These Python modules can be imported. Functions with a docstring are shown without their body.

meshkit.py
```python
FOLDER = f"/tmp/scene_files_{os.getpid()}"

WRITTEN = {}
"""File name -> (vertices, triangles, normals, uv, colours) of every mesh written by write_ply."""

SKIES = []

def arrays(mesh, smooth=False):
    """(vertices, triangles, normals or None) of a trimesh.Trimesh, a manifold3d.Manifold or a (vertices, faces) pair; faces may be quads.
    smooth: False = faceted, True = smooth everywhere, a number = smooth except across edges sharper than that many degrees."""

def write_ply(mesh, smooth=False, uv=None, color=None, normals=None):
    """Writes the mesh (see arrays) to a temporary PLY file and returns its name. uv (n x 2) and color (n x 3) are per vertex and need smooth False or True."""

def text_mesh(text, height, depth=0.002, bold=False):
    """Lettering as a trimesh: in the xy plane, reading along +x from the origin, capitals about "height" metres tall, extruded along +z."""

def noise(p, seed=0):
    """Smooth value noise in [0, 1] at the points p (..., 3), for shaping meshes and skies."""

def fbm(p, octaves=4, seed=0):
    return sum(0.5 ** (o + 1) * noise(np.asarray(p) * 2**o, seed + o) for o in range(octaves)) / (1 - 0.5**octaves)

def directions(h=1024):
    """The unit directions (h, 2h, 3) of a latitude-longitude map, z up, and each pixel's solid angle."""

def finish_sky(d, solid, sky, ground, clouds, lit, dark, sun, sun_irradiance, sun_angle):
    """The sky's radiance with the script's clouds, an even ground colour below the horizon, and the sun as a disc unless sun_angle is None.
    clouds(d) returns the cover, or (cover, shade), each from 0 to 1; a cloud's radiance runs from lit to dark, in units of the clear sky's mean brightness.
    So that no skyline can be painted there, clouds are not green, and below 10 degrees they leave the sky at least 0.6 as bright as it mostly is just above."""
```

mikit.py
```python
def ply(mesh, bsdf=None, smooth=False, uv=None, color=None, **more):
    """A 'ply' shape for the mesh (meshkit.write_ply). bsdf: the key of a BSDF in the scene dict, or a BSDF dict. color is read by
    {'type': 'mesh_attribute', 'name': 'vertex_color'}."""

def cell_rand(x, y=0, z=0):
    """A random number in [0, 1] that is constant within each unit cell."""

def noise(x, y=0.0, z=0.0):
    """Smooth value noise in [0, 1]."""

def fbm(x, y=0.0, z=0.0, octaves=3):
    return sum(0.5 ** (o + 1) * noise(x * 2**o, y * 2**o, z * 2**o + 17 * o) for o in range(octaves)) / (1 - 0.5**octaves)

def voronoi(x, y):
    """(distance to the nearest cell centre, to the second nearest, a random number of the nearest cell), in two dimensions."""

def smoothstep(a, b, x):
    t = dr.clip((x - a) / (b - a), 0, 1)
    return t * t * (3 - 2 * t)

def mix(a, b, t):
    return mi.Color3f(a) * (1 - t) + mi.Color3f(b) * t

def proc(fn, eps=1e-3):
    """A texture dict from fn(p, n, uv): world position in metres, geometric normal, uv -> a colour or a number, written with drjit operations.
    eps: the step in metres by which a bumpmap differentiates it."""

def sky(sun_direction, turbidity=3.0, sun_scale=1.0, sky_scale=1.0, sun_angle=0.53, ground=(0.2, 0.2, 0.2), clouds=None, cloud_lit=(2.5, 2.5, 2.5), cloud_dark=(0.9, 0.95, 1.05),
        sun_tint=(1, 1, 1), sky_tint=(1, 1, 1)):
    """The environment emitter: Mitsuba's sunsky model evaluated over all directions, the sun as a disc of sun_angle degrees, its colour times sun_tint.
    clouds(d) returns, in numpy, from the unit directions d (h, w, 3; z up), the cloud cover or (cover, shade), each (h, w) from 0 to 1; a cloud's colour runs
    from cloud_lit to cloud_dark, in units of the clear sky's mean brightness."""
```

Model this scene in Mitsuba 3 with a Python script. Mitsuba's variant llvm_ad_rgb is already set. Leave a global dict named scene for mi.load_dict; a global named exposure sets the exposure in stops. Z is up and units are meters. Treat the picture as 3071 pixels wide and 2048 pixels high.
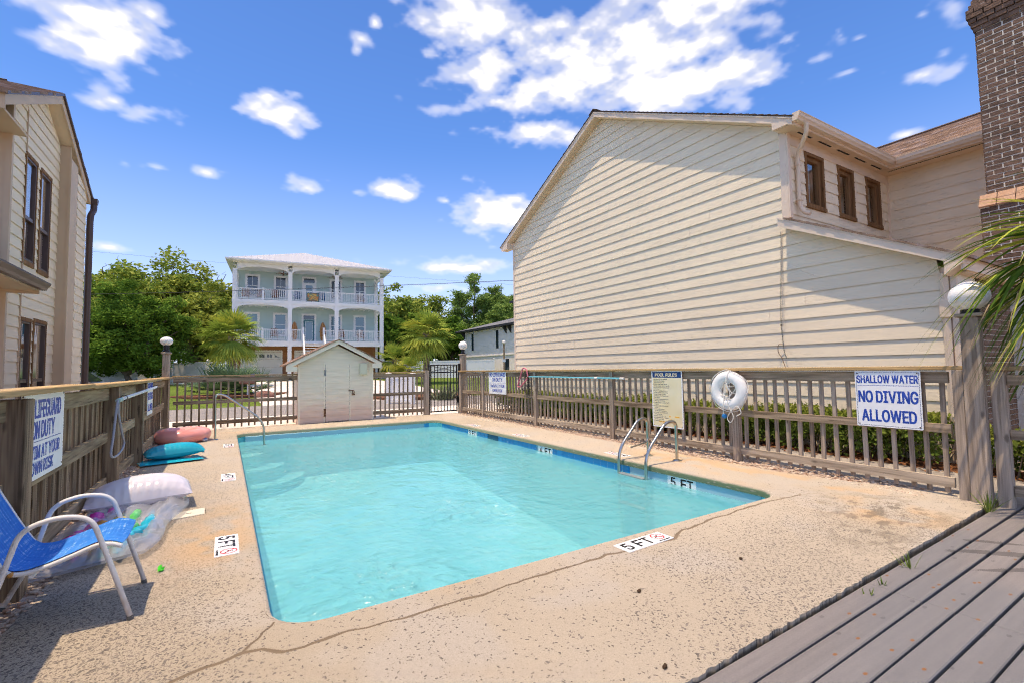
import math, random
import numpy as np, trimesh, mitsuba as mi, drjit as dr, mikit, meshkit
from mikit import noise, fbm, voronoi, cell_rand, smoothstep, mix
import manifold3d as m3
random.seed(7)
RNG = np.random.default_rng(11)
T = mi.ScalarTransform4f
scene, labels = {'type': 'scene'}, {}
PI = math.pi

# ------------------------------------------------------------------ camera, light, exposure
YAW, PITCH, ROLL = .5450, .0560, -.0159
fw = np.array([math.sin(YAW)*math.cos(PITCH), math.cos(YAW)*math.cos(PITCH), math.sin(PITCH)])
rt = np.array([math.cos(YAW), -math.sin(YAW), 0.0])
up = np.cross(rt, fw)
up2 = -rt*math.sin(ROLL) + up*math.cos(ROLL)
EYE = np.array([0, 0, 1.288])
scene['camera'] = {'type': 'perspective', 'fov': 94.43, 'fov_axis': 'x', 'near_clip': .05, 'far_clip': 4000.0,
                   'to_world': T().look_at(origin=EYE.tolist(), target=(EYE+fw).tolist(), up=up2.tolist())}
exposure = 1.55
CLOUDS = [(-12.5, 29.9, 5.57, 1.66, 1.15, 0), (-10.3, 28.1, 3.49, 1.93, 1.1, 0), (-13.8, 26.7, 2.76, 1.71, 0.8, 0), (-6.9, 31.8, 1.74, 1.12, 0.9, 0), (-9.4, 24.3, 2.0, 1.39, 1.0, 0), (-7.3, 23.7, 2.12, 1.35, 1.0, 0), (3.6, 27.4, 1.77, 1.44, 0.9, 0), (5.4, 26.6, 2.24, 1.68, 0.95, 0), (13.5, 34.6, 1.56, 1.09, 0.8, 0), (15.0, 36.1, 0.73, 0.89, 0.7, 0), (13.0, 33.6, 0.73, 0.92, 0.7, 0), (-6.0, 19.5, 2.21, 0.73, 0.8, 0), (-1.7, 19.8, 2.24, 0.77, 0.85, 0), (-8.5, 19.3, 0.94, 0.56, 0.6, 0), (7.8, 19.7, 2.85, 1.11, 1.0, 0), (17.5, 20.3, 2.28, 1.28, 1.0, 0), (13.1, 19.9, 1.38, 0.91, 0.6, 0), (23.5, 19.6, 0.75, 0.48, 0.5, 0), (28.4, 37.1, 5.43, 3.25, 1.15, 0), (27.8, 32.0, 4.3, 3.25, 1.0, 0), (24.9, 29.3, 5.37, 1.3, 0.7, 0), (46.1, 33.7, 9.78, 3.75, 1.25, 0), (52.6, 29.5, 7.83, 2.39, 1.1, 0), (38.4, 30.4, 7.07, 2.92, 1.0, 0), (38.6, 37.6, 5.28, 1.45, 0.6, 0), (54.3, 33.5, 2.44, 0.74, 0.7, 0), (34.4, 26.7, 5.46, 1.54, 1.05, 0.1), (30.0, 18.0, 5.01, 2.27, 1.1, 0.35), (57.3, 27.1, 3.24, 1.61, 0.8, 0), (73.7, 24.7, 2.19, 1.38, 0.9, 0), (75.7, 28.2, 1.93, 2.5, 0.6, 0), (73.6, 29.2, 0.88, 0.49, 0.5, 0), (67.8, 26.9, 1.52, 0.44, 0.6, 0), (72.0, 20.3, 1.55, 0.45, 0.8, 0), (68.9, 29.3, 0.99, 0.35, 0.4, 0), (23.2, 19.6, 1.55, 0.6, 0.5, 0), (24.7, 12.0, 7.78, 1.12, 1.0, 0.55), (22.1, 9.7, 3.86, 0.72, 0.8, 0.35), (-9.6, 11.6, 1.71, 0.78, 0.8, 0.2), (29.0, 14.4, 1.81, 0.4, 0.5, 0.5), (17.0, 12.3, 2.97, 0.5, 0.4, 0.3)]
_r = random.Random(5)
for _ in range(150):                                   # the same kind of scattered cumulus in the rest of the sky
    az = _r.uniform(85, 340); el = _r.uniform(4, 70)
    s = .35 + el/60
    CLOUDS.append((az, el, _r.uniform(3, 11)*s, _r.uniform(1.5, 5)*s, _r.uniform(.7, 1.15), 0 if el > 12 else .3))
def clouds(d):
    n1 = meshkit.fbm(d*np.array([9, 9, 16.]), 5, 3); n2 = meshkit.fbm(d*np.array([30, 30, 50.]), 4, 9)
    cover, shade = np.zeros(d.shape[:2]), np.zeros(d.shape[:2])
    for az, el, ra, rv, s, sh in CLOUDS:
        a, e = math.radians(az), math.radians(el)
        c = np.array([math.sin(a)*math.cos(e), math.cos(a)*math.cos(e), math.sin(e)])
        r = np.array([math.cos(a), -math.sin(a), 0]); u = np.cross(r, c)
        near = d@c
        on = near > .8
        q = d[on]
        x, y = (q@r)/math.sin(math.radians(ra))/1.2, (q@u)/math.sin(math.radians(rv))/1.2
        flat = np.where(y < 0, y*1.25, y)
        rr = np.sqrt(x*x + flat*flat)
        f = s*1.0 - rr*.95 + (n1[on]-.5)*1.7 + (n2[on]-.5)*1.5
        t = np.clip(f/1.0, 0, 1); t = t*t*(3-2*t)*min(1, .35+.62*s)
        core = np.clip((f-.45)/1.0, 0, 1); core = core*core*(3-2*core)
        low = np.maximum(np.clip(-y*.8 + .3 + (n1[on]-.5)*2.2 + (n2[on]-.5), 0, 1)*(.42 + sh), .95*(1-core))
        old = cover[on]
        new = 1-(1-old)*(1-t)
        shade[on] = np.where(t > old, low, shade[on])
        cover[on] = new
    hz = np.clip(1-np.arcsin(np.clip(d[..., 2], -1, 1))/math.radians(26), 0, 1)   # pale air low over the horizon
    cover2 = 1-(1-cover*.97)*(1-.40*hz**1.7)
    return cover2, np.where(cover > .02, shade*np.clip(cover*2, 0, 1), 0)*.9 + (1-np.clip(cover*3, 0, 1))*.15*(hz > 0)
scene['sky'] = mikit.sky((-.25, -.012, 1.0), turbidity=3.0, clouds=clouds, sky_tint=(1.0, 1.36, 2.0), sun_scale=1.0, sun_tint=(1.05, .97, .86), cloud_lit=(4.1, 3.75, 3.4), cloud_dark=(1.75, 1.75, 1.85), ground=(.3, .27, .23))

# ------------------------------------------------------------------ names and entries
used = {}
def numbered(key):
    n = used.get(key, -1) + 1
    used[key] = n
    return key if n == 0 else f'{key}_{n:03d}'
def thing(name, label, cat, group=None, kind=None):
    key = numbered(name)
    labels[key] = {'label': label, 'category': cat}
    if group: labels[key]['group'] = group
    if kind: labels[key]['kind'] = kind
    return key
def part(parent, name, mesh, mat, smooth=False, label=None, kind=None, **more):
    key = numbered(parent + '__' + name)
    scene[key] = mikit.ply(mesh.tm() if isinstance(mesh, M) else mesh, mat, smooth=smooth, **more)
    if label or kind:
        labels[key] = {}
        if label: labels[key]['label'] = label
        if kind: labels[key]['kind'] = kind
    return key
def whole(name, mesh, mat, label, cat, group=None, smooth=False, kind=None, **more):
    key = thing(name, label, cat, group, kind)
    scene[key] = mikit.ply(mesh.tm() if isinstance(mesh, M) else mesh, mat, smooth=smooth, **more)
    return key
def struct(name, mesh, mat, label, smooth=False, kind='structure', **more):
    key = numbered(name)
    labels[key] = {'label': label, 'kind': kind}
    scene[key] = mikit.ply(mesh.tm() if isinstance(mesh, M) else mesh, mat, smooth=smooth, **more)
    return key

# ------------------------------------------------------------------ meshes
QF = np.array([[0, 3, 2, 1], [4, 5, 6, 7], [0, 1, 5, 4], [1, 2, 6, 5], [2, 3, 7, 6], [3, 0, 4, 7]])
class M:
    """A mesh being put together from simple solids."""
    def __init__(s): s.v, s.f, s.n = [], [], 0
    def add(s, v, f):
        v = np.asarray(v, float).reshape(-1, 3); f = np.asarray(f, int)
        if f.shape[1] == 4: f = np.vstack([f[:, [0, 1, 2]], f[:, [0, 2, 3]]])
        s.v.append(v); s.f.append(f + s.n); s.n += len(v)
        return s
    def mesh(s, m): return s.add(m.vertices, m.faces)
    def hexa(s, a): return s.add(a, QF)                       # 4 lower corners ccw from above, 4 upper
    def box(s, x0, x1, y0, y1, z0, z1):
        return s.hexa([[x0, y0, z0], [x1, y0, z0], [x1, y1, z0], [x0, y1, z0], [x0, y0, z1], [x1, y0, z1], [x1, y1, z1], [x0, y1, z1]])
    def beam(s, p, q, w, h, side=None):
        """a bar from p to q, w wide along 'side' and h thick across"""
        p, q = np.asarray(p, float), np.asarray(q, float)
        t = (q-p)/np.linalg.norm(q-p)
        side = np.array(side, float) if side is not None else np.cross(t, [0, 0, 1.0])
        side = side - t*(side@t); side /= np.linalg.norm(side)
        n = np.cross(side, t)
        c = [(-1, -1), (1, -1), (1, 1), (-1, 1)]
        # faces oriented outward: the loop seen from q must run counter clockwise
        A = [p + side*a*w/2 + n*b*h/2 for a, b in c]; B = [q + side*a*w/2 + n*b*h/2 for a, b in c]
        f = QF if np.dot(np.cross(side, n), t) > 0 else QF[:, ::-1]
        return s.add(A+B, f)
    def tube(s, pts, r, sides=8, caps=True):
        p = np.asarray(pts, float); k = len(p); r = np.broadcast_to(r, (k,))
        t = np.gradient(p, axis=0); t /= np.linalg.norm(t, axis=1, keepdims=True)+1e-12
        a = np.cross(t[0], [0, 0, 1.0] if abs(t[0][2]) < .9 else [1.0, 0, 0]); a /= np.linalg.norm(a)
        V = []; ang = np.arange(sides)*2*PI/sides
        for i in range(k):
            a = a - t[i]*(a@t[i]); a /= np.linalg.norm(a)+1e-12
            b = np.cross(t[i], a)
            V.append(p[i] + r[i]*(np.cos(ang)[:, None]*a + np.sin(ang)[:, None]*b))
        i, j = np.meshgrid(np.arange(k-1), np.arange(sides), indexing='ij')
        F = np.stack([i*sides+j, i*sides+(j+1) % sides, (i+1)*sides+(j+1) % sides, (i+1)*sides+j], -1).reshape(-1, 4)
        V = np.vstack(V); F = np.vstack([F[:, [0, 1, 2]], F[:, [0, 2, 3]]])
        if caps:
            n = len(V); V = np.vstack([V, p[0], p[-1]])
            j = np.arange(sides)
            F = np.vstack([F, np.stack([(j+1) % sides, j, j*0+n], 1), np.stack([(k-1)*sides+j, (k-1)*sides+(j+1) % sides, j*0+n+1], 1)])
        return s.add(V, F)
    def lathe(s, prof, c=(0, 0, 0), sides=24):
        p = np.asarray(prof, float); k = len(p); ang = np.arange(sides)*2*PI/sides
        V = np.stack([p[:, None, 0]*np.cos(ang), p[:, None, 0]*np.sin(ang), np.broadcast_to(p[:, None, 1], (k, sides))], -1).reshape(-1, 3) + np.array(c)
        i, j = np.meshgrid(np.arange(k-1), np.arange(sides), indexing='ij')
        return s.add(V, np.stack([i*sides+j, i*sides+(j+1) % sides, (i+1)*sides+(j+1) % sides, (i+1)*sides+j], -1).reshape(-1, 4))
    def prism(s, poly, a, b, frame):
        """polygon (in the frame's first two axes) extruded along the third from a to b; frame: 3 x 3 rows and origin"""
        from shapely.geometry import Polygon
        g = poly if hasattr(poly, 'exterior') else Polygon(poly)
        m = trimesh.creation.extrude_polygon(g, b-a, engine='earcut')
        R, o = frame
        v = m.vertices + [0, 0, a]
        f = m.faces if np.linalg.det(np.array(R)) > 0 else m.faces[:, ::-1]
        return s.add(v@np.array(R, float) + np.array(o, float), f)
    def blob(s, c, r, sub=1, jit=.0):
        m = trimesh.creation.icosphere(subdivisions=sub)
        v = m.vertices*(1 + (RNG.random((len(m.vertices), 1))-.5)*2*jit)
        return s.add(v*np.array(r) + np.array(c), m.faces)
    def tm(s): return trimesh.Trimesh(np.vstack(s.v), np.vstack(s.f), process=False)
    def move(s, fn): s.v = [fn(v) for v in s.v]; return s
def box(*a): return M().box(*a)
def bevelbox(x0, x1, y0, y1, z0, z1, b=.004):
    """a box with all twelve edges cut"""
    pts = []
    for x, sx in ((x0, 1), (x1, -1)):
        for y, sy in ((y0, 1), (y1, -1)):
            for z, sz in ((z0, 1), (z1, -1)):
                pts += [[x, y+sy*b, z+sz*b], [x+sx*b, y, z+sz*b], [x+sx*b, y+sy*b, z]]
    h = trimesh.convex.convex_hull(np.array(pts)) if False else None
    m = m3.Manifold.hull_points(np.array(pts)).to_mesh()
    return M().add(m.vert_properties[:, :3], m.tri_verts)
def rotz(v, a, c=(0, 0)):
    v = np.array(v, float); ca, sa = math.cos(a), math.sin(a)
    x, y = v[:, 0]-c[0], v[:, 1]-c[1]
    v[:, 0], v[:, 1] = c[0]+x*ca-y*sa, c[1]+x*sa+y*ca
    return v
def smooth_path(pts, n=8):
    p = np.asarray(pts, float); p = np.vstack([2*p[0]-p[1], p, 2*p[-1]-p[-2]]); out = []
    for i in range(1, len(p)-2):
        for t in np.arange(n)/n:
            a, b, c, d = p[i-1], p[i], p[i+1], p[i+2]
            out.append(.5*(2*b + (c-a)*t + (2*a-5*b+4*c-d)*t*t + (3*b-a-3*c+d)*t**3))
    return np.array(out + [p[-2]])
def arc_path(pts, r, n=6):
    """a polyline with its corners rounded to radius r"""
    p = [np.asarray(q, float) for q in pts]; out = [p[0]]
    for a, b, c in zip(p, p[1:], p[2:]):
        u, v = (a-b)/np.linalg.norm(a-b), (c-b)/np.linalg.norm(c-b)
        d = min(r, np.linalg.norm(a-b)*.48, np.linalg.norm(c-b)*.48)
        for t in np.linspace(0, 1, n): out.append((1-t)**2*(b+u*d) + 2*t*(1-t)*b + t*t*(b+v*d))
    return np.array(out + [p[-1]])

# ------------------------------------------------------------------ materials
def rgb(r, g, b): return {'type': 'rgb', 'value': [r, g, b]}
def two(b): return {'type': 'twosided', 'bsdf': b}
def plain(name, color, rough=.6, metallic=0., spec=.4, **more):
    c = mikit.proc(color) if callable(color) else rgb(*color)
    scene['mat_'+name] = two({'type': 'principled', 'base_color': c, 'roughness': rough, 'metallic': metallic, 'specular': spec, **more})
    return 'mat_'+name
def bumpy(name, color, fn, rough=.75, scale=1., eps=.002, spec=.3):
    c = mikit.proc(color) if callable(color) else rgb(*color)
    scene['mat_'+name] = two({'type': 'bumpmap', 'arbitrary': mikit.proc(fn, eps=eps), 'scale': scale,
                              'bsdf': {'type': 'principled', 'base_color': c, 'roughness': rough, 'specular': spec}})
    return 'mat_'+name
def wood(name, light, dark, axis, warm=None, board=9.0, gamma=1.0):
    """weathered timber, its grain along the axis"""
    def col(p, n, uv):
        q = [p.x, p.y, p.z]; along = q.pop(axis)
        u, v = q
        tone = noise(u*board+3.1, v*board+7.7, along*.35)
        g = fbm(u*55, v*55, along*2.2, 3); fine = noise(u*160, v*160, along*7)
        k = dr.clip(tone*.8 + (g-.5)*1.5 + (fine-.5)*.35 + .15, 0, 1)
        c = mix(dark, light, k)
        if warm is not None: c = mix(c, warm, smoothstep(.5, .85, noise(u*4+9, v*4, along*.8))*.6)
        knot = smoothstep(.86, .95, noise(u*22, v*22, along*5+40))
        return c*(1-.55*knot)
    def bump(p, n, uv):
        q = [p.x, p.y, p.z]; along = q.pop(axis)
        return fbm(q[0]*60, q[1]*60, along*2.5, 2)*.0022
    return bumpy(name, col, bump, .85, 1., .002, .2)
GL, GD = (.42, .33, .235), (.13, .094, .06)
W_X = wood('weathered_wood_x', GL, GD, 0); W_Y = wood('weathered_wood_y', GL, GD, 1); W_Z = wood('weathered_wood_z', GL, GD, 2)
WG_Z = wood('grey_wood_z', (.46, .38, .30), (.16, .12, .09), 2)
WG_Y = wood('grey_wood_y', (.52, .44, .34), (.21, .165, .12), 1)
CAP_X = wood('cap_wood_x', (.50, .345, .165), (.25, .155, .065), 0, (.24, .19, .13)); CAP_Y = wood('cap_wood_y', (.50, .345, .165), (.25, .155, .065), 1, (.24, .19, .13))
DARK_Z = wood('dark_wood_z', (.33, .245, .16), (.085, .06, .038), 2, None, 14.)
DARK_Y = wood('dark_wood_y', (.40, .32, .215), (.12, .09, .056), 1)
def siding_color(base, stain=.12):
    def col(p, n, uv):
        a = p.x + p.y
        g = noise(a*1.3, p.z*4.8, 2.0); f = fbm(a*9, p.z*70, 1.0, 2)
        row = cell_rand(dr.floor(p.z/.2), dr.floor(a/2.2), 3)
        k = .93 + .08*g + .05*(f-.5) + .05*(row-.5)
        chip = smoothstep(.80, .86, noise(a*14, p.z*60, 8.0))*smoothstep(.5, .7, noise(a*.9+4, p.z*1.1, 3.0))
        return mi.Color3f(base)*k*(1-stain*chip)
    return col
def siding_bump(p, n, uv): return fbm((p.x+p.y)*5, p.z*45, 4.0, 2)*.0012
SIDE_R = bumpy('cream_siding', siding_color((.80, .70, .525)), siding_bump, .6, 1., .002, .25)
SIDE_L = bumpy('peach_siding', siding_color((.80, .67, .47)), siding_bump, .55, 1., .002, .25)
TRIM_C = plain('cream_trim', lambda p, n, uv: mi.Color3f(.72, .59, .46)*(.95+.08*noise(p.x*6+p.y*6, p.z*6)), .5)
TRIM_B = plain('tan_trim', lambda p, n, uv: mi.Color3f(.54, .40, .265)*(.93+.12*noise(p.x*5+p.y*5, p.z*2)), .55)
GUTTER = plain('cream_gutter', (.70, .565, .42), .35)
BROWN_METAL = plain('brown_metal', (.085, .052, .042), .35)
WINWOOD = wood('window_wood', (.26, .145, .065), (.13, .065, .028), 2)
SOFFIT = plain('soffit', lambda p, n, uv: mi.Color3f(.64, .50, .345)*(.95+.1*noise(p.x*3, p.y*3)), .6)
DARK = plain('dark_interior', (.035, .035, .035), .9)
def glassmat(name, tint, rough=.03):
    scene['mat_'+name] = two({'type': 'principled', 'base_color': rgb(*tint), 'roughness': rough, 'specular': .9, 'metallic': 0., 'clearcoat': 1., 'clearcoat_gloss': .98})
    return 'mat_'+name
scene['mat_window_pane'] = {'type': 'thindielectric', 'int_ior': 1.9}
PANE = 'mat_window_pane'
scene['mat_mirror_pane'] = {'type': 'thindielectric', 'int_ior': 3.2}
CURTAIN = plain('curtain', lambda p, n, uv: mi.Color3f(.30, .36, .40)*(.75+.5*noise((p.x+p.y)*40, p.z*2)), .9)
BLACK_METAL = plain('black_metal', (.012, .012, .014), .35)
STEEL = plain('stainless_steel', lambda p, n, uv: mix((.60, .60, .57), (.46, .42, .34), fbm(p.x*20, p.y*20, p.z*9, 3)), .2, 1.)
WHITE = plain('white_paint', (.80, .80, .79), .4)
VINYL = plain('white_vinyl', (.82, .83, .85), .35)
SIGNW = plain('sign_white', lambda p, n, uv: mi.Color3f(.80, .82, .84)*(.95+.06*noise(p.y*30, p.z*30)), .35)
SIGNBLUE = plain('sign_blue', lambda p, n, uv: mix((.012, .045, .30), (.035, .085, .42), noise(p.y*30+p.x*30, p.z*30)), .4)
SIGNNAVY = plain('sign_navy', (.012, .05, .17), .4)
SIGNGREY = plain('sign_grey', (.10, .10, .10), .5)
BLACKINK = plain('black_ink', (.012, .012, .013), .5)
REDINK = plain('red_ink', (.55, .03, .035), .5)

# ------------------------------------------------------------------ ground, pool deck, pool
from shapely.geometry import Polygon, box as sbox, LineString
from shapely import affinity
def gz(x, y):
    """height of the ground outside the pool yard: it rises gently towards the houses across the road"""
    y = np.asarray(y, float)
    t = np.clip((y-14.5)/22, 0, 1)
    return -.02 + .58*t*t*(3-2*t)
def terrain(poly, dz=0., step=3.0):
    x0, y0, x1, y1 = poly.bounds
    m = trimesh.creation.extrude_polygon(poly.segmentize(step), .01, engine='earcut')
    return m
def sheet(x0, x1, y0, y1, dz=0., n=(20, 40), skew=None):
    xs, ys = np.linspace(x0, x1, n[0]), np.linspace(y0, y1, n[1])
    X, Y = np.meshgrid(xs, ys)
    V = np.stack([X, Y, gz(X, Y)+dz], -1).reshape(-1, 3)
    if skew is not None: V = skew(V)
    i, j = np.meshgrid(np.arange(n[1]-1), np.arange(n[0]-1), indexing='ij')
    a = i*n[0]+j
    return M().add(V, np.stack([a, a+1, a+n[0]+1, a+n[0]], -1).reshape(-1, 4))
def lawn_col(p, n, uv):
    f = fbm(p.x*.9, p.y*.9, 1.0, 3); g = noise(p.x*14, p.y*14, 2.0)
    return mix((.055, .10, .016), (.15, .20, .035), f*.7+g*.4)
LAWN = bumpy('lawn', lawn_col, lambda p, n, uv: fbm(p.x*30, p.y*30, 0., 2)*.03, .9, 1., .01, .1)
GROUND = bumpy('yard_soil', lambda p, n, uv: mix((.20, .155, .115), (.34, .28, .21), fbm(p.x*5, p.y*5, 1.0, 4)), lambda p, n, uv: fbm(p.x*40, p.y*40, 0., 2)*.01, .95, 1., .004, .1)
def far_ring():
    ys = np.array([37., 60, 120, 400, 1600]); xs = np.array([-1600., -400, -120, -40, -14, 0, 14, 40, 120, 400, 1600])
    X, Y = np.meshgrid(xs, ys); V = np.stack([X, Y, np.full_like(X, .56)], -1).reshape(-1, 3)
    n = len(xs); i, j = np.meshgrid(np.arange(len(ys)-1), np.arange(n-1), indexing='ij'); a = i*n+j
    return M().add(V, np.stack([a, a+1, a+n+1, a+n], -1).reshape(-1, 4))
g = sheet(-60, 90, 13.05, 37, -.004, (40, 60)).add(far_ring().v[0], far_ring().f[0])
struct('lawn', g, LAWN, 'mown green lawn across the road in front of the far houses', smooth=True)
yard = M()
hole = Polygon([(-.98, 1.30), (6.2, 1.5), (6.2, 13.05), (-.98, 13.05)])
yp = Polygon([(-400, -400), (400, -400), (400, 13.05), (-400, 13.05)]).difference(hole)
vv, ff = trimesh.creation.triangulate_polygon(yp, engine='earcut')
yard.add(np.column_stack([vv, np.full(len(vv), -.1)]), ff)
struct('ground', yard, GROUND, 'bare sandy ground around the pool yard')
road_z = .002
CONC = bumpy('road_concrete', lambda p, n, uv: mi.Color3f(.60, .545, .48)*(.82+.3*fbm(p.x*1.2, p.y*1.2, 1.0, 4))*(1-.5*smoothstep(.965, .99, dr.abs(2*(p.x*.25-dr.floor(p.x*.25))-1))*smoothstep(13.0, 13.1, p.y)*.6), lambda p, n, uv: fbm(p.x*60, p.y*60, 0., 2)*.003, .85, 1., .004, .2)
ASPH = bumpy('asphalt', lambda p, n, uv: mi.Color3f(.23, .215, .205)*(.8+.35*fbm(p.x*2, p.y*6, 1.0, 4)+.2*(noise(p.x*60, p.y*60)-.5)), lambda p, n, uv: fbm(p.x*80, p.y*80, 0., 2)*.004, .9, 1., .004, .2)
struct('parking_apron', sheet(-40, 60, 13.0, 15.9, .002, (30, 6)), CONC, 'pale concrete parking strip just outside the front fence')
struct('road', sheet(-60, 80, 15.9, 19.7, .006, (40, 8)), ASPH, 'grey asphalt road between the pool yard and the far houses')
def dskew(V):
    V = V.copy(); V[:, 0] += (V[:, 1]-19)*.02; return V
struct('driveway', sheet(1.2, 9.8, 19.7, 41.4, .006, (10, 30)), CONC, 'pale concrete driveway of the blue house')
# walk behind the right-hand fence, with the mulch bed of the hedge beyond it
def walk_col(p, n, uv):
    f = fbm(p.x*3, p.y*3, 1.0, 4)
    return mix((.13, .115, .10), (.33, .30, .265), f*.9+.15)*(1-.6*smoothstep(.97, .995, dr.abs(2*(p.y/1.5-dr.floor(p.y/1.5))-1)))
WALK = bumpy('stained_concrete', walk_col, lambda p, n, uv: fbm(p.x*50, p.y*50, 0., 3)*.004, .9, 1., .004, .2)
struct('path', box(6.2, 7.4, -2, 13.0, -.09, -.015), WALK, 'stained concrete walk between the right fence and the hedge')
MULCHM = bumpy('mulch_soil', lambda p, n, uv: mix((.045, .022, .014), (.17, .075, .04), fbm(p.x*25, p.y*25, 1.0, 3)), lambda p, n, uv: fbm(p.x*50, p.y*50, 0., 3)*.02, .95, 1., .004, .1)
struct('mulch_bed', box(7.4, 8.0, -2, 13.4, -.09, -.01), MULCHM, 'reddish mulch bed under the hedge')

POOL = [(.235, 2.72), (4.76, 2.74), (4.735, 11.58), (.24, 11.72)]
def rounded(poly, r): return Polygon(poly).buffer(-r, quad_segs=1, join_style='mitre').buffer(r, quad_segs=8)
pool_edge = rounded(POOL, .24)
CRACK = [(-.35, 2.49), (-.191, 2.516), (-.055, 2.559), (.096, 2.576), (.166, 2.57), (.25, 2.488), (.34, 2.47), (.463, 2.507), (.648, 2.494), (.87, 2.476), (1.126, 2.488), (1.343, 2.481), (1.575, 2.518), (1.87, 2.512), (2.246, 2.518), (2.399, 2.509), (2.84, 2.466), (3.111, 2.569), (3.54, 2.605), (3.94, 2.63), (4.449, 2.651), (4.881, 2.597)]
FINE = [(4.851, 2.885), (4.924, 2.791), (4.914, 2.614), (5.119, 2.472), (5.405, 2.216), (5.664, 1.961)]
BRANCH = [(.235, 2.796), (.175, 2.716), (.096, 2.587)]
def seg_dist(x, y, pts):
    d = mi.Float(9.)
    for (a, b), (c, e) in zip(pts, pts[1:]):
        ux, uy = c-a, e-b
        t = dr.clip(((x-a)*ux+(y-b)*uy)/(ux*ux+uy*uy), 0, 1)
        d = dr.minimum(d, dr.square(x-a-t*ux)+dr.square(y-b-t*uy))
    return dr.sqrt(d)
def pebble(x, y, s, dens):
    d, _, w = voronoi(x*s, y*s)
    return smoothstep(.34, .22, d/(.55+.6*w))*dr.select(cell_rand(dr.floor(w*997), 3, 5) < dens, 1., 0.)
def deck_parts(p):
    x, y = p.x, p.y
    wx = x + .02*(noise(x*14, y*14, 3.)-.5); wy = y + .035*(noise(x*11, y*11, 5.)-.5)
    cr = smoothstep(.014, .007, seg_dist(wx, wy, CRACK)*(.7+.7*noise(x*9, y*9, 1.)))
    cr = dr.maximum(cr, smoothstep(.009, .004, seg_dist(wx, wy, BRANCH)))
    fi = smoothstep(.006, .002, seg_dist(wx, wy, FINE))
    return cr, fi
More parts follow.
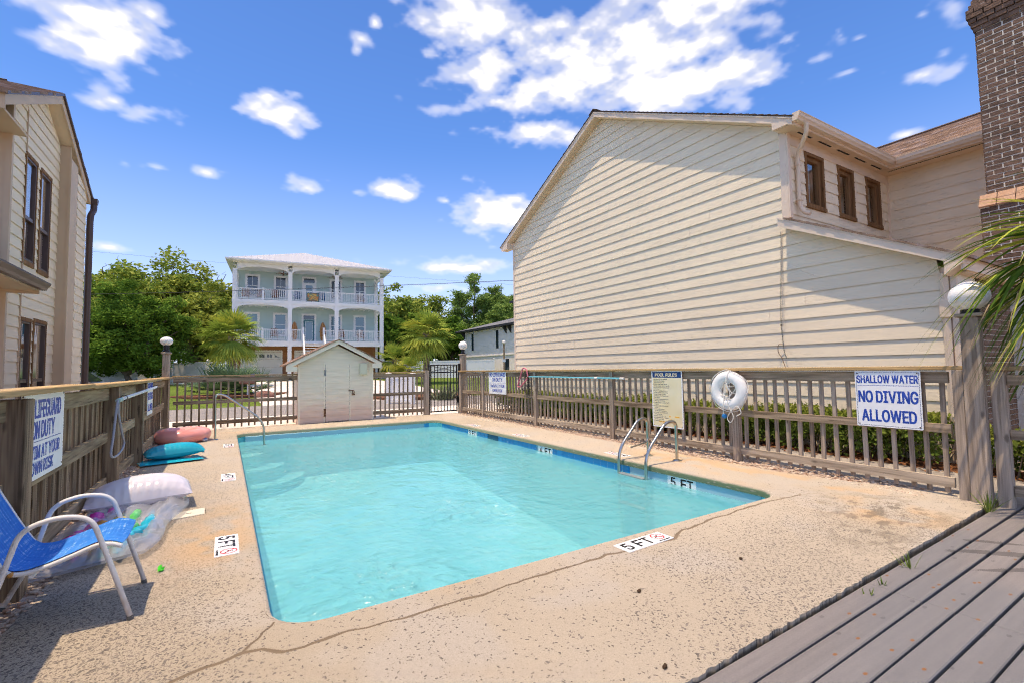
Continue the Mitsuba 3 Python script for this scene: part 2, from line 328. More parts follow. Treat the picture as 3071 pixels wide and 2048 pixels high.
def deck_col(p, n, uv):
    x, y = p.x, p.y
    big = fbm(x*.8, y*.8, 4.0, 3)
    c = mix((.355, .30, .225), (.41, .355, .28), big*1.3-.15)
    c = mix(c, (.385, .34, .28), smoothstep(.45, .7, fbm(x*2.3, y*2.3, 9., 3)))
    near_left = smoothstep(.35, -.35, x)*smoothstep(9.5, 5.0, y)
    right_low = smoothstep(1.5, 4., x)*smoothstep(2.5, 1.6, y)
    low = smoothstep(2.7, 2.2, y)*smoothstep(.3, 1.2, x)
    wear = smoothstep(.42, .66, fbm(x*1.1+5, y*1.1, 7., 3))
    dens = dr.clip(.10 + .85*near_left + .35*low*wear + .35*right_low*wear, 0, .95)
    dens = dr.select(y > 2.75, dr.select(x > .25, dens*.25, dens), dens)
    jx = x+.02*(noise(x*45, y*45, 1.)-.5); jy = y+.02*(noise(x*45, y*45, 6.)-.5)
    pb = dr.maximum(pebble(jx, jy, 42, dens), pebble(jx+5.2, jy+2.2, 55, dens*.8))
    small = pebble(jx+3.3, jy+1.7, 95, dens)
    stone = mix((.05, .045, .042), (.19, .165, .145), cell_rand(dr.floor(x*34), dr.floor(y*34), 2))
    c = mix(c, stone, pb*.8); c = mix(c, (.15, .125, .105), small*.6)
    grit = noise(x*240, y*240, 1.); c = c*(.90+.2*grit)
    # rust-brown runoff stains by the ladder, along the right fence and round the left depth marker
    def patch(cx, cy, rx, ry, a):
        ca, sa = math.cos(a), math.sin(a)
        u = ((x-cx)*ca+(y-cy)*sa)/rx; v = (-(x-cx)*sa+(y-cy)*ca)/ry
        return dr.exp(-(u*u+v*v))
    st = patch(5.45, 4.4, .42, 1.2, 0)+patch(5.3, 2.75, .38, .75, .12)+patch(4.85, 1.85, .28, .38, .5)*1.1+patch(-.05, 4.3, .32, .5, 0)+patch(1.28, 2.63, .12, .09, 0)*1.1+patch(.05, 5.1, .3, .5, 0)*.6+patch(.3, 12., .6, .3, 0)*.5
    stm = dr.clip(st, 0, 1)*smoothstep(.36, .62, fbm(x*5, y*4, 3., 4))
    c = mix(c, (.47, .30, .145), stm*.62)
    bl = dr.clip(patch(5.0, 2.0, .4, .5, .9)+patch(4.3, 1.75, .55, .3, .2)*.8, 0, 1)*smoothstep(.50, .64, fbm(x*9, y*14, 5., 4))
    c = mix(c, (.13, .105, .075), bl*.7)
    cr, fi = deck_parts(p)
    c = mix(c, (.17, .125, .08), cr*.9); c = mix(c, (.20, .15, .10), fi*.75)
    # algae on the pool-side nose of the slab, along the right and far sides
    nose = smoothstep(-.004, -.022, p.z)*smoothstep(.25, .6, noise(x*25, y*25, p.z*60)+.25)
    far = dr.maximum(smoothstep(4.55, 4.68, x), smoothstep(11.3, 11.5, y))
    alg = mix((.34, .34, .21), (.10, .16, .085), smoothstep(8.5, 4.5, y))
    c = mix(c, alg, nose*far*.85*smoothstep(12.4, 12.0, y)*smoothstep(2.5, 2.75, y))
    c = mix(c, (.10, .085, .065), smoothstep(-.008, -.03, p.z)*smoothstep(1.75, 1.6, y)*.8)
    return c
def deck_bump(p, n, uv):
    x, y = p.x, p.y
    cr, fi = deck_parts(p)
    return fbm(x*70, y*70, p.z*70, 3)*.004 - cr*.006 - fi*.003 + .0018*fbm(x*9, y*9, 0., 2)
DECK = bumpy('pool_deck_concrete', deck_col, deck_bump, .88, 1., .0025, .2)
ex = np.linspace(0, 1, 260)
edge = [(-.2+t*6.3, 1.300+t*6.3*.0325+.003*math.sin(t*57)+.016*(RNG.random()-.5)) for t in ex]
outer = [(-.97, 1.26)] + edge + [(6.22, 1.57), (5.98, 2.2), (5.72, 3.2), (5.72, 4.6), (5.76, 6.5), (5.80, 9), (5.86, 12.6), (5.9, 13.02), (3.6, 13.02), (3.45, 12.72), (1.4, 12.72), (-.9, 12.85), (-.93, 9), (-.92, 4)]
deck_poly = Polygon(outer).difference(pool_edge)
dm = M()
# slab with a rounded nose round the pool
rings, zs = [], []
for k, a in enumerate(np.linspace(0, PI/2, 5)):
    rings.append(pool_edge.buffer(.03*(1-math.sin(a)), quad_segs=8)); zs.append(-.03*(1-math.cos(a)))
top = Polygon(outer).difference(rings[0])
vv, ff = trimesh.creation.triangulate_polygon(top, engine='earcut')
dm.add(np.column_stack([vv, np.zeros(len(vv))]), ff)
def ring_pts(g, n=400):
    l = g.exterior if g.exterior.is_ccw else LineString(list(g.exterior.coords)[::-1])
    return np.array([l.interpolate(t, normalized=True).coords[0] for t in np.arange(n)/n])
def align(a, b):
    k = np.argmin(np.linalg.norm(b-a[0], axis=1)); return np.roll(b, -k, axis=0)
R0 = ring_pts(rings[0]); loops = [R0]
for r_ in rings[1:]: loops.append(align(loops[-1], ring_pts(r_)))
lev = [np.column_stack([l, np.full(len(l), z)]) for l, z in zip(loops, zs)]
lev.append(np.column_stack([loops[-1], np.full(400, -.072)]))
lev.append(np.column_stack([align(loops[-1], ring_pts(pool_edge.buffer(.05))), np.full(400, -.074)]))
n = 400
for a, b in zip(lev, lev[1:]):
    i = np.arange(n); j = (i+1) % n
    dm.add(np.vstack([a, b]), np.stack([i, j, j+n, i+n], 1))
oc = np.array(Polygon(outer).exterior.coords[:-1]); k = len(oc)
i = np.arange(k); j = (i+1) % k
dm.add(np.vstack([np.column_stack([oc, np.zeros(k)]), np.column_stack([oc, np.full(k, -.1)])]), np.stack([i, j, j+k, i+k], 1))
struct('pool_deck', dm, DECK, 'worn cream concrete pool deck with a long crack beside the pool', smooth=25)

# the pool itself
def plaster_col(p, n, uv):
    f = fbm(p.x*2.4, p.y*2.4, p.z*2.4, 4)
    return mix((.13, .55, .62), (.30, .74, .78), f*1.2-.1)
PLASTER = plain('pool_plaster', plaster_col, .8)
shell = M(); wall = ring_pts(pool_edge.buffer(.03), n)
floor_z = lambda x, y: np.interp(y, [2.6, 5.0, 11.8], [-1.62, -1.55, -1.05])
W = np.column_stack([wall, np.full(n, -.074)]); W2 = np.column_stack([wall, floor_z(wall[:, 0], wall[:, 1])])
i = np.arange(n); j = (i+1) % n
shell.add(np.vstack([W, W2]), np.stack([j, i, i+n, j+n], 1))
vv, ff = trimesh.creation.triangulate_polygon(Polygon(wall), engine='earcut')
def fl(v): return np.column_stack([v, floor_z(v[:, 0], v[:, 1])])
gx = np.arange(-.1, 5.2, .3)
grid = trimesh.creation.triangulate_polygon(Polygon(wall), engine='earcut')
ys = np.arange(2.5, 12.2, .5)
for a, b in zip(ys, ys[1:]):
    piece = Polygon(wall).intersection(sbox(-1, a, 7, b))
    for gpc in getattr(piece, 'geoms', [piece]):
        if gpc.geom_type == 'Polygon' and not gpc.is_empty:
            vv, ff = trimesh.creation.triangulate_polygon(gpc, engine='earcut'); shell.add(fl(vv), ff)
pool = thing('swimming_pool', 'rectangular turquoise swimming pool with a band of blue waterline tiles', 'swimming pool')
part(pool, 'shell', shell, PLASTER, smooth=20)
for q in range(3):
    s = 1.35-.38*q
    part(pool, 'step', M().prism([(.2, 11.74), (.2, 11.74-s)] + [(.2+s*math.sin(t), 11.74-s*math.cos(t)) for t in np.linspace(.1, PI/2, 12)], -.95+.25*q-.25, -.95+.25*q+.02, (np.eye(3), (0, 0, 0))), PLASTER)
def tile_col(p, n, uv):
    r = cell_rand(dr.floor((p.x+p.y)/.152), 2, 3)
    return mix((.012, .20, .50), (.03, .30, .62), r*.7+.3*noise(p.x*20, p.y*20, p.z*20))
TILE = plain('blue_tile', tile_col, .12, 0., .6)
GROUT = plain('tile_grout', (.30, .50, .60), .7)
def tile_row(ax, fixed, a, b, sgn, skip=(), slope=0.):
    """tiles set along x (ax 0) or y (ax 1) on the pool wall, facing sgn"""
    nt = int(round((b-a)/.152)); w = (b-a)/nt
    for q in range(nt):
        u0, u1 = a+q*w+.0025, a+(q+1)*w-.0025
        m_ = (u0+u1)/2
        if any(s0 < m_ < s1 for s0, s1 in skip): continue
        f = fixed + slope*(m_-a)
        if ax == 0: bx = bevelbox(u0, u1, min(f, f+sgn*.008), max(f, f+sgn*.008), -.226, -.0765, .002)
        else: bx = bevelbox(min(f, f+sgn*.008), max(f, f+sgn*.008), u0, u1, -.226, -.0765, .002)
        part(pool, 'tile', bx, TILE)
tile_row(0, 11.747, .45, 4.53, -1, [(2.33, 2.77)], -.0305)
tile_row(1, 4.788, 2.98, 11.35, -1, [(3.72, 4.17), (6.60, 7.02), (8.45, 8.92), (9.42, 9.83)], -.0028)
part(pool, 'tile_bed', M().box(.40, 4.6, 11.62, 11.74, -.23, -.075).box(4.775, 4.81, 2.95, 11.4, -.23, -.075), GROUT)
# skimmer mouth in the right wall
SK = plain('skimmer_plastic', (.02, .11, .20), .5)
part(pool, 'skimmer_mouth', M().box(4.762, 4.80, 8.47, 8.90, -.24, -.082), SK)
def text(s, h, wmax=None, depth=.0015, bold=True):
    m = meshkit.text_mesh(s, h, depth, bold)
    v = np.array(m.vertices); v[:, 0] -= v[:, 0].min()
    w = v[:, 0].max()
    if wmax is not None: v[:, 0] *= wmax/w
    return v, np.array(m.faces)
def lay(v, o, u, w):
    """lettering vertices to the plane with origin o, reading direction u, up direction w"""
    u, w = np.array(u, float), np.array(w, float); nn = np.cross(u, w)
    return np.array(o, float) + v[:, :1]*u + v[:, 1:2]*w + v[:, 2:]*nn
def wall_marker(txt, o, u, label):
    nn = np.cross(u, (0, 0, 1))
    k = thing('depth_marker', label, 'depth marker', 'depth marker tiles')
    o = np.array(o, float)
    part(k, 'tile', M().beam(o+np.array(u)*.0+np.array([0, 0, .075])-nn*.004, o+np.array(u)*.42+np.array([0, 0, .075])-nn*.004, .145, .012, (0, 0, 1)), SIGNW)
    for s, x, w in ((txt[0], .05, .075), (txt[2], .20, .085), (txt[3], .295, .085)):
        v, f = text(s, .105, w); part(k, 'letter', M().add(lay(v, o+np.array(u)*x+np.array([0, 0, .025])+nn*.0025, u, (0, 0, 1)), f), BLACKINK)
wall_marker('3 FT', (2.34, 11.682, -.222), (1, 0, 0), 'white 3 FT depth marker tile on the far pool wall below the shed')
wall_marker('3 FT', (4.758, 9.83, -.222), (0, -1, 0), 'white 3 FT depth marker tile on the right pool wall near the far corner')
wall_marker('4 FT', (4.765, 7.02, -.222), (0, -1, 0), 'white 4 FT depth marker tile halfway along the right pool wall')
wall_marker('5 FT', (4.773, 4.16, -.222), (0, -1, 0), 'white 5 FT depth marker tile behind the pool ladder')

# water: a rippled sheet that lets the sun through, a little cloudy
WZ = -.175
nx, ny = 260, 520
xs, ys = np.linspace(.18, 4.82, nx), np.linspace(2.66, 11.8, ny)
X, Y = np.meshgrid(xs, ys); P3 = np.stack([X, Y, X*0], -1)
def waves(P):
    h = .0105*(meshkit.fbm(P*np.array([2.6, 2.2, 1]), 3, 1)-.5)
    wx = P + .25*np.stack([meshkit.noise(P*1.7, 4), meshkit.noise(P*1.7, 5), P[..., 2]], -1)
    h += .0075*(meshkit.fbm(wx*np.array([4.6, 6.5, 1]), 4, 2)-.5)
    h += .0052*(meshkit.fbm(wx*np.array([12., 17., 1]), 3, 6)-.5)
    return h
Z = WZ + waves(P3)
V = np.stack([X, Y, Z], -1).reshape(-1, 3)
inside = np.array(Polygon(wall).buffer(.0).exterior.coords)
from shapely import contains_xy
keep = contains_xy(Polygon(wall).buffer(-.001), V[:, 0], V[:, 1])
i, j = np.meshgrid(np.arange(ny-1), np.arange(nx-1), indexing='ij'); a = i*nx+j
F = np.stack([a, a+1, a+nx+1, a+nx], -1).reshape(-1, 4)
F = F[keep[F].any(1)]
def ripple(p, n, uv):
    wx = p.x+.35*noise(p.x*1.7, p.y*1.7, 2.); wy = p.y+.35*noise(p.x*1.7+9, p.y*1.7, 4.)
    a = 1-dr.abs(2*noise(wx*5.5, wy*8., 1.)-1); b = 1-dr.abs(2*noise(wx*12+3, wy*17., 7.)-1); c = noise(wx*27, wy*38, 3.)
    big = .35+1.1*smoothstep(.3, .75, fbm(p.x*.9, p.y*.9, 5., 2))
    return big*(.026*a*a+.013*b*b+.0045*c)
scene['mat_water'] = {'type': 'blendbsdf', 'weight': .46, 'a': {'type': 'thindielectric', 'int_ior': 1.14},
    'b': {'type': 'bumpmap', 'arbitrary': mikit.proc(ripple, eps=.006), 'scale': 1., 'bsdf': {'type': 'principled', 'base_color': rgb(.19, .60, .655), 'roughness': .13, 'specular': .5}}}
struct('water', M().add(V, F), 'mat_water', 'clear rippled turquoise pool water', smooth=True)

# ------------------------------------------------------------------ signs and letters
def letters(parent, line, o, u, w, h, width, mat, sx=.86, name='letter'):
    """one line of raised print, every character a part of its own, fitted to the given width"""
    u, w = np.array(u, float), np.array(w, float)
    adv, glyphs, x = [], [], 0.
    from PIL import ImageFont
    for ch in line:
        if ch == ' ': x += h*.34; continue
        v, f = text(ch, h)
        wd = v[:, 0].max()
        glyphs.append((x, v, f)); x += wd + h*.12
    total = x - h*.12
    k = width/total
    for gx, v, f in glyphs:
        v = v.copy(); v[:, 0] = (v[:, 0]+gx)*k
        m = M()
        for dx, dz in ((-.022*h, 0), (.022*h, .0003)): m.add(lay(v+[dx, 0, dz], o, u, w), f)
        part(parent, name, m, mat)
def textline(m, s, o, u, w, h, width=None):
    v, f = text(s, h, None, .0008)
    if width: v[:, 0] *= width/v[:, 0].max()
    else: v[:, 0] *= .8
    m.add(lay(v, o, u, w), f)
def board(parent, o, u, w, W, H, mat, th=.003, r=.012, name='panel', lift=0.):
    """a thin sign panel with rounded corners; o is its lower left corner"""
    u, w = np.array(u, float), np.array(w, float); nn = np.cross(u, w)
    g = sbox(r, r, W-r, H-r).buffer(r, quad_segs=4)
    part(parent, name, M().prism(g, lift, lift+th, (np.array([u, w, nn]), o)), mat)
def strip(o, u, w, x0, x1, y0, y1, lift, th=.0006):
    u, w = np.array(u, float), np.array(w, float)
    return M().prism([(x0, y0), (x1, y0), (x1, y1), (x0, y1)], lift, lift+th, (np.array([u, w, np.cross(u, w)]), o))
def screws(k, o, u, w, W, H, mat, lift=.003):
    u, w = np.array(u, float), np.array(w, float); nn = np.cross(u, w)
    for x in (.025, W-.025):
        for y in (.025, H-.025):
            c = np.array(o)+u*x+w*y
            part(k, 'screw', M().tube([c+nn*lift, c+nn*(lift+.003)], .007, 8), mat)
SCREW = plain('screw', (.12, .09, .07), .5, .6)
def border(k, o, u, w, W, H, mat, ins=.012, t=.004):
    g = sbox(ins, ins, W-ins, H-ins).buffer(.0).difference(sbox(ins+t, ins+t, W-ins-t, H-ins-t))
    u_, w_ = np.array(u, float), np.array(w, float)
    part(k, 'border', M().prism(g, .003, .0036, (np.array([u_, w_, np.cross(u_, w_)]), o)), mat)
Zu = (0, 0, 1)
# right fence face at x = 5.925, reading direction -y
XR = 5.918
k = thing('warning_sign', 'white sign with large blue lettering reading shallow water no diving allowed', 'sign')
o, u = (XR, 2.515, .612), (0, -1, 0)
board(k, o, u, Zu, .575, .587, SIGNW); border(k, o, u, Zu, .575, .587, SIGNNAVY)
letters(k, 'SHALLOW WATER', (XR-.003, 2.497, .612+.462), u, Zu, .078, .536, SIGNBLUE)
part(k, 'rule', strip((XR, 2.515, .612), u, Zu, .022, .552, .432, .437, .003), SIGNBLUE)
letters(k, 'NO DIVING', (XR-.003, 2.487, .612+.258), u, Zu, .118, .52, SIGNBLUE)
letters(k, 'ALLOWED', (XR-.003, 2.464, .612+.06), u, Zu, .118, .475, SIGNBLUE)
screws(k, o, u, Zu, .575, .587, SCREW)
LIFEGUARD = ('NO LIFEGUARD', 'ON DUTY', 'SWIM AT YOUR', 'OWN RISK')
def lifeguard(o, u, W, H, label, mats=(SIGNBLUE, SIGNBLUE)):
    k = thing('lifeguard_sign', label, 'sign')
    board(k, o, u, Zu, W, H, SIGNW)
    o, u = np.array(o), np.array(u, float); nn = np.cross(u, (0, 0, 1.))
    for s, y, h, wd, mt in ((LIFEGUARD[0], .765, .165, .90, mats[0]), (LIFEGUARD[1], .545, .165, .58, mats[0]), (LIFEGUARD[2], .29, .125, .80, mats[1]), (LIFEGUARD[3], .09, .125, .56, mats[1])):
        letters(k, s, o+u*W*(1-wd)/2+np.array([0, 0, H*y])+nn*.003, u, Zu, h*H, wd*W, mt)
    part(k, 'rule', strip(o, u, Zu, .03, W-.03, H*.472, H*.480, .003), mats[0])
    screws(k, o, u, Zu, W, H, SCREW)
lifeguard((5.928, 10.975, .645), (0, -1, 0), .89, .58, 'white no lifeguard on duty sign on the far end of the right fence')
k = thing('warning_sign', 'narrow-looking white no diving allowed sign on the left fence near the corner', 'sign')
o, u = (-1.0, 9.06, .66), (0, 1, 0)
board(k, o, u, Zu, .60, .53, SIGNW)
letters(k, 'SHALLOW WATER', (-.997, 9.08, .66+.42), u, Zu, .07, .56, SIGNBLUE)
letters(k, 'NO DIVING', (-.997, 9.09, .66+.235), u, Zu, .105, .54, SIGNBLUE)
letters(k, 'ALLOWED', (-.997, 9.11, .66+.06), u, Zu, .105, .5, SIGNBLUE)
k = thing('lifeguard_sign', 'large white no lifeguard sign on the near end of the left fence', 'sign')
o, u = np.array((-1.048, 3.985, .614)), (0, 1, 0)
W_, H_ = .90, .572
board(k, o, u, Zu, W_, H_, SIGNW)
for s, y, h, wd, off in (('LIFEGUARD', .70, .20, .62, .28), ('ON DUTY', .465, .19, .52, .23), ('SWIM AT YOUR', .235, .145, .78, .12), ('OWN RISK', .06, .135, .50, .24)):
    letters(k, s, o+np.array([.003, off*W_, H_*y]), u, Zu, h*H_, wd*W_, SIGNBLUE)
letters(k, 'NO', o+np.array([.003, .06*W_, H_*.70]), u, Zu, .2*H_, .14*W_, SIGNBLUE)
part(k, 'rule', strip(o, u, Zu, .09, W_-.05, H_*.425, H_*.434, .003), SIGNBLUE)
screws(k, o, u, Zu, W_, H_, SCREW)
# pool rules
RULEBG = plain('rules_yellow', lambda p, n, uv: mix((.70, .62, .37), (.76, .70, .50), noise(p.y*9, p.z*9)), .4)
RULEY = plain('rules_highlight', (.75, .42, .06), .5)
k = thing('rules_sign', 'tall cream pool rules sign with a navy heading and small print', 'sign')
o, u = np.array((XR, 5.415, .330)), (0, -1, 0)
board(k, o, u, Zu, .60, .885, SIGNW); board(k, o+np.array([0, -.018, .018]), u, Zu, .564, .849, RULEBG, .001, .006, 'print_field', .003)
part(k, 'heading_band', strip(o, u, Zu, .02, .58, .775, .865, .0042), SIGNNAVY)
letters(k, 'POOL RULES', o+np.array([-.0048, -.075, .795]), u, Zu, .052, .43, RULEBG)
RULES = '1. THERE SHOULD BE NO SOLO SWIMMING.|2. THERE SHOULD BE NO RUNNING,|    BOISTEROUS OR ROUGH PLAY.|3. NO PERSON UNDER THE INFLUENCE OF|    ALCOHOL OR DRUGS SHOULD USE THE POOL.|4. THERE SHOULD BE NO SPITTING OR BLOWING|    NOSE IN POOL.|5. PERSONS WITH DIARRHEAL ILLNESS OR|    NAUSEA SHOULD NOT ENTER THE POOL.|6. PERSONS WITH SKIN, EYE, EAR OR|    RESPIRATORY INFECTIONS SHOULD NOT|    ENTER THE POOL.|7. PERSONS WITH OPEN SORES OR WOUNDS|    SHOULD NOT ENTER THE POOL.|8. NO ANIMALS OR PETS ALLOWED IN THE POOL|    ENCLOSURE.|9. NO GLASS ALLOWED IN THE POOL OR ON|    THE DECK.|10. NO CHILDREN SHOULD BE IN|    THE POOL WITHOUT SUPERVISION.|11. YOU SHOULD TAKE A SHOWER BEFORE|    ENTERING THE POOL.|12. THE POOL IS OPEN FROM       TO|13. THE MAXIMUM NUMBER OF SWIMMERS|    ALLOWED IN THE POOL IS|14. A TELEPHONE IS LOCATED'.split('|')
m = M()
for q, s in enumerate(RULES):
    ind = .05 if s.startswith(' ') else .025
    textline(m, s.strip(), o+np.array([-.0042, -ind, .742-q*.0262]), u, Zu, .0125)
part(k, 'small_print', m, SIGNGREY, kind='stuff')
for x0, x1, y in ((.33, .36, .165), (.44, .53, .165), (.35, .38, .118), (.13, .25, .075), (.21, .29, .047), (.2, .27, .03)):
    part(k, 'highlight', strip(o, u, Zu, x0, x1, y, y+.018, .0042), RULEY)
screws(k, o, u, Zu, .60, .885, SCREW)

# depth tiles let into the deck
def deck_marker(o, u, label, W=.47, D=.155, txt='5 FT', nodive=True):
    u = np.array(u, float)/np.linalg.norm(u); w = np.cross((0, 0, 1.), u); o = np.array(o, float)
    k = thing('deck_depth_marker', label, 'depth marker', 'depth markers on the deck')
    fr = (np.array([u, w, (0, 0, 1.)]), o)
    part(k, 'tile', M().prism(sbox(0, 0, W, D), -.004, .004, fr), SIGNW)
    for ch, x, wd in ((txt[0], .03, .07), (txt[2], .145, .07), (txt[3], .225, .08)):
        v, f = text(ch, D*.68, wd); part(k, 'letter', M().add(lay(v, o+u*x*W/.47+w*D*.16+np.array([0, 0, .0042]), u, w), f), BLACKINK)
    c = o+u*W*.83+w*D*.58
    a = np.linspace(0, 2*PI, 33)
    g = Polygon(np.column_stack([np.cos(a), np.sin(a)])*.055).difference(Polygon(np.column_stack([np.cos(a), np.sin(a)])*.046)).union(LineString([(-.036, .036), (.036, -.036)]).buffer(.0045))
    part(k, 'prohibition_ring', M().prism(g, .0042, .005, (fr[0], c)), REDINK)
    dv = LineString([(-.03, -.012), (0, .006), (.018, .026)]).buffer(.005).union(LineString([(0, .006), (.03, -.02)]).buffer(.004)).union(Polygon(np.column_stack([np.cos(a), np.sin(a)])*.008+[-.02, .022]))
    part(k, 'diver_pictogram', M().prism(dv.geoms[0] if hasattr(dv, 'geoms') else dv, .0036, .0043, (fr[0], c)), BLACKINK)
    m = M(); v, f = text('NO DIVING', .014, .115); m.add(lay(v, o+u*W*.71+w*D*.06+np.array([0, 0, .0042]), u, w), f)
    part(k, 'small_print', m, BLACKINK, kind='stuff')
deck_marker((2.42, 2.465, 0), (1, .045, 0), 'white 5 FT no diving tile on the near pool edge', .48)
deck_marker((-.045, 4.46, 0), (0, -1, 0), 'white 5 FT no diving tile on the left deck beside the pool', .47)
deck_marker((-.02, 7.15, 0), (0, -1, 0), 'white depth tile on the left deck, second from the near end', .47, .155, '4 FT')
deck_marker((-.0, 10.1, 0), (0, -1, 0), 'white depth tile on the left deck near the handrail', .42, .155, '3 FT')
deck_marker((5.05, 5.05, 0), (0, 1, 0), 'white depth tile on the right deck between the ladder rails', .42, .155)
deck_marker((4.98, 7.6, 0), (0, 1, 0), 'worn depth tile on the right deck beyond the ladder', .42, .155, '4 FT')
deck_marker((4.98, 9.6, 0), (0, 1, 0), 'farthest depth tile on the right deck', .42, .155, '3 FT')
LIDM = plain('lid_plastic', (.62, .58, .47), .6)
k = thing('skimmer_lid', 'cream rectangular skimmer lid set into the left deck', 'lid')
V = np.array([(-.387, 5.205, 0), (-.133, 5.258, 0), (-.14, 5.50, 0), (-.396, 5.448, 0)])*np.array([.888/.888, 1, 1])
c = V.mean(0); q = c+(V-c)*.97
part(k, 'lid', M().hexa(np.vstack([q+[0, 0, -.01], q+[0, 0, .004]])), LIDM)
q2 = c+(V-c)*1.02
part(k, 'frame', M().hexa(np.vstack([q2+[0, 0, -.01], q2+[0, 0, .001]])), plain('lid_gap', (.05, .045, .04), .9))
part(k, 'finger_hole', M().tube([c+[-.02, 0, .0042], c+[.02, 0, .0042]], .003, 6), BLACKINK)

# ------------------------------------------------------------------ fences
def vary(a): return (RNG.random()-.5)*2*a
# right fence: posts, three rails, slats on the far side of the rails, a cap board
RF = thing('picket_fence', 'long weathered grey picket fence with yellowed cap along the right side of the pool', 'fence')
posts = [11.38, 8.855, 6.396, 3.984]
for y in posts: part(RF, 'post', bevelbox(5.93, 6.02, y-.045, y+.045, -.06, 1.205), WG_Z)
part(RF, 'post', bevelbox(5.925, 6.02, 12.73, 12.83, -.06, 1.205), WG_Z)
part(RF, 'post', bevelbox(5.90, 5.94, 1.62, 1.70, -.06, 1.205), WG_Z)
ends = [12.73] + posts + [1.70]
for a, b in zip(ends, ends[1:]):
    y1, y0 = a-.046, b+.046
    for z0, z1 in ((1.085, 1.195), (.60, .685), (.088, .18)):
        d0, d1 = vary(.006), vary(.006)
        part(RF, 'rail', M().hexa([[5.965, y0, z0+d0], [6.003, y0, z0+d0], [6.003, y1, z0+d1], [5.965, y1, z0+d1], [5.965, y0, z1+d0], [6.003, y0, z1+d0], [6.003, y1, z1+d1], [5.965, y1, z1+d1]]), WG_Y if z0 < .5 else W_Y)
    ns = int(round((y1-y0)/.137))
    for q in range(ns):
        y = y0+(q+.5)*(y1-y0)/ns+vary(.008); t = vary(.006)
        zb = .035+vary(.012); w = .019+vary(.002); lean = vary(.005)
        part(RF, 'slat', M().hexa([[6.004, y-w+t, zb], [6.036, y-w+t, zb], [6.036, y+w+t, zb], [6.004, y+w+t, zb], [6.004, y-w-t, 1.12], [6.036, y-w-t, 1.12], [6.036, y+w-t, 1.12], [6.004, y+w-t, 1.12]]), WG_Z)
for a, b in ((12.85, 9.9), (9.897, 6.05), (6.047, 1.615)):
    part(RF, 'cap_board', bevelbox(5.90, 6.06, b, a, 1.207, 1.245, .006), CAP_Y)
# the same fence going on past the near lamp post
NF = thing('picket_fence', 'short stretch of picket fence right of the near lamp post', 'fence')
part(NF, 'post', bevelbox(5.955, 6.05, 1.355, 1.452, -.06, 1.195), WG_Z)
for z0, z1 in ((1.07, 1.16), (.585, .67), (.09, .18)): part(NF, 'rail', box(5.99, 6.03, -.6, 1.35, z0, z1), W_Y)
for q in range(12): part(NF, 'slat', box(6.032, 6.062, 1.20-q*.14, 1.24-q*.14, .05, 1.10), WG_Z)
part(NF, 'cap_board', bevelbox(5.93, 6.09, -.6, 1.47, 1.20, 1.238, .006), CAP_Y)
# front fence, two stretches
def front_fence(x0, x1, y, label, pitch, gate_post=False):
    k = thing('picket_fence', label, 'fence')
    for z0, z1 in ((1.09, 1.195), (.585, .67), (.10, .20)):
        part(k, 'rail', box(x0, x1, y-.02, y+.02, z0+vary(.008), z1+vary(.008)), W_X)
    ns = int(round((x1-x0)/pitch))
    for q in range(ns):
        x = x0+(q+.5)*(x1-x0)/ns+vary(.01); t = vary(.008); w = .018
        zb = .02+vary(.012)
        part(k, 'slat', M().hexa([[x-w+t, y+.021, zb], [x+w+t, y+.021, zb], [x+w+t, y+.05, zb], [x-w+t, y+.05, zb], [x-w-t, y+.021, 1.12], [x+w-t, y+.021, 1.12], [x+w-t, y+.05, 1.12], [x-w-t, y+.05, 1.12]]), W_Z)
    part(k, 'cap_board', bevelbox(x0-.02, x1+.02, y-.07, y+.08, 1.205, 1.238, .005), CAP_X)
    return k
front_fence(-.98, 1.56, 13.02, 'weathered picket fence stretch left of the pool shed', .145)
kf = front_fence(3.46, 4.90, 13.0, 'weathered picket fence stretch between the shed and the black gate', .135)
part(kf, 'post', bevelbox(4.90, 5.03, 12.93, 13.06, -.05, 1.26), WG_Z)
# left fence: posts and three rails on the pool side, boards beyond them
LF = thing('board_fence', 'dark weathered board fence along the left side of the deck', 'fence')
lp = [-1.0, 1.3, 4.02, 6.87, 8.72, 12.45]
for y in (1.3, 3.99, 6.87, 8.72): part(LF, 'post', bevelbox(-1.13, -1.0, y-.09, y+.06, -.06, 1.15), DARK_Z)
for y in (12.55, 12.86): part(LF, 'post', bevelbox(-1.14, -1.03, y-.05, y+.05, -.06, 1.17), DARK_Z)
ye = [.0, 1.3, 4.02, 6.87, 8.72, 12.5]
for a, b in zip(ye, ye[1:]):
    for z0, z1 in ((1.02, 1.145), (.555, .665), (.06, .17)):
        part(LF, 'rail', bevelbox(-1.125, -1.085, a+.06, b-.075, z0+vary(.008), z1+vary(.008)), DARK_Y)
y = .05
q = 0
while y < 12.75:
    w = .088 + vary(.006)
    if not 12.35 < y < 12.47:
        t = vary(.004); x = -1.128 if q % 2 else -1.142
        zb = .03+vary(.02)
        part(LF, 'board', M().hexa([[x-.02, y, zb], [x, y+t, zb], [x, y+w+t, zb], [x-.02, y+w, zb], [x-.02, y, 1.14], [x, y-t, 1.14], [x, y+w-t, 1.14], [x-.02, y+w, 1.14]]), DARK_Z)
    y += w + (.006 if q % 3 else .028)
    q += 1
for a, b, dz in ((.0, 2.4, 0), (2.403, 5.48, 0), (5.483, 9.9, -.012), (9.903, 12.95, 0)):
    part(LF, 'cap_board', bevelbox(-1.17, -.97, a, b, 1.175+dz, 1.213+dz, .006), CAP_Y)

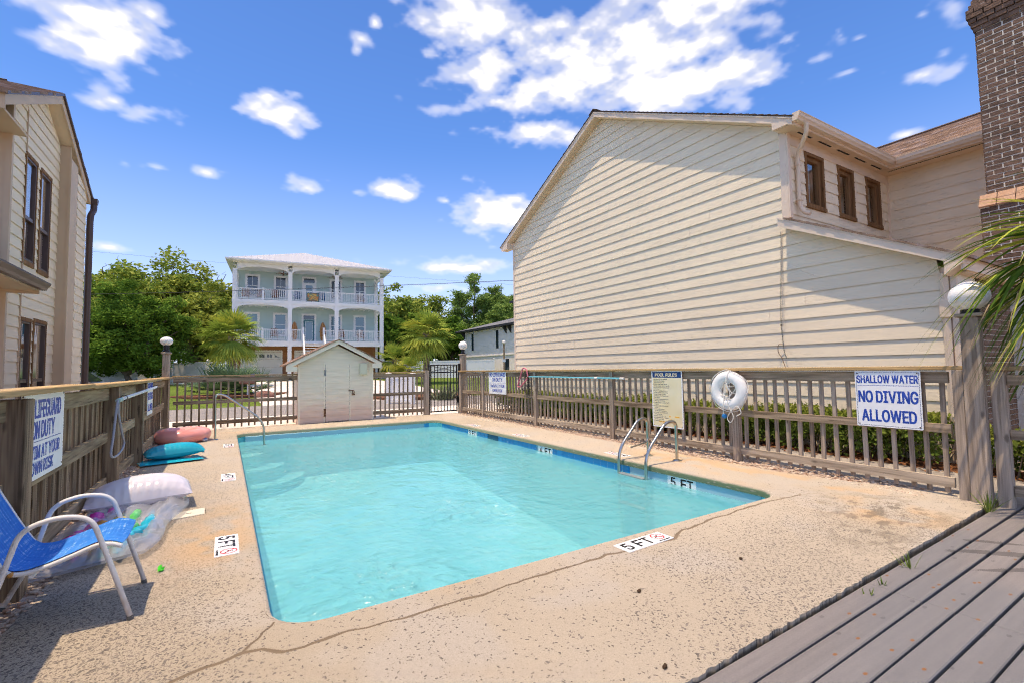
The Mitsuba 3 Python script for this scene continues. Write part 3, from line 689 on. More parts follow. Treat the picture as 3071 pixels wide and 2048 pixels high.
# gate
GT = thing('garden_gate', 'black metal garden gate with a crossed top panel between the front fence and right fence', 'gate')
gx0, gx1, gy = 5.055, 6.0, 13.0
part(GT, 'gate_post', box(5.035, 5.075, gy-.02, gy+.02, -.05, 1.45), BLACK_METAL)
part(GT, 'gate_post', box(5.98, 6.04, gy-.03, gy+.03, -.05, 1.46), BLACK_METAL)
part(GT, 'stile', box(5.095, 5.125, gy-.015, gy+.015, .045, 1.43), BLACK_METAL); part(GT, 'stile', box(5.915, 5.945, gy-.015, gy+.015, .045, 1.43), BLACK_METAL)
for z in (1.40, 1.19, .06): part(GT, 'rail', box(5.125, 5.915, gy-.015, gy+.015, z, z+.03), BLACK_METAL)
for q in range(7): part(GT, 'bar', M().box(5.215+q*.101, 5.233+q*.101, gy-.009, gy+.009, .09, 1.40), BLACK_METAL)
part(GT, 'brace', M().beam((5.125, gy-.012, 1.39), (5.915, gy-.012, 1.23), .016, .01, (0, 0, 1)), BLACK_METAL); part(GT, 'brace', M().beam((5.125, gy+.012, 1.23), (5.915, gy+.012, 1.39), .016, .01, (0, 0, 1)), BLACK_METAL)
part(GT, 'latch', box(5.945, 5.98, gy-.05, gy+.03, .30, .48), BLACK_METAL)

# lamp posts with white globes
GLOBE = plain('lamp_globe', (.82, .81, .79), .22, 0., .5)
def lamp_post(x0, x1, y0, y1, z, gx, gy, gzz, r, label, flat=.92, mat=WG_Z):
    k = thing('lamp_post', label, 'lamp post', 'globe lamp posts at the fence corners')
    part(k, 'post', bevelbox(x0, x1, y0, y1, -.06, z, .006), mat)
    part(k, 'post_cap', bevelbox(x0-.025, x1+.025, y0-.03, y1+.03, z+.001, z+.035, .008), WG_Y)
    part(k, 'collar', M().lathe([(0, 0), (.07, 0), (.07, .03), (.052, .045), (.052, gzz-z-.035-r*flat+.03), (0, gzz-z-.035-r*flat+.03)], (gx, gy, z+.036), 20), BLACK_METAL, smooth=40)
    part(k, 'globe', M().mesh(trimesh.creation.icosphere(4, 1.)).move(lambda v: v*[r, r, r*flat]+[gx, gy, gzz]), GLOBE, smooth=True)
    return k
lamp_post(5.88, 5.98, 1.478, 1.614, 1.69, 5.93, 1.545, 1.885, .148, 'tall lamp post with a white globe behind the palm leaves at the right')
part('lamp_post', 'side_board', bevelbox(5.985, 6.02, 1.50, 1.60, -.06, 1.66, .004), WG_Z)
lamp_post(6.045, 6.195, 12.88, 13.03, 1.705, 6.12, 12.95, 1.99, .128, 'lamp post with a white globe beside the black gate', 1.)
lamp_post(-1.165, -1.03, 12.72, 12.85, 1.72, -1.10, 12.785, 1.995, .118, 'lamp post with a white globe at the far left fence corner', .8)

# ------------------------------------------------------------------ boardwalk in the foreground
def plank_col(p, n, uv):
    k = cell_rand(dr.floor((p.y - p.x*.012 + .002)/.1235), 1, 1)
    f = fbm(p.x*3, p.y*60, 2.0, 3); g = noise(p.x*120, p.y*260, 1.)
    c = mix((.155, .142, .138), (.24, .22, .212), f*.5+k*.3+g*.25)
    c = mix(c, (.145, .152, .165), smoothstep(.5, .75, noise(p.x*.9, p.y*1.2, 3.))*.5)
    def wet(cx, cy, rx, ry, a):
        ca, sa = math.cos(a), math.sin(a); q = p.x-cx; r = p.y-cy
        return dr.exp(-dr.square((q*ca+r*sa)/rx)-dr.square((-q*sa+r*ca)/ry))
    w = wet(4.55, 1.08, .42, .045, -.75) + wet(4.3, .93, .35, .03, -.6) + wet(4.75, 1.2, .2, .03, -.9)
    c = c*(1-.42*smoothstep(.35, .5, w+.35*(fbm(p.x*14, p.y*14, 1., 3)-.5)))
    d, _, r = voronoi(p.x*9, p.y*16)
    c = c*(1-.25*dr.select(r > .92, smoothstep(.18, .12, d), 0.))
    d2, _, r2 = voronoi(p.x*4.2+3, p.y*8.1)
    return mix(c, (.22, .09, .02), dr.select(r2 > .62, smoothstep(.085, .03, d2), 0.)*.85)
PLANK = bumpy('grey_composite', plank_col, lambda p, n, uv: fbm(p.x*6, p.y*160, 0., 2)*.0012, .62, 1., .002, .3)
BW = numbered('boardwalk'); labels[BW] = {'label': 'grey composite plank walk in the right foreground', 'kind': 'structure'}
part(BW, 'bearer', box(-1, 8, -1.5, 1.25, -.3, -.075), DARK)
for r_ in range(13):
    y1 = 1.315-r_*.1235; y0 = y1-.1222
    cuts = [-1.2] + ([3.28] if r_ < 6 else [RNG.uniform(1, 5)]) + [7.4]
    if r_ in (1, 3): cuts = [-1.2, 1.0, 3.27, 7.4]
    for a, b in zip(cuts, cuts[1:]):
        bx = bevelbox(a+.0015, b-.0015, y0, y1, -.062, -.016+vary(.0022), .005).tm()
        v = np.array(bx.vertices); v[:, 1] += v[:, 0]*.025*(1-r_/7.) - .008
        part(BW, 'plank', trimesh.Trimesh(v, bx.faces, process=False), PLANK)

# gravel along the fences
def stones(n, fx, smin, smax, seed):
    g = np.random.default_rng(seed); m = trimesh.creation.icosphere(subdivisions=0)
    out_v, out_f = [], []
    for q in range(n):
        x, y = fx(g)
        s = g.uniform(smin, smax)
        v = m.vertices*(1+(g.random((12, 1))-.5)*.5)*np.array([s, s*g.uniform(.6, 1), s*g.uniform(.4, .7)])
        v = rotz(v, g.uniform(0, 6.28)) + [x, y, -.012+g.uniform(0, .012)]
        out_v.append(v); out_f.append(m.faces+12*q)
    return trimesh.Trimesh(np.vstack(out_v), np.vstack(out_f), process=False)
def stone_col(p, n, uv):
    r = cell_rand(dr.floor(p.x*48), dr.floor(p.y*48), 1)
    c = mix((.36, .26, .19), (.66, .56, .45), r)
    return mix(c, (.42, .20, .11), dr.select(cell_rand(dr.floor(p.x*48), dr.floor(p.y*48), 7) > .86, .6, 0.))
GRAV = plain('gravel', stone_col, .85)
GRAVBED = bumpy('gravel_bed', stone_col, lambda p, n, uv: (1-voronoi(p.x*60, p.y*60)[0])*.012, .9, 1., .003, .15)
struct('gravel_strip', M().box(5.68, 6.2, 1.6, 13.0, -.06, -.017), GRAVBED, 'tan gravel strip under the right fence')
struct('gravel_strip', M().box(-1.30, -.9, -.5, 13.0, -.06, -.014), GRAVBED, 'pinkish gravel strip under the left fence')
struct('gravel_strip', M().box(-.9, 5.0, 12.75, 13.04, -.06, -.012), GRAVBED, 'gravel strip under the front fence')
struct('gravel', stones(5200, lambda g: (5.73+.45*g.random()**.8, g.uniform(1.9, 12.8)), .008, .021, 1), GRAV, 'loose tan gravel along the foot of the right fence', kind='stuff')
struct('gravel', stones(3400, lambda g: (-1.24+.33*g.random(), g.uniform(2.6, 12.7)), .008, .024, 2), GRAV, 'loose pinkish gravel along the foot of the left fence', kind='stuff')

# ------------------------------------------------------------------ cream house on the right
class Frame:
    """a wall plane: origin, horizontal direction, outward normal"""
    def __init__(s, o, U, n): s.o, s.U, s.n = np.array(o, float), np.array(U, float), np.array(n, float)
    def p(s, u, z, out): return s.o + s.U*u + s.n*out + np.array([0, 0, z])
    def box(s, u0, u1, z0, z1, o0, o1):
        return M().hexa([s.p(u0, z0, o1), s.p(u1, z0, o1), s.p(u1, z0, o0), s.p(u0, z0, o0), s.p(u0, z1, o1), s.p(u1, z1, o1), s.p(u1, z1, o0), s.p(u0, z1, o0)])
    def poly(s, pts, o0, o1):
        return M().prism(pts, o0, o1, (np.array([s.U, [0, 0, 1.], s.n]), s.o))
def lap(parent, F, z0, z1, ub, ut, mat, d0=.0145, d1=.0025, th=.0055):
    """one lapped board: a thin slab whose foot stands proud of the board below and whose head is tucked behind the one above"""
    d0 = d0+.0065; up_ = .018
    k = (z1+up_-z0)/(z1-z0); ue = (ub[0]+(ut[0]-ub[0])*k, ub[1]+(ut[1]-ub[1])*k)
    part(parent, 'siding_board', M().hexa([F.p(ub[0], z0, d0), F.p(ub[1], z0, d0), F.p(ub[1], z0, d0-th), F.p(ub[0], z0, d0-th), F.p(ue[0], z1+up_, d1), F.p(ue[1], z1+up_, d1), F.p(ue[1], z1+up_, d1-th), F.p(ue[0], z1+up_, d1-th)]), mat)
def rows(parent, F, za, zb, e, span, mat, cuts=None, rng=None, joint=4.2):
    """lapped boards from za to zb; span(z) lists the (u0, u1) stretches at a height"""
    z = za
    while z < zb-.02:
        z1 = min(z+e, zb)
        sb, st = span(z+1e-4), span(z1-1e-4)
        if len(sb) != len(st): st = span((z+z1)/2); sb = st
        for (a, b), (c, d) in zip(sb, st):
            if b-a < .02: continue
            cs = [0., 1.]
            if b-a > joint and rng is not None:
                for q in range(int((b-a)/joint)): cs.append(rng.uniform(.12, .88))
                cs = sorted(cs)
            for s0, s1 in zip(cs, cs[1:]):
                j = .0015 if s0 > 0 else 0; k2 = .0015 if s1 < 1 else 0
                dd = rng.uniform(-.002, .003) if rng is not None else 0
                lap(parent, F, z+(rng.uniform(-.0015, .0015) if rng is not None else 0), z1, (a+(b-a)*s0+j, a+(b-a)*s1-k2), (c+(d-c)*s0+j, c+(d-c)*s1-k2), mat, .0145+dd)
        z = z1
SHING = bumpy('brown_shingle', lambda p, n, uv: mix(mix((.15, .10, .07), (.33, .225, .165), noise(p.x*16, p.y*4.6, p.z*16)), (.30, .24, .22), smoothstep(.55, .8, noise(p.x*7+3, p.y*7, p.z*7)))*(.85+.3*noise(p.x*150, p.y*150, p.z*150)), lambda p, n, uv: noise(p.x*220, p.y*220, p.z*220)*.0015, .9, 1., .002, .15)
SHINGD = plain('dark_shingle', lambda p, n, uv: mi.Color3f(.085, .062, .05)*(.6+.8*noise(p.x*40, p.y*40, p.z*40)), .9)
def brick_col(p, n, uv):
    r = cell_rand(dr.floor((p.x+p.y)*5.1), dr.floor(p.z/.0762), 4)
    f = fbm(p.x*30, p.y*30, p.z*45, 3); s = noise(p.x*90, p.y*90, p.z*90)
    c = mix((.10, .07, .052), (.20, .135, .10), r*.8+f*.5-.15)
    c = mix(c, (.27, .15, .085), smoothstep(.62, .8, f)*.6); c = c*(.7+.6*s)
    return mix(c, (.42, .40, .37), smoothstep(.90, .94, noise(p.x*26, p.y*26, p.z*26)))
BRICK = bumpy('dark_brick', brick_col, lambda p, n, uv: fbm(p.x*60, p.y*60, p.z*60, 3)*.012, .9, 1., .003, .15)
MORTAR = bumpy('mortar', lambda p, n, uv: mix((.55, .53, .47), (.78, .76, .69), fbm(p.x*18, p.y*18, p.z*18, 3)), lambda p, n, uv: fbm(p.x*70, p.y*70, p.z*70, 2)*.006, .95, 1., .003, .1)
CAPTILE = plain('orange_brick', lambda p, n, uv: mix((.42, .22, .115), (.52, .36, .25), fbm(p.x*9, p.y*9, p.z*9, 3)), .85)

HR = thing('siding_house', 'large cream lap-sided house with a plain gable wall beyond the right fence', 'house')
FG = Frame((8., 0, 0), (0, 1, 0), (-1, 0, 0))
zr = lambda y: 7.475-.5*abs(y-8.69)
ZL = lambda y: 2.56+.493*(y-2.24)          # under the lean-to roof
def gable_span(z):
    far = 12.93 if z < 5.33 else 8.69+(7.475-z)/.5
    if z < 2.60: near = 2.345
    elif z < 3.60: near = max(2.345, 2.24+(z-2.56)/.493)
    elif z < 5.27: near = 4.335
    else: near = 8.69-(7.475-z)/.5
    return [(near, far)]
rg = np.random.default_rng(3)
rows(HR, FG, -.05, 7.44, .206, gable_span, SIDE_R, rng=rg)
part(HR, 'wall', M().box(8.011, 16, 4.75, 13.0, -.1, 5.4).prism([(4.26, 5.3), (13.0, 5.3), (8.69, 7.46)], 8.011, 16, (np.array([[0, 1, 0], [0, 0, 1], [1, 0, 0.]]), (0, 0, 0))), TRIM_C)
part(HR, 'wall', M().box(8.011, 11.8, 2.21, 4.26, -.1, 2.5).prism([(2.21, 2.45), (4.26, 2.45), (4.26, 3.55), ], 8.011, 11.8, (np.array([[0, 1, 0], [0, 0, 1], [1, 0, 0.]]), (0, 0, 0))), TRIM_C)
part(HR, 'wall', M().box(11.83, 17, -3.0, 4.30, -.1, 5.2), TRIM_C)
part(HR, 'corner_board', bevelbox(7.974, 8.012, 4.215, 4.333, 3.70, 5.17), TRIM_C); part(HR, 'corner_board', bevelbox(7.974, 8.06, 4.19, 4.214, 3.70, 5.17), TRIM_C)
part(HR, 'corner_board', bevelbox(7.974, 8.012, 12.932, 13.02, -.1, 5.34), TRIM_C)
part(HR, 'corner_board', bevelbox(7.974, 8.012, 2.185, 2.25, -.1, 2.53), TRIM_C)
# barge boards, sloped soffits, the two roof slopes
sl = math.atan(.5)
def rake(ya, za, yb, zb, h0, h1, x0, x1, mat, name):
    part(HR, name, M().prism([(ya, za+h0), (yb, zb+h0), (yb, zb+h1), (ya, za+h1)], x0, x1, (np.array([[0, 1, 0], [0, 0, 1], [1, 0, 0.]]), (0, 0, 0))), mat)
for ye_, ze_ in ((13.38, 5.13), (3.985, 5.125)):
    s = 1 if ye_ > 8 else -1
    zt = 7.478-.5*abs(ye_-8.69)
    rake(8.69, 7.478, ye_, zt, 0, .098, 7.75, 7.782, TRIM_C, 'barge_board')
    rake(8.69, 7.576, ye_+s*.03, zt+.083, 0, .024, 7.735, 7.782, TRIM_C, 'drip_trim')
    rake(8.69, 7.478, ye_, zt, .002, .020, 7.782, 8.02, SOFFIT, 'soffit')
    rake(8.69, 7.60, ye_+s*.05, zt+.097, 0, .012, 7.735, 16.5, SHINGD, 'roof_deck')
    # overlapping shingle edges along the rake
    m = M(); L = abs(ye_-8.69)+.06; nn = int(L/.125)
    for q in range(nn):
        y0 = 8.69+s*q*.125; y1 = 8.69+s*(q+1)*.125
        z0 = 7.612-.5*abs(y0-8.69); z1 = 7.612-.5*abs(y1-8.69)
        m.prism([(y0, z0+.002), (y1, z1+.003), (y1, z1+.026), (y0, z0+.009)], 7.722+vary(.006), 16.5, (np.array([[0, 1, 0], [0, 0, 1], [1, 0, 0.]]), (0, 0, 0)))
    part(HR, 'roof_slope', m, SHINGD, kind='stuff')
part(HR, 'ridge_cap', M().prism([(8.53, 7.575), (8.69, 7.66), (8.85, 7.575), (8.85, 7.59), (8.69, 7.68), (8.53, 7.59)], 7.72, 16.5, (np.array([[0, 1, 0], [0, 0, 1], [1, 0, 0.]]), (0, 0, 0))), SHINGD)
# boxed eave ends
FB = Frame((7.782, 0, 0), (0, 1, 0), (-1, 0, 0))
part(HR, 'eave_end', FB.poly([(4.31, 5.165), (4.31, 5.30), (3.985, 5.14), (3.985, 5.165)][::-1], -.20, .034), TRIM_C)
part(HR, 'eave_end', FB.poly([(13.0, 5.12), (13.36, 5.12), (13.36, 5.145), (13.0, 5.325)], -.20, .034), TRIM_C)
# eave soffits, fascia and gutters of the near eave and of the wing
part(HR, 'soffit', M().box(7.79, 11.3, 3.985, 4.26, 5.150, 5.166).box(11.33, 11.84, -3, 4.26, 5.152, 5.168), SOFFIT)
for q in range(5):
    part(HR, 'soffit_vent', box(8.15+q*.66, 8.58+q*.66, 4.085, 4.115, 5.146, 5.151), DARK)
part(HR, 'soffit_vent', M().box(11.50, 11.53, -3, 4.1, 5.148, 5.153), DARK)
part(HR, 'fascia', M().box(7.785, 11.33, 3.965, 3.985, 5.13, 5.29).box(11.312, 11.332, -3, 3.99, 5.13, 5.29), TRIM_C)
def gutter_profile(): return [(0, 0), (-.075, 0), (-.085, .03), (-.105, .055), (-.11, .11), (-.12, .115), (-.12, .125), (-.10, .125), (-.10, .11), (-.008, .11), (-.008, .125), (0, .125)]
part(HR, 'gutter', M().prism(gutter_profile(), 7.73, 11.325, (np.array([[0, 1, 0], [0, 0, 1], [1, 0, 0.]]), (0, 3.963, 5.165))), GUTTER)
part(HR, 'gutter', M().prism(gutter_profile(), -3.0, 3.85, (np.array([[1, 0, 0], [0, 0, 1], [0, 1, 0.]]), (11.31, 0, 5.165))), GUTTER)
part(HR, 'gutter_end_cap', M().prism([(0, 0), (-.075, 0), (-.085, .03), (-.105, .055), (-.12, .115), (-.12, .128), (0, .128)], 7.722, 7.73, (np.array([[0, 1, 0], [0, 0, 1], [1, 0, 0.]]), (0, 3.963, 5.163))), GUTTER)
path = arc_path([(8.0, 3.895, 5.17), (8.02, 3.90, 5.03), (8.24, 4.175, 4.80), (8.245, 4.185, 3.97), (8.245, 4.13, 3.82), (8.25, 4.02, 3.755)], .10, 7)
DS = part(HR, 'downspout', M().tube(path, .036, 10), GUTTER, smooth=50)
for z in (4.62, 4.02): part(HR, 'downspout__strap', box(8.19, 8.30, 4.14, 4.235, z, z+.012), GUTTER)
part(HR, 'downspout', M().tube(arc_path([(7.955, 2.30, 2.42), (7.955, 2.30, 2.1), (7.955, 2.30, .60), (7.93, 2.27, .52)], .06, 4), .042, 4), GUTTER)
part(HR, 'downspout_boot', bevelbox(7.90, 8.0, 2.245, 2.355, 1.84, 2.08, .01), GUTTER)
# window wall and its three windows
FW = Frame((0, 4.24, 0), (1, 0, 0), (0, -1, 0))
WN = [(8.565, 9.20), (9.70, 10.325), (10.82, 11.45)]
def win_span(z):
    if z < 3.99: return [(8.06, 11.80)]
    if z < 4.975: return [(8.06, 8.565), (9.20, 9.70), (10.325, 10.82), (11.45, 11.80)]
    return [(8.06, 11.80)]
rows(HR, FW, 3.58, 3.99, .205, win_span, SIDE_R); rows(HR, FW, 3.99, 4.975, .197, win_span, SIDE_R)
part(HR, 'frieze_board', FW.box(8.06, 11.80, 4.98, 5.15, 0, .02), TRIM_C)
part(HR, 'inner_corner_board', box(11.79, 11.83, 4.20, 4.26, 2.9, 5.15), TRIM_C)
for a, b in WN:
    w = numbered(HR+'__window')
    def wp(n, m, mat, **kw): part(w, n, m, mat, **kw)
    z0, z1 = 3.995, 4.97
    wp('frame', FW.box(a, a+.055, z0, z1, -.02, .03), WINWOOD); wp('frame', FW.box(b-.055, b, z0, z1, -.02, .03), WINWOOD)
    wp('frame', FW.box(a+.055, b-.055, z1-.055, z1, -.02, .03), WINWOOD); wp('sill', FW.box(a-.005, b+.005, z0-.02, z0+.05, -.02, .045), WINWOOD)
    wp('sash', FW.box(a+.055, a+.10, z0+.05, z1-.055, -.09, -.02), WINWOOD); wp('sash', FW.box(b-.13, b-.055, z0+.05, z1-.055, -.09, -.02), WINWOOD)
    wp('sash', FW.box(a+.10, b-.13, z1-.12, z1-.055, -.09, -.02), WINWOOD); wp('sash', FW.box(a+.10, b-.13, z0+.05, z0+.10, -.09, -.02), WINWOOD)
    m = M(); q0, q1 = FW.p(a+.1, z0+.1, -.06), FW.p(b-.13, z1-.12, -.06)
    wp('pane', M().add([FW.p(a+.1, z0+.1, -.06), FW.p(b-.13, z0+.1, -.06), FW.p(b-.13, z1-.12, -.06), FW.p(a+.1, z1-.12, -.06)], [[0, 1, 2, 3]]), PANE)
    wp('interior', FW.box(a+.06, b-.06, z0+.05, z1-.06, -.4, -.3), DARK)
    us = np.linspace(a+.1, a+.1+(b-a)*.62, 40); m = M()
    V = np.array([FW.p(u, z, -.17+.018*math.sin(i*1.25)) for z in (z0+.06, z1-.1) for i, u in enumerate(us)]); i = np.arange(39)
    wp('curtain', M().add(V, np.stack([i, i+1, i+41, i+40], 1)), CURTAIN, smooth=True)
# wing wall beyond the recess
FC = Frame((11.82, 0, 0), (0, 1, 0), (-1, 0, 0))
rows(HR, FC, 2.55, 5.15, .206, lambda z: [(-3.0, 4.20)], SIDE_R)
# wing roof: shingles laid in courses
wr = numbered(HR+'__wing_roof')
zw = lambda x: 5.285+.5*(x-11.3)
part(wr, 'deck', M().add([(11.2, -3, zw(11.2)-.02), (14.45, -3, zw(14.45)-.02), (14.45, 8.69, zw(14.45)-.02), (11.2, 3.9, zw(11.2)-.02)], [[0, 1, 2, 3]]), SHINGD)
g = np.random.default_rng(8); ex_ = .128
nc = int(3.2/ex_*1.0)
rest = M()
count = 0
for c_ in range(25):
    x0 = 11.24+c_*ex_*.9; x1 = x0+ex_*1.05
    ymax = 4.0+(x0-11.24)*1.5
    y = 1.9-g.uniform(0, .25)
    while y < ymax:
        w = g.uniform(.24, .40); y1 = min(y+w, ymax)
        t = g.uniform(.009, .019)
        hx = M().hexa([[x0, y+.003, zw(x0)-.004], [x1, y+.003, zw(x1)-.004], [x1, y1-.003, zw(x1)-.004], [x0, y1-.003, zw(x0)-.004], [x0, y+.003, zw(x0)+t], [x1, y+.003, zw(x1)+.002], [x1, y1-.003, zw(x1)+.002], [x0, y1-.003, zw(x0)+t]])
        if count < 280: part(wr, 'shingle', hx, SHING)
        else: rest.add(np.vstack(hx.v), np.vstack(hx.f))
        count += 1; y = y1
    rest.add(*[np.vstack(q) for q in (lambda h: (h.v, h.f))(M().hexa([[x0, -3, zw(x0)-.004], [x1, -3, zw(x1)-.004], [x1, 1.75, zw(x1)-.004], [x0, 1.75, zw(x0)-.004], [x0, -3, zw(x0)+.012], [x1, -3, zw(x1)+.002], [x1, 1.75, zw(x1)+.002], [x0, 1.75, zw(x0)+.012]]))])
part(wr, 'shingles_beyond', rest, SHING, kind='stuff')
part(wr, 'ridge_cap', M().beam((14.14, -3, zw(14.14)+.02), (14.14, 8.0, zw(14.14)+.02), .3, .03, (1, 0, .45)), SHINGD)
# lean-to roof
lr = numbered(HR+'__lean_to_roof')
YZ = np.array([[0, 1, 0], [0, 0, 1], [1, 0, 0.]])
zt = lambda y: 2.60+.493*(y-2.05)
part(lr, 'barge_board', M().prism([(2.235, zt(2.235)-.14), (4.29, zt(4.29)-.17), (4.29, zt(4.29)-.045), (2.05, zt(2.05)-.03), (2.05, zt(2.05)-.10)], 7.75, 7.784, (YZ, (0, 0, 0))), TRIM_C)
part(lr, 'drip_trim', M().prism([(2.03, zt(2.03)-.032), (4.295, zt(4.295)-.047), (4.295, zt(4.295)-.022), (2.03, zt(2.03)-.01)], 7.738, 7.784, (YZ, (0, 0, 0))), TRIM_C)
part(lr, 'soffit', M().prism([(2.10, zt(2.10)-.14), (4.29, zt(4.29)-.165), (4.29, zt(4.29)-.15), (2.10, zt(2.10)-.12)], 7.784, 8.0, (YZ, (0, 0, 0))), SOFFIT)
part(lr, 'eave_end', M().prism([(2.05, zt(2.05)-.1), (2.235, 2.37), (2.235, zt(2.235)-.1)], 7.752, 7.99, (YZ, (0, 0, 0))), TRIM_C)
m = M()
for q in range(19):
    y0 = 2.0+q*.121; y1 = y0+.13
    if y1 > 4.30: break
    m.prism([(y0, zt(y0)-.02), (y1, zt(y1)-.015), (y1, zt(y1)+.004), (y0, zt(y0)+.018)], 7.725+vary(.006), 11.8, (YZ, (0, 0, 0)))
part(lr, 'shingle_courses', m, SHING, kind='stuff')
m = M()
for q in range(9):
    m.blob((7.78+RNG.uniform(0, .25), RNG.uniform(2.6, 4.2), 0), (.02, .05, .012), 1, .3)
# brick: lean-to front and chimney
bw = numbered(HR+'__brick_wall')
part(bw, 'mortar', box(8.05, 10.2, 2.20, 2.215, -.1, 2.5), MORTAR)
for r_ in range(30):
    z = .2+r_*.0762; x = 8.72+(.105 if r_ % 2 else 0)
    while x < 10.15:
        part(bw, 'brick', box(x, x+.197+vary(.002), 2.186+vary(.002), 2.20, z, z+.064), BRICK); x += .2105
part(bw, 'fascia', box(7.8, 10.2, 2.06, 2.09, 2.42, 2.58), TRIM_C)
part(bw, 'soffit', box(8.0, 10.2, 2.09, 2.20, 2.40, 2.42), SOFFIT)
ch = numbered(HR+'__chimney')
part(ch, 'mortar', M().box(10.207, 11.9, .9, 2.355, 2.0, 7.3).box(10.132, 11.9, .8, 2.42, 0., 3.66), MORTAR)
g = np.random.default_rng(21)
def course(z, xf, ye, off, h=.0615, dj=.004):
    y = ye - off
    first = True
    while y > 1.35:
        l = .197
        a = y-l
        if first and off > 0: part(ch, 'brick', box(xf+g.uniform(-dj, dj), xf+.09, y+.012, ye+g.uniform(-dj, dj), z, z+h-.004), BRICK)
        d = g.uniform(-dj, dj)
        part(ch, 'brick', M().hexa([[xf+d, a, z], [xf+.09, a, z], [xf+.09, y, z], [xf+d, y+g.uniform(-.002, .002), z], [xf+d+g.uniform(-dj, dj)*.6, a, z+h+g.uniform(-.003, .003)], [xf+.09, a, z+h], [xf+.09, y, z+h], [xf+d, y, z+h+g.uniform(-.003, .003)]]), BRICK)
        y = a-.016; first = False
r_ = 0
z = 3.87
while z < 6.52:
    course(z, 10.2, 2.37, 0 if r_ % 2 else .105); z += .0762; r_ += 1
for q, o in enumerate((.015, .035, .055, .075, .075, .045, .02, .0)):
    course(6.53+q*.0762, 10.2-o, 2.37+o, 0 if q % 2 else .105, .068, .003)
z = 2.3
r_ = 0
while z < 3.64:
    course(z, 10.125, 2.435, 0 if r_ % 2 else .105); z += .0762; r_ += 1
for q in range(6):
    y1 = 2.445-q*.205
    for a, b in ((0, .48), (.52, 1.)):
        x0, z0, x1, z1 = 10.105+.11*a, 3.665+.20*a, 10.105+.11*b, 3.665+.20*b
        part(ch, 'cap_tile', M().hexa([[x0, y1-.195, z0], [x1, y1-.195, z1], [x1, y1, z1], [x0, y1, z0], [x0-.02, y1-.195, z0+.02], [x1-.02, y1-.195, z1+.02], [x1-.02, y1, z1+.02], [x0-.02, y1, z0+.02]]), CAPTILE)
# loose cable hanging down the gable
CABLE = plain('cable', (.10, .085, .07), .6); CABLEW = plain('cream_cable', (.60, .52, .42), .6)
kc = thing('hanging_cable', 'thin cable hanging down the cream gable wall with a frayed loose end', 'cable')
part(kc, 'strand', M().tube(smooth_path([(7.965, 4.36, 3.50), (7.955, 4.38, 2.9), (7.95, 4.41, 2.3), (7.95, 4.42, 1.95), (7.955, 4.40, 1.55), (7.93, 4.36, 1.43), (7.93, 4.34, 1.38)]), .0055, 6), CABLE, smooth=True)
part(kc, 'strand', M().tube(smooth_path([(7.965, 4.355, 3.50), (7.945, 4.365, 2.9), (7.945, 4.37, 2.3), (7.95, 4.385, 1.92)]), .004, 6), CABLEW, smooth=True)
part(kc, 'loose_end', M().tube(smooth_path([(7.94, 4.41, 1.62), (7.92, 4.47, 1.60), (7.92, 4.47, 1.48), (7.93, 4.43, 1.40), (7.94, 4.40, 1.30), (7.94, 4.37, 1.20)]), .006, 6), plain('brown_cable', (.22, .12, .07), .6), smooth=True)
part(kc, 'knot', M().blob((7.95, 4.42, 1.93), (.012, .014, .02), 1), CABLE, smooth=True)

# ------------------------------------------------------------------ peach house on the left
HL = thing('siding_house', 'peach lap-sided two storey house with brown windows beyond the left fence', 'house')
XI, XO = -2.88, -2.70
FI = Frame((XI, 0, 0), (0, 1, 0), (1, 0, 0)); FO = Frame((XO, 0, 0), (0, 1, 0), (1, 0, 0))
RY, RZ = 11.6, 6.50
zl = lambda y: RZ-.17-.5*abs(y-RY)
LW = [(10.70, 11.19, 3.20, 4.93), (11.44, 11.97, 3.17, 4.93), (10.74, 11.17, .55, 2.19), (11.36, 11.99, .55, 2.22)]
def spanL(z):
    near = 10.04 if z < 5.5 else RY-(zl(RY)-z)/.5
    far = 12.75 if z < zl(12.75) else RY+(zl(RY)-z)/.5
    s = [(max(near, 10.04), far)]
    for a, b, z0, z1 in LW:
        if z0-.02 < z < z1: s = [q for (c, d) in s for q in (((c, a), (b, d)) if c <= a and d >= b else ((c, d),))]
    # the vertical seam between the two stretches of boards
    return [q for (c, d) in s for q in ([(c, 10.668), (10.70, d)] if c < 10.668 < d and d > 10.71 else [(c, min(d, 10.668) if c < 10.668 else d)])]
def safe_rows():
    z = -.1; e = .18; rr = np.random.default_rng(4)
    brk = sorted({z0-.02 for _, _, z0, _ in LW} | {z1 for *_, z1 in LW})
    while z < 6.3:
        z1 = z+e
        sm = spanL((z+z1)/2)
        for a, b in sm:
            if b-a < .03: continue
            bb, tb = b, b
            if z > zl(12.75)-.2: bb = min(b, RY+(zl(RY)-z)/.5); tb = min(b, max(a+.01, RY+(zl(RY)-z1)/.5)) if b > RY else b
            aa, ta = a, a
            if z > 5.4: aa = max(a, RY-(zl(RY)-z)/.5); ta = max(a, RY-(zl(RY)-z1)/.5) if a < RY else a
            if bb-aa < .02: continue
            lap(HL, FI, z, z1, (aa, bb), (min(ta, tb), max(ta, tb)), SIDE_L, .0145+rr.uniform(-.002, .002))
        z = z1
safe_rows()
part(HL, 'wall', M().box(-9, XI-.45, 10.06, 13.74, -.1, 5.0).prism([(10.06, 4.99), (13.74, 4.99), (13.74, zl(13.74)), (RY, zl(RY)-.01), (10.06, zl(10.06))], -9, XI-.011, (YZ, (0, 0, 0))), TRIM_B)
part(HL, 'seam_batten', FI.box(10.672, 10.697, -.1, 5.7, 0, .03), TRIM_B)
part(HL, 'corner_board', M().box(-2.92, -2.845, 10.02, 10.09, -.1, 5.5), TRIM_B)
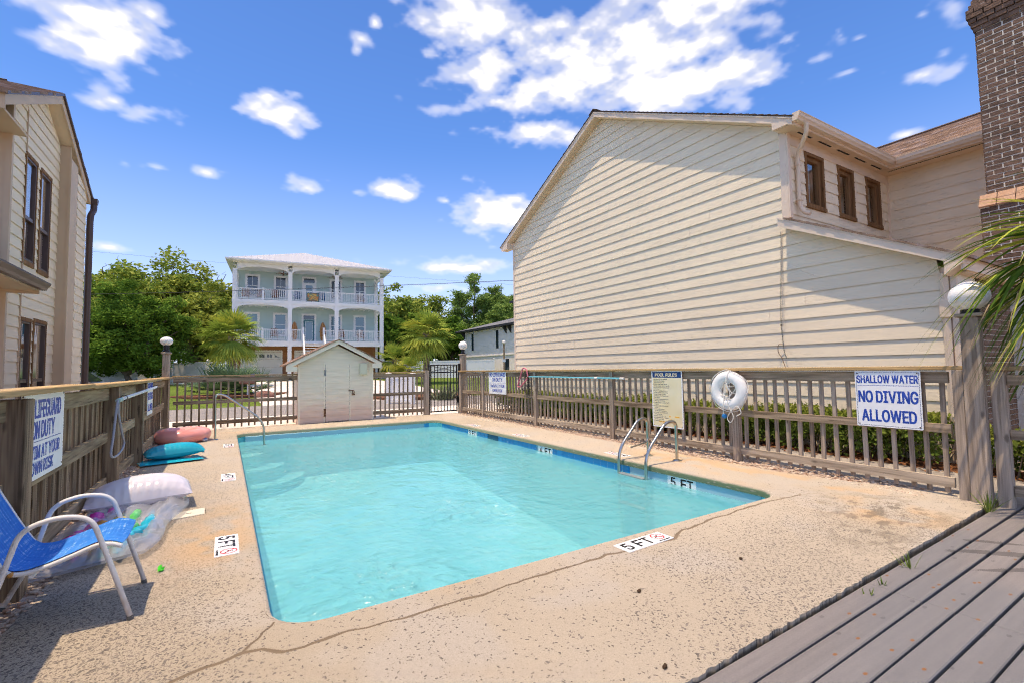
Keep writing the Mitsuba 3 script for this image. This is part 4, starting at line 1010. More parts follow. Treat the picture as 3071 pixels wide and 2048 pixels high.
part(HL, 'front_wall', box(-9, -2.92, 10.03, 10.06, -.1, 5.5), TRIM_B)
# projecting pilaster that carries the gable overhang, and the strip of boards beyond it
part(HL, 'pilaster', FO.box(12.50, 12.52, -.1, zl(12.5)-.03, -.19, 0), TRIM_B)
part(HL, 'pilaster', FO.box(12.48, 12.98, -.1, zl(12.98)-.03, -.03, .012), TRIM_B)
part(HL, 'inner_post', FI.box(12.62, 12.78, -.1, zl(12.7)-.1, 0, .03), TRIM_B)
z = -.1
while z < 5.5:
    t = min(13.72, RY+(zl(RY)-z)/.5); t1 = min(13.72, RY+(zl(RY)-z-.18)/.5)
    if t1 > 13.0: lap(HL, FO, z, z+.18, (12.985, t), (12.985, t1), SIDE_L)
    z += .18
part(HL, 'wall', M().box(XI, XO-.012, 12.99, 13.74, -.1, 5.3), TRIM_B)
# roof
XB = -2.66
for s, ye_ in ((1, 13.95), (-1, 9.05)):
    zt_ = RZ-.5*abs(ye_-RY)
    fr = (YZ, (0, 0, 0))
    part(HL, 'barge_board', M().prism([(RY, RZ-.19), (ye_, zt_-.19), (ye_, zt_-.02), (RY, RZ-.02)], XB-.03, XB, fr), TRIM_B)
    part(HL, 'soffit', M().prism([(RY, RZ-.175), (ye_, zt_-.175), (ye_, zt_-.16), (RY, RZ-.16)], XI-.02, XB-.03, fr), SOFFIT)
    m = M(); nn = int(abs(ye_-RY)/.13)+1
    for q in range(nn):
        y0, y1 = RY+s*q*.13, RY+s*(q+1)*.13
        z0, z1 = RZ-.5*abs(y0-RY), RZ-.5*abs(y1-RY)
        m.prism([(y0, z0-.015), (y1, z1-.015), (y1, z1+.035), (y0, z0+.012)], -9, XB+.03+vary(.008), fr)
    part(HL, 'roof_slope', m, SHING if s < 0 else SHINGD, kind='stuff')
part(HL, 'drip_edge', M().prism([(RY, RZ-.03), (13.98, RZ-.03-.5*2.38), (13.98, RZ+.02-.5*2.38), (RY, RZ+.02)], XB, XB+.035, (YZ, (0, 0, 0))), BROWN_METAL)
part(HL, 'drip_edge', M().prism([(RY, RZ-.03), (9.03, RZ-.03-.5*2.57), (9.03, RZ+.02-.5*2.57), (RY, RZ+.02)], XB, XB+.03, (YZ, (0, 0, 0))), BROWN_METAL)
part(HL, 'ridge_cap', M().prism([(RY-.16, RZ-.05), (RY, RZ+.03), (RY+.16, RZ-.05), (RY+.16, RZ-.02), (RY, RZ+.06), (RY-.16, RZ-.02)], -9, -3.4, (YZ, (0, 0, 0))), SHINGD)
part(HL, 'near_eave', M().box(-9, XB-.03, 9.08, 10.06, 5.0, 5.03).box(-9, XB-.0, 9.05, 9.08, 4.98, 5.22), TRIM_B)
# far gutter and brown downspout
part(HL, 'gutter', M().prism([(0, 0), (.08, 0), (.10, .04), (.15, .10), (.15, .13), (0, .13)], -6, -2.55, (YZ, (0, 13.98, 5.16))), BROWN_METAL)
part(HL, 'downspout', M().tube(arc_path([(-2.62, 14.04, 5.18), (-2.62, 14.04, 5.02), (-2.64, 13.86, 4.86), (-2.64, 13.83, 4.5), (-2.64, 13.83, -.1)], .09, 5), .062, 8), BROWN_METAL, smooth=45)
# windows
for q, (a, b, z0, z1) in enumerate(LW):
    w = numbered(HL+'__window'); t = .035; upper = q < 2
    part(w, 'casing', FI.box(a-.035, b+.035, z0-.075, z0, 0, .03), WINWOOD); part(w, 'casing', FI.box(a-.035, b+.035, z1, z1+.06, 0, .035), WINWOOD)
    part(w, 'casing', FI.box(b, b+.035, z0, z1, 0, .03), WINWOOD); part(w, 'casing', FI.box(a-.035, a, z0, z1, 0, .03), WINWOOD)
    part(w, 'frame', FI.box(a, a+t, z0, z1, -.06, .022), BROWN_METAL); part(w, 'frame', FI.box(b-t, b, z0, z1, -.06, .022), BROWN_METAL)
    part(w, 'frame', FI.box(a+t, b-t, z1-t, z1, -.06, .022), BROWN_METAL); part(w, 'frame', FI.box(a+t, b-t, z0, z0+t, -.06, .022), BROWN_METAL)
    mid = z0+(z1-z0)*(.42 if upper else .40)
    part(w, 'meeting_rail', FI.box(a+t, b-t, mid-.03, mid+.03, -.05, .012), BROWN_METAL)
    def pane(za, zb, o): return M().add([FI.p(a+t, za, o), FI.p(b-t, za, o), FI.p(b-t, zb, o), FI.p(a+t, zb, o)], [[0, 1, 2, 3]])
    part(w, 'pane', pane(mid+.03, z1-t, -.01), 'mat_mirror_pane'); part(w, 'pane', pane(z0+t, mid-.03, -.03), PANE)
    part(w, 'interior', FI.box(a+.01, b-.01, z0+.02, z1-.02, -.35, -.3), DARK if upper else CURTAIN)
# low porch roof with a brown gutter, at the near corner
part(HL, 'porch_roof', M().prism([(-6., 3.75), (-2.44, 2.72), (-2.44, 2.75), (-6., 3.80)], 7.0, 10.02, (np.array([[1, 0, 0], [0, 0, 1], [0, 1, 0.]]), (0, 0, 0))), SHINGD)
part(HL, 'porch_gutter', M().prism([(0, 0), (.07, 0), (.085, .035), (.12, .09), (.12, .115), (0, .115)], 6.5, 10.04, (np.array([[1, 0, 0], [0, 0, 1], [0, 1, 0.]]), (-2.47, 0, 2.60))), BROWN_METAL)
part(HL, 'porch_soffit', M().box(-4.5, -2.475, 7.0, 10.0, 2.585, 2.60).box(-4.5, -2.475, 9.99, 10.02, 2.54, 2.72), TRIM_B)

# ------------------------------------------------------------------ pool shed
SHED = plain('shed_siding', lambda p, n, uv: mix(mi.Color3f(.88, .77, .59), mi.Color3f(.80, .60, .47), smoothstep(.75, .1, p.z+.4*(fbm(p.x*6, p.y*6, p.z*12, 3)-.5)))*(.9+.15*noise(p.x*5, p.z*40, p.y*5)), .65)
SHEDT = plain('shed_trim', (.86, .76, .59), .55)
SH = thing('pool_shed', 'small cream lap-sided pump shed with a padlocked door at the far end of the pool', 'shed')
sy, sx0, sx1, sxc = 12.86, 1.58, 3.40, 2.49
FS = Frame((0, sy, 0), (1, 0, 0), (0, -1, 0)); FSL = Frame((sx0, 0, 0), (0, 1, 0), (-1, 0, 0))
zs_ = lambda x: 1.95-.50*abs(x-sxc)
def shed_span(z):
    a, b = sx0, sx1
    if z > 1.49: d = (1.95-z)/.50; a, b = max(a, sxc-d), min(b, sxc+d)
    if z < 1.47: return [(a, 2.165), (2.825, b)]
    return [(a, b)]
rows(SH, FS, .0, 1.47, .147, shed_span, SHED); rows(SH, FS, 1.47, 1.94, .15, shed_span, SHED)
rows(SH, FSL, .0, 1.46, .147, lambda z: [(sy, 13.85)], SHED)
part(SH, 'wall', M().box(sx0+.011, sx1, sy+.011, 13.85, -.05, 1.45).prism([(sx0+.011, 1.4), (sx1, 1.4), (sx1, 1.49), (sxc, 1.94), (sx0+.011, 1.49)], sy+.011, 13.85, (np.array([[1, 0, 0], [0, 0, 1], [0, 1, 0.]]), (0, 0, 0))), SHEDT)
part(SH, 'corner_board', box(sx0-.02, sx0+.03, sy-.02, sy+.02, -.02, 1.46), SHEDT); part(SH, 'corner_board', box(sx1-.03, sx1+.012, sy-.02, sy+.02, -.02, 1.46), SHEDT)
XZ = np.array([[1, 0, 0], [0, 0, 1], [0, 1, 0.]])
for s, xe in ((-1, 1.27), (1, 3.585)):
    ze = 2.02-.515*abs(xe-sxc)
    part(SH, 'barge_board', M().prism([(sxc, 1.975), (xe, ze-.05), (xe, ze+.045), (sxc, 2.08)], sy-.22, sy-.195, (XZ, (0, 0, 0))), SHEDT)
    part(SH, 'eave_end', M().prism([(xe, ze-.10), (xe-s*.25, ze-.10), (xe-s*.25, ze+.02), (xe, ze+.03)], sy-.216, sy-.15, (XZ, (0, 0, 0))), SHEDT)
    m = M()
    for q in range(10):
        a, b = sxc+(xe-sxc+s*.03)*q/10, sxc+(xe-sxc+s*.03)*(q+1)/10
        za, zb = 2.085-.515*abs(a-sxc), 2.085-.515*abs(b-sxc)
        m.prism([(a, za-.01), (b, zb-.01), (b, zb+.022), (a, za+.006)], sy-.25, 13.95, (XZ, (0, 0, 0)))
    part(SH, 'roof_slope', m, SHING, kind='stuff')
dr_ = numbered(SH+'__door')
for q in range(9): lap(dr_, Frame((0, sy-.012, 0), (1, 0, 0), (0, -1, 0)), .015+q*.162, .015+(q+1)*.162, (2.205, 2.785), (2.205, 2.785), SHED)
part(SH, 'door_frame', M().box(2.165, 2.198, sy-.022, sy+.02, 0, 1.50).box(2.792, 2.825, sy-.018, sy+.02, 0, 1.50).box(2.15, 2.84, sy-.024, sy+.02, 1.485, 1.525), SHEDT)
part(SH, 'door_gap', box(2.198, 2.792, sy-.004, sy+.004, 0, 1.485), DARK)
RUST = plain('rusty_metal', lambda p, n, uv: mix((.09, .04, .02), (.28, .15, .08), noise(p.x*40, p.y*40, p.z*40)), .8)
part(dr_, 'hinge', box(2.17, 2.215, sy-.036, sy-.024, 1.18, 1.32), plain('grey_metal', (.25, .25, .24), .5, .7)); part(dr_, 'hinge', box(2.165, 2.215, sy-.036, sy-.024, .14, .34), RUST)
part(dr_, 'latch', M().box(2.77, 2.90, sy-.044, sy-.026, .77, .79).tube(arc_path([(2.87, sy-.04, .77), (2.87, sy-.04, .70), (2.91, sy-.04, .70), (2.91, sy-.04, .77)], .03), .008, 6).box(2.85, 2.925, sy-.055, sy-.03, .66, .705), RUST)
kb = thing('timer_box', 'cream electrical box on the front of the pool shed right of its door', 'electrical box')
part(kb, 'cover', bevelbox(3.035, 3.235, sy-.115, sy-.02, 1.19, 1.49, .012), plain('cream_plastic', (.66, .64, .47), .45)); part(kb, 'conduit', M().tube([(3.13, sy-.05, 1.19), (3.13, sy-.05, 1.15)], .014, 8), GUTTER)

# ------------------------------------------------------------------ blue house across the road
BLUES = plain('blue_siding', lambda p, n, uv: mi.Color3f(.49, .62, .595)*(.93+.1*noise(p.x*2, p.z*6)), .6)
CEDAR = plain('cedar_siding', lambda p, n, uv: mix((.27, .115, .045), (.40, .19, .08), fbm(p.x*3, p.z*30, 1., 3)), .6)
METALROOF = plain('metal_roof', (.44, .44, .45), .45)
GLASSF = glassmat('far_glass', (.10, .19, .24), .05)
GLASSD = glassmat('far_glass_dark', (.012, .025, .035), .05)
TEAL = plain('teal_paint', (.035, .15, .18), .4)
BO, BU, BN = np.array([4.5, 41.7, 0]), np.array([.9965, -.084, 0]), np.array([-.084, -.9965, 0])
FH = Frame(BO, BU, BN)                       # porch front plane; n towards the road
FWL = Frame(BO-BN*2.4, BU, BN)               # the wall behind the porch
BH = thing('beach_house', 'three storey blue house with white arched porches across the road', 'house')
def bb(n, *a, F=FH, mat=WHITE, lab=None): return part(BH, n, F.box(*a), mat, label=lab)
G0 = .50
COLS = (-3.97, -.08, 3.475, 7.19)
for i_, c in enumerate(COLS): bb('column', c-.15, c+.15, G0, 9.32, -.30, 0)
bb('column', 7.05, 7.25, G0, 9.3, -2.4, -2.2, mat=WHITE); bb('column', -4.05, -3.85, G0, 9.3, -2.4, -2.2)
# beams with arches
def arch(u0, u1, zs, zt, ztop, n):
    t = np.linspace(0, PI, 17)
    pts = [(u0, ztop), (u0, zs)] + [((u0+u1)/2-(u1-u0)/2*math.cos(a), zs+(zt-zs)*math.sin(a)**.8) for a in t[1:-1]] + [(u1, zs), (u1, ztop)]
    part(BH, n, FH.poly(pts, -.22, -.04), WHITE)
for a, b in zip(COLS, COLS[1:]):
    arch(a+.151, b-.151, 9.18, 9.56, 9.80, 'arch'); arch(a+.151, b-.151, 6.22, 6.58, 6.68, 'arch')
bb('beam', -4.12, 7.34, 9.801, 9.98, -.28, .02); bb('beam', -4.13, 7.35, 6.681, 6.95, -.28, .025); bb('beam', -4.13, 7.35, 3.33, 3.75, -.28, .025)
bb('porch_floor', -4.1, 7.3, 6.72, 6.93, -2.39, -.285); bb('porch_floor', -4.1, 7.3, 3.42, 3.73, -2.39, -.285); bb('porch_ceiling', -4.1, 7.3, 9.62, 9.70, -2.39, -.285)
for q in range(26): bb('joist', -3.9+q*.43, -3.85+q*.43, 6.60, 6.719, -2.38, -.29)
# roof: a hipped metal roof with standing seams
e0, e1, d0, d1 = -4.55, 7.90, .62, -9.0
pk = (1.4, 11.9)
C_ = [FH.p(e0, 10.0, d0), FH.p(e1, 10.0, d0), FH.p(e1, 10.0, d1), FH.p(e0, 10.0, d1)]
R1, R2 = FH.p(1.1, 11.85, -3.9), FH.p(1.9, 11.85, -4.6)
part(BH, 'roof', M().add(C_+[R1, R2], [[0, 1, 4, 4], [1, 2, 5, 4], [2, 3, 5, 5], [3, 0, 4, 5]]), METALROOF)
m = M()
for q in range(1, 30):
    u = e0+(e1-e0)*q/30
    t = min((u-e0)/(1.1-e0), (e1-u)/(e1-1.5)); t = min(1, t)
    m.beam(FH.p(u, 10.012, d0), FH.p(u, 10.012+1.85*t, d0+(-3.9-d0)*t), .035, .04)
part(BH, 'roof__standing_seam', m, METALROOF, kind='stuff')
bb('fascia', e0, e1, 9.86, 9.995, d0-.04, d0); bb('gutter', e0-.03, e1+.03, 9.90, 9.99, d0, d0+.12)
part(BH, 'fascia', FH.box(e0, e0+.04, 9.86, 9.995, d1, d0-.04), WHITE); bb('soffit', e0, e1, 9.84, 9.86, d1, d0)
# walls
part(BH, 'siding', FWL.box(-3.95, 7.0, 3.7, 9.62, -6.0, 0), BLUES)
m = M()
for q in range(34): m.hexa([FWL.p(-3.95, 3.75+q*.174, .03), FWL.p(7.0, 3.75+q*.174, .03), FWL.p(7.0, 3.75+q*.174, 0), FWL.p(-3.95, 3.75+q*.174, 0), FWL.p(-3.95, 3.92+q*.174, .006), FWL.p(7.0, 3.92+q*.174, .006), FWL.p(7.0, 3.92+q*.174, 0), FWL.p(-3.95, 3.92+q*.174, 0)])
part(BH, 'lap_boards', m, BLUES, kind='stuff')
bb('corner_trim', 6.98, 7.13, 3.75, 9.6, -.1, .05, F=FWL); bb('corner_trim', -4.05, -3.93, 3.75, 9.6, -.1, .05, F=FWL)
m = M()
for a, b in ((-3.9, -3.62), (-.55, .35), (3.2, 7.1)):
    for q in range(20): m.hexa([FWL.p(a, G0+q*.145, .03), FWL.p(b, G0+q*.145, .03), FWL.p(b, G0+q*.145, 0), FWL.p(a, G0+q*.145, 0), FWL.p(a, G0+.143+q*.145, .006), FWL.p(b, G0+.143+q*.145, .006), FWL.p(b, G0+.143+q*.145, 0), FWL.p(a, G0+.143+q*.145, 0)])
part(BH, 'cedar_boards', m, CEDAR, kind='stuff')
part(BH, 'lower_wall', FWL.box(-3.9, 7.1, G0, 3.42, -5, 0), CEDAR)
# garage doors
def garage(u0, u1):
    k = numbered(BH+'__garage_door')
    F = FWL
    part(k, 'frame', F.box(u0-.12, u0, G0, 2.95, 0, .10), WHITE); part(k, 'frame', F.box(u1, u1+.12, G0, 2.95, 0, .10), WHITE); part(k, 'frame', F.box(u0-.12, u1+.12, 2.95, 3.10, 0, .10), WHITE)
    for q in range(4):
        z = G0+.02+q*.605
        part(k, 'panel', F.box(u0, u1, z, z+.59, .01, .05), WHITE)
        for r in range(5):
            w = (u1-u0)/5; a = u0+r*w+.07
            if q < 3: part(k, 'panel_field', F.box(a, a+w-.14, z+.12, z+.47, .05, .058), WHITE)
            else:
                c = a+w/2-.07; hw = w/2-.09
                pts = {0: [(c-hw, z+.17), (c+hw, z+.17), (c+hw, z+.42)], 4: [(c-hw, z+.42), (c-hw, z+.17), (c+hw, z+.17)]}.get(r, [(c-hw, z+.17), (c+hw, z+.17), (c+hw, z+.43), (c-hw, z+.43)])
                part(k, 'pane', F.poly(pts, .05, .056), GLASSD)
                part(k, 'muntin', F.box(c-.02, c+.02, z+.17, z+.40, .056, .064), WHITE)
garage(-3.50, -.68); garage(.45, 3.1)
bb('trim', 4.4, 6.0, 2.85, 3.05, 0, .05, F=FWL)
# windows and doors on the two porches
def bwin(u0, u1, z0, z1, glass, grid=True):
    k = numbered(BH+'__window'); t = .17; F = FWL
    part(k, 'casing', F.box(u0, u0+t, z0, z1, .0, .06), WHITE); part(k, 'casing', F.box(u1-t, u1, z0, z1, .0, .06), WHITE)
    part(k, 'casing', F.box(u0+t, u1-t, z1-t, z1, .0, .06), WHITE); part(k, 'casing', F.box(u0+t, u1-t, z0, z0+.12, .0, .06), WHITE)
    part(k, 'pane', F.box(u0+t, u1-t, z0+.12, z1-t, .005, .035), glass)
    mz = (z0+z1)/2
    part(k, 'meeting_rail', F.box(u0+t, u1-t, mz-.03, mz+.03, .03, .05), WHITE)
    if grid: part(k, 'muntin', F.box((u0+u1)/2-.018, (u0+u1)/2+.018, mz+.03, z1-t, .034, .048), WHITE)
for a, b in ((-3.39, -2.30), (-1.29, -.22), (3.12, 4.18), (5.17, 6.22)):
    bwin(a, b, 7.45, 9.36, GLASSD); bwin(a-.02, b, 4.25, 6.22, GLASSF, False)
def bdoor(z0, z1, mat, glass):
    k = numbered(BH+'__door'); F = FWL; a, b = .88, 2.04
    part(k, 'casing', F.box(a, a+.15, z0, z1, 0, .06), WHITE); part(k, 'casing', F.box(b-.15, b, z0, z1, 0, .06), WHITE); part(k, 'casing', F.box(a+.15, b-.15, z1-.15, z1, 0, .06), WHITE)
    part(k, 'transom', F.box(a+.15, b-.15, z1-.50, z1-.15, .01, .03), GLASSD); part(k, 'leaf', F.box(a+.15, b-.15, z0, z1-.55, .01, .04), mat)
    part(k, 'pane', F.box(a+.31, b-.31, z0+.25, z1-.72, .04, .048), glass); part(k, 'pane_trim', F.box(a+.27, b-.27, z0+.21, z1-.68, .036, .044), WHITE)
bdoor(6.95, 9.42, WHITE, GLASSF); bdoor(3.76, 6.22, TEAL, GLASSF)
# railings
def railing(F, u0, u1, z, off, name='railing'):
    k = numbered(BH+'__'+name)
    part(k, 'rail', F.box(u0, u1, z+.84, z+.90, off-.05, off+.03), WHITE); part(k, 'rail', F.box(u0, u1, z+.07, z+.12, off-.04, off+.02), WHITE)
    n = max(2, int((u1-u0)/.135)); m = M()
    for q in range(n):
        u = u0+(q+.5)*(u1-u0)/n; a = F.box(u-.021, u+.021, z+.12, z+.84, off-.031, off+.011); m.add(np.vstack(a.v), np.vstack(a.f))
    part(k, 'balusters', m, WHITE, kind='stuff')
    c = (u0+u1)/2
    if u1-u0 > 2: part(k, 'newel', F.box(c-.05, c+.05, z, z+1.0, off-.06, off+.04), WHITE)
for a, b in zip(COLS, COLS[1:]): railing(FH, a+.151, b-.151, 6.95, -.12)
railing(FH, COLS[0]+.151, COLS[1]-.151, 3.76, -.12); railing(FH, COLS[1]+.151, .86, 3.76, -.12); railing(FH, 2.45, COLS[2]-.151, 3.76, -.12); railing(FH, COLS[2]+.151, COLS[3]-.151, 3.76, -.12)
# front stair coming down towards the road
st = numbered(BH+'__stair')
for q in range(14): part(st, 'tread', FH.box(.98, 2.35, 3.55-q*.215, 3.60-q*.215, .03+q*.26, .33+q*.26), WHITE)
for u in (.86, 2.42):
    part(st, 'stringer', M().beam(FH.p(u+.05, 3.5, .0), FH.p(u+.05, .62, 3.6), .06, .30, (0, 0, 1)) if False else M().beam(FH.p(u+.05, 3.52, .0), FH.p(u+.05, .62, 3.6), .28, .06, (0, 0, 1)), WHITE)
    part(st, 'handrail', M().beam(FH.p(u+.05, 4.62, .0), FH.p(u+.05, 1.72, 3.6), .08, .09, (0, 0, 1)), WHITE)
    m = M()
    for q in range(22):
        t = (q+.5)/22; m.beam(FH.p(u+.05, 3.55-2.9*t, 3.6*t), FH.p(u+.05, 4.60-2.9*t, 3.6*t), .045, .045, BU)
    part(st, 'balusters', m, WHITE, kind='stuff')
    part(st, 'newel', FH.box(u-.02, u+.12, 3.7, 4.85, -.05, .10), WHITE); part(st, 'newel', FH.box(u-.02, u+.12, .55, 1.95, 3.5, 3.65), WHITE)
# corner brackets at the right end
for z in (9.15, 6.15): part(BH, 'bracket', M().tube(smooth_path([FH.p(7.05, z+.10, -.35), FH.p(6.98, z+.02, -.9), FH.p(6.95, z-.2, -1.6), FH.p(6.98, z-.55, -2.1)], 5), .09, 6), WHITE)
# surfboards, plaque, chairs, fan: things on the porch
SURF = plain('surfboard', lambda p, n, uv: mix((.30, .10, .02), (.50, .22, .05), smoothstep(.3, .6, dr.abs(dr.sin(p.x*22)))), .25)
for u, lab in ((.32, 'brown striped surfboard leaning on the porch wall left of the teal door'), (2.57, 'brown striped surfboard leaning on the porch wall right of the teal door')):
    t = np.linspace(-1, 1, 21); hw = .235*(1-np.abs(t)**2.6)**.75
    pts = [(u+w, 4.65+.86*a) for a, w in zip(t, hw)] + [(u-w, 4.65+.86*a) for a, w in zip(t[::-1], hw[::-1])][1:-1]
    g = Polygon(pts).buffer(0)
    whole('surfboard', M().prism(g, .14, .20, (np.array([BU, [0, 0, 1], BN]), FWL.o)), SURF, lab, 'surfboard', 'surfboards by the teal door')
PLQ = plain('plaque_colors', lambda p, n, uv: mix(mix((.10, .20, .19), (.45, .16, .05), smoothstep(.4, .6, noise(p.x*9, p.z*12, 2.))), (.55, .42, .10), smoothstep(.55, .7, noise(p.x*13, p.z*16, 5.))), .6)
k = thing('house_sign', 'colourful carved sign on the middle of the upper porch railing', 'sign')
part(k, 'panel', FH.box(1.19, 2.06, 7.03, 7.66, -.08, -.03), PLQ); part(k, 'frame', M().prism(sbox(1.16, 7.0, 2.09, 7.69).difference(sbox(1.21, 7.06, 2.04, 7.63)), -.075, -.015, (np.array([BU, [0, 0, 1], BN]), FH.o)), plain('dark_teal', (.05, .10, .10), .6))
CHW = plain('porch_chair_wood', (.22, .075, .03), .6); CHB = plain('porch_chair_blue', (.02, .10, .25), .6)
def porch_chair(u, z, mat, lab):
    k = thing('porch_chair', lab, 'chair', 'chairs on the porches of the blue house')
    part(k, 'seat', FH.box(u-.27, u+.27, z+.40, z+.45, -1.5, -1.0), mat)
    for q in range(5): part(k, 'back_slat', FH.box(u-.25+q*.105, u-.17+q*.105, z+.45, z+1.08, -1.56, -1.52), mat)
    for a in (-.25, .22): part(k, 'leg', FH.box(u+a, u+a+.04, z, z+.62, -1.05, -1.0), mat); part(k, 'leg', FH.box(u+a, u+a+.04, z, z+.45, -1.55, -1.5), mat)
    for a in (-.30, .22): part(k, 'arm', FH.box(u+a, u+a+.08, z+.62, z+.65, -1.55, -.98), mat)
porch_chair(-1.2, 3.76, CHW, 'brown slatted chair on the lower porch left of the first surfboard')
porch_chair(4.0, 3.76, CHW, 'brown slatted chair on the lower porch behind the third column')
porch_chair(5.6, 3.76, CHW, 'brown slatted chair on the right of the lower porch')
porch_chair(-3.3, 6.95, CHW, 'brown slatted chair at the left end of the upper porch'); porch_chair(-2.2, 6.95, CHW, 'second brown slatted chair from the left on the upper porch'); porch_chair(-1.2, 6.95, CHW, 'brown slatted chair on the upper porch left of the second column')
porch_chair(.5, 6.95, CHB, 'blue chair on the upper porch left of the carved sign'); porch_chair(2.4, 6.95, CHB, 'blue chair on the upper porch right of the carved sign'); porch_chair(5.6, 6.95, CHW, 'brown slatted chair at the right end of the upper porch')
for u, lab in ((-.55, 'dark ceiling fan in the left bay of the upper porch'), (3.5, 'dark ceiling fan in the right bay of the upper porch')):
    k = thing('ceiling_fan', lab, 'ceiling fan', 'ceiling fans of the upper porch'); c = FH.p(u, 9.33, -1.2)
    part(k, 'rod', M().tube([c, c+[0, 0, .3]], .03, 6), CHW)
    for q in range(5):
        a = q*2*PI/5+.3; part(k, 'blade', M().beam(c+np.array([math.cos(a)*.1, math.sin(a)*.1, 0]), c+np.array([math.cos(a)*.65, math.sin(a)*.65, -.02]), .14, .015, (-math.sin(a), math.cos(a), 0)), CHW)

# ------------------------------------------------------------------ white stucco house
STUCCO = bumpy('stucco', lambda p, n, uv: mi.Color3f(.74, .70, .65)*(.94+.1*noise(p.x*1.5, p.y*1.5, p.z*1.5)), lambda p, n, uv: fbm(p.x*6, p.y*6, p.z*6, 2)*.01, .8, 1., .01, .1)
STUCCO2 = plain('grey_stucco', (.72, .70, .67), .8); ROOFG = plain('grey_roof', lambda p, n, uv: mi.Color3f(.12, .125, .135)*(.8+.4*noise(p.x*8, p.y*8, p.z*8)), .9)
DKTRIM = plain('dark_trim', (.025, .026, .032), .5)
WH = thing('stucco_house', 'white stucco house with a dark roof trim and slit windows beyond the gate', 'house')
FX = Frame((21.5, 0, 0), (0, 1, 0), (-1, 0, 0))
part(WH, 'lower_wall', box(21.5, 32, 30, 45.2, 0, 2.5), STUCCO); part(WH, 'upper_wall', box(21.5, 32, 30, 45.2, 2.56, 5.0), STUCCO2)
part(WH, 'band', box(21.42, 32, 30, 45.25, 2.50, 2.60), STUCCO); part(WH, 'top_storey', box(23.0, 31, 30, 35.9, 5.3, 7.2), STUCCO2)
part(WH, 'eave_trim', box(20.9, 32, 30, 46.2, 5.02, 5.18), DKTRIM)
part(WH, 'roof', M().add([(20.9, 29.9, 5.18), (20.9, 46.2, 5.18), (32, 46.2, 5.18), (32, 29.9, 5.18), (26, 36, 6.6), (26, 40, 6.6)], [[0, 1, 5, 4], [1, 2, 5, 5], [2, 3, 4, 5], [3, 0, 4, 4]]), ROOFG)
part(WH, 'upper_eave', box(22.2, 31.5, 29.5, 37.0, 7.2, 7.36), DKTRIM); part(WH, 'upper_roof', M().add([(22.2, 29.5, 7.36), (22.2, 37, 7.36), (31.5, 37, 7.36), (31.5, 29.5, 7.36), (26.5, 33, 8.4), (27, 33, 8.4)], [[0, 1, 5, 4], [1, 2, 5, 5], [2, 3, 4, 5], [3, 0, 4, 4]]), ROOFG)
for y in (45.0, 36.4, 35.6): part(WH, 'bracket', M().prism([(0, 4.35), (-.45, 4.98), (0, 4.98)], y-.07, y+.07, (np.array([[1, 0, 0], [0, 0, 1], [0, 1, 0.]]), (21.5, 0, 0))), DKTRIM)
for a, b, z0, z1 in ((42.95, 43.36, 3.14, 4.77), (37.87, 38.27, 3.14, 4.78), (38.7, 39.35, 1.1, 2.14), (36.0, 36.7, 1.1, 2.14)):
    k = numbered(WH+'__window'); part(k, 'frame', FX.box(a, b, z0, z1, -.05, .03), DKTRIM); part(k, 'pane', FX.box(a+.06, b-.06, z0+.06, z1-.06, .03, .035), GLASSD)
k = thing('utility_post', 'thin wooden post with a small white tag before the stucco house', 'post')
part(k, 'post', M().tube([(17.2, 29.5, .3), (17.2, 29.5, 3.05)], .07, 8), W_Z); part(k, 'top', M().blob((17.2, 29.5, 3.15), (.14, .14, .13), 1), STUCCO); part(k, 'tag', box(17.0, 17.25, 29.38, 29.42, 1.75, 1.95), SIGNW)

# ------------------------------------------------------------------ white vinyl fences and gates
def vinyl(p, q, z, h, n, lab, gates=()):
    k = thing('vinyl_fence', lab, 'fence')
    p, q = np.array(p, float), np.array(q, float); L = np.linalg.norm(q-p); u = (q-p)/L
    nrm = np.array([u[1], -u[0]])
    F = Frame((*p, 0), (*u, 0), (*nrm, 0))
    for i in range(n+1):
        a = L*i/n; zz = float(gz(*(p+u*a))) if z is None else z
        part(k, 'post', F.box(a-.07, a+.07, zz-.1, zz+h+.10, -.07, .07), VINYL); part(k, 'post_cap', M().hexa([F.p(a-.09, zz+h+.1, .09), F.p(a+.09, zz+h+.1, .09), F.p(a+.09, zz+h+.1, -.09), F.p(a-.09, zz+h+.1, -.09), F.p(a-.02, zz+h+.17, .02), F.p(a+.02, zz+h+.17, .02), F.p(a+.02, zz+h+.17, -.02), F.p(a-.02, zz+h+.17, -.02)]), VINYL)
    for i in range(n):
        if i in gates: continue
        a, b = L*i/n+.07, L*(i+1)/n-.07; zz = float(gz(*(p+u*(a+b)/2))) if z is None else z
        part(k, 'panel', F.box(a, b, zz+.10, zz+h-.08, -.018, .018), VINYL); part(k, 'rail', F.box(a, b, zz+h-.1, zz+h, -.035, .035), VINYL); part(k, 'rail', F.box(a, b, zz+.02, zz+.12, -.035, .035), VINYL)
    return k, F, L
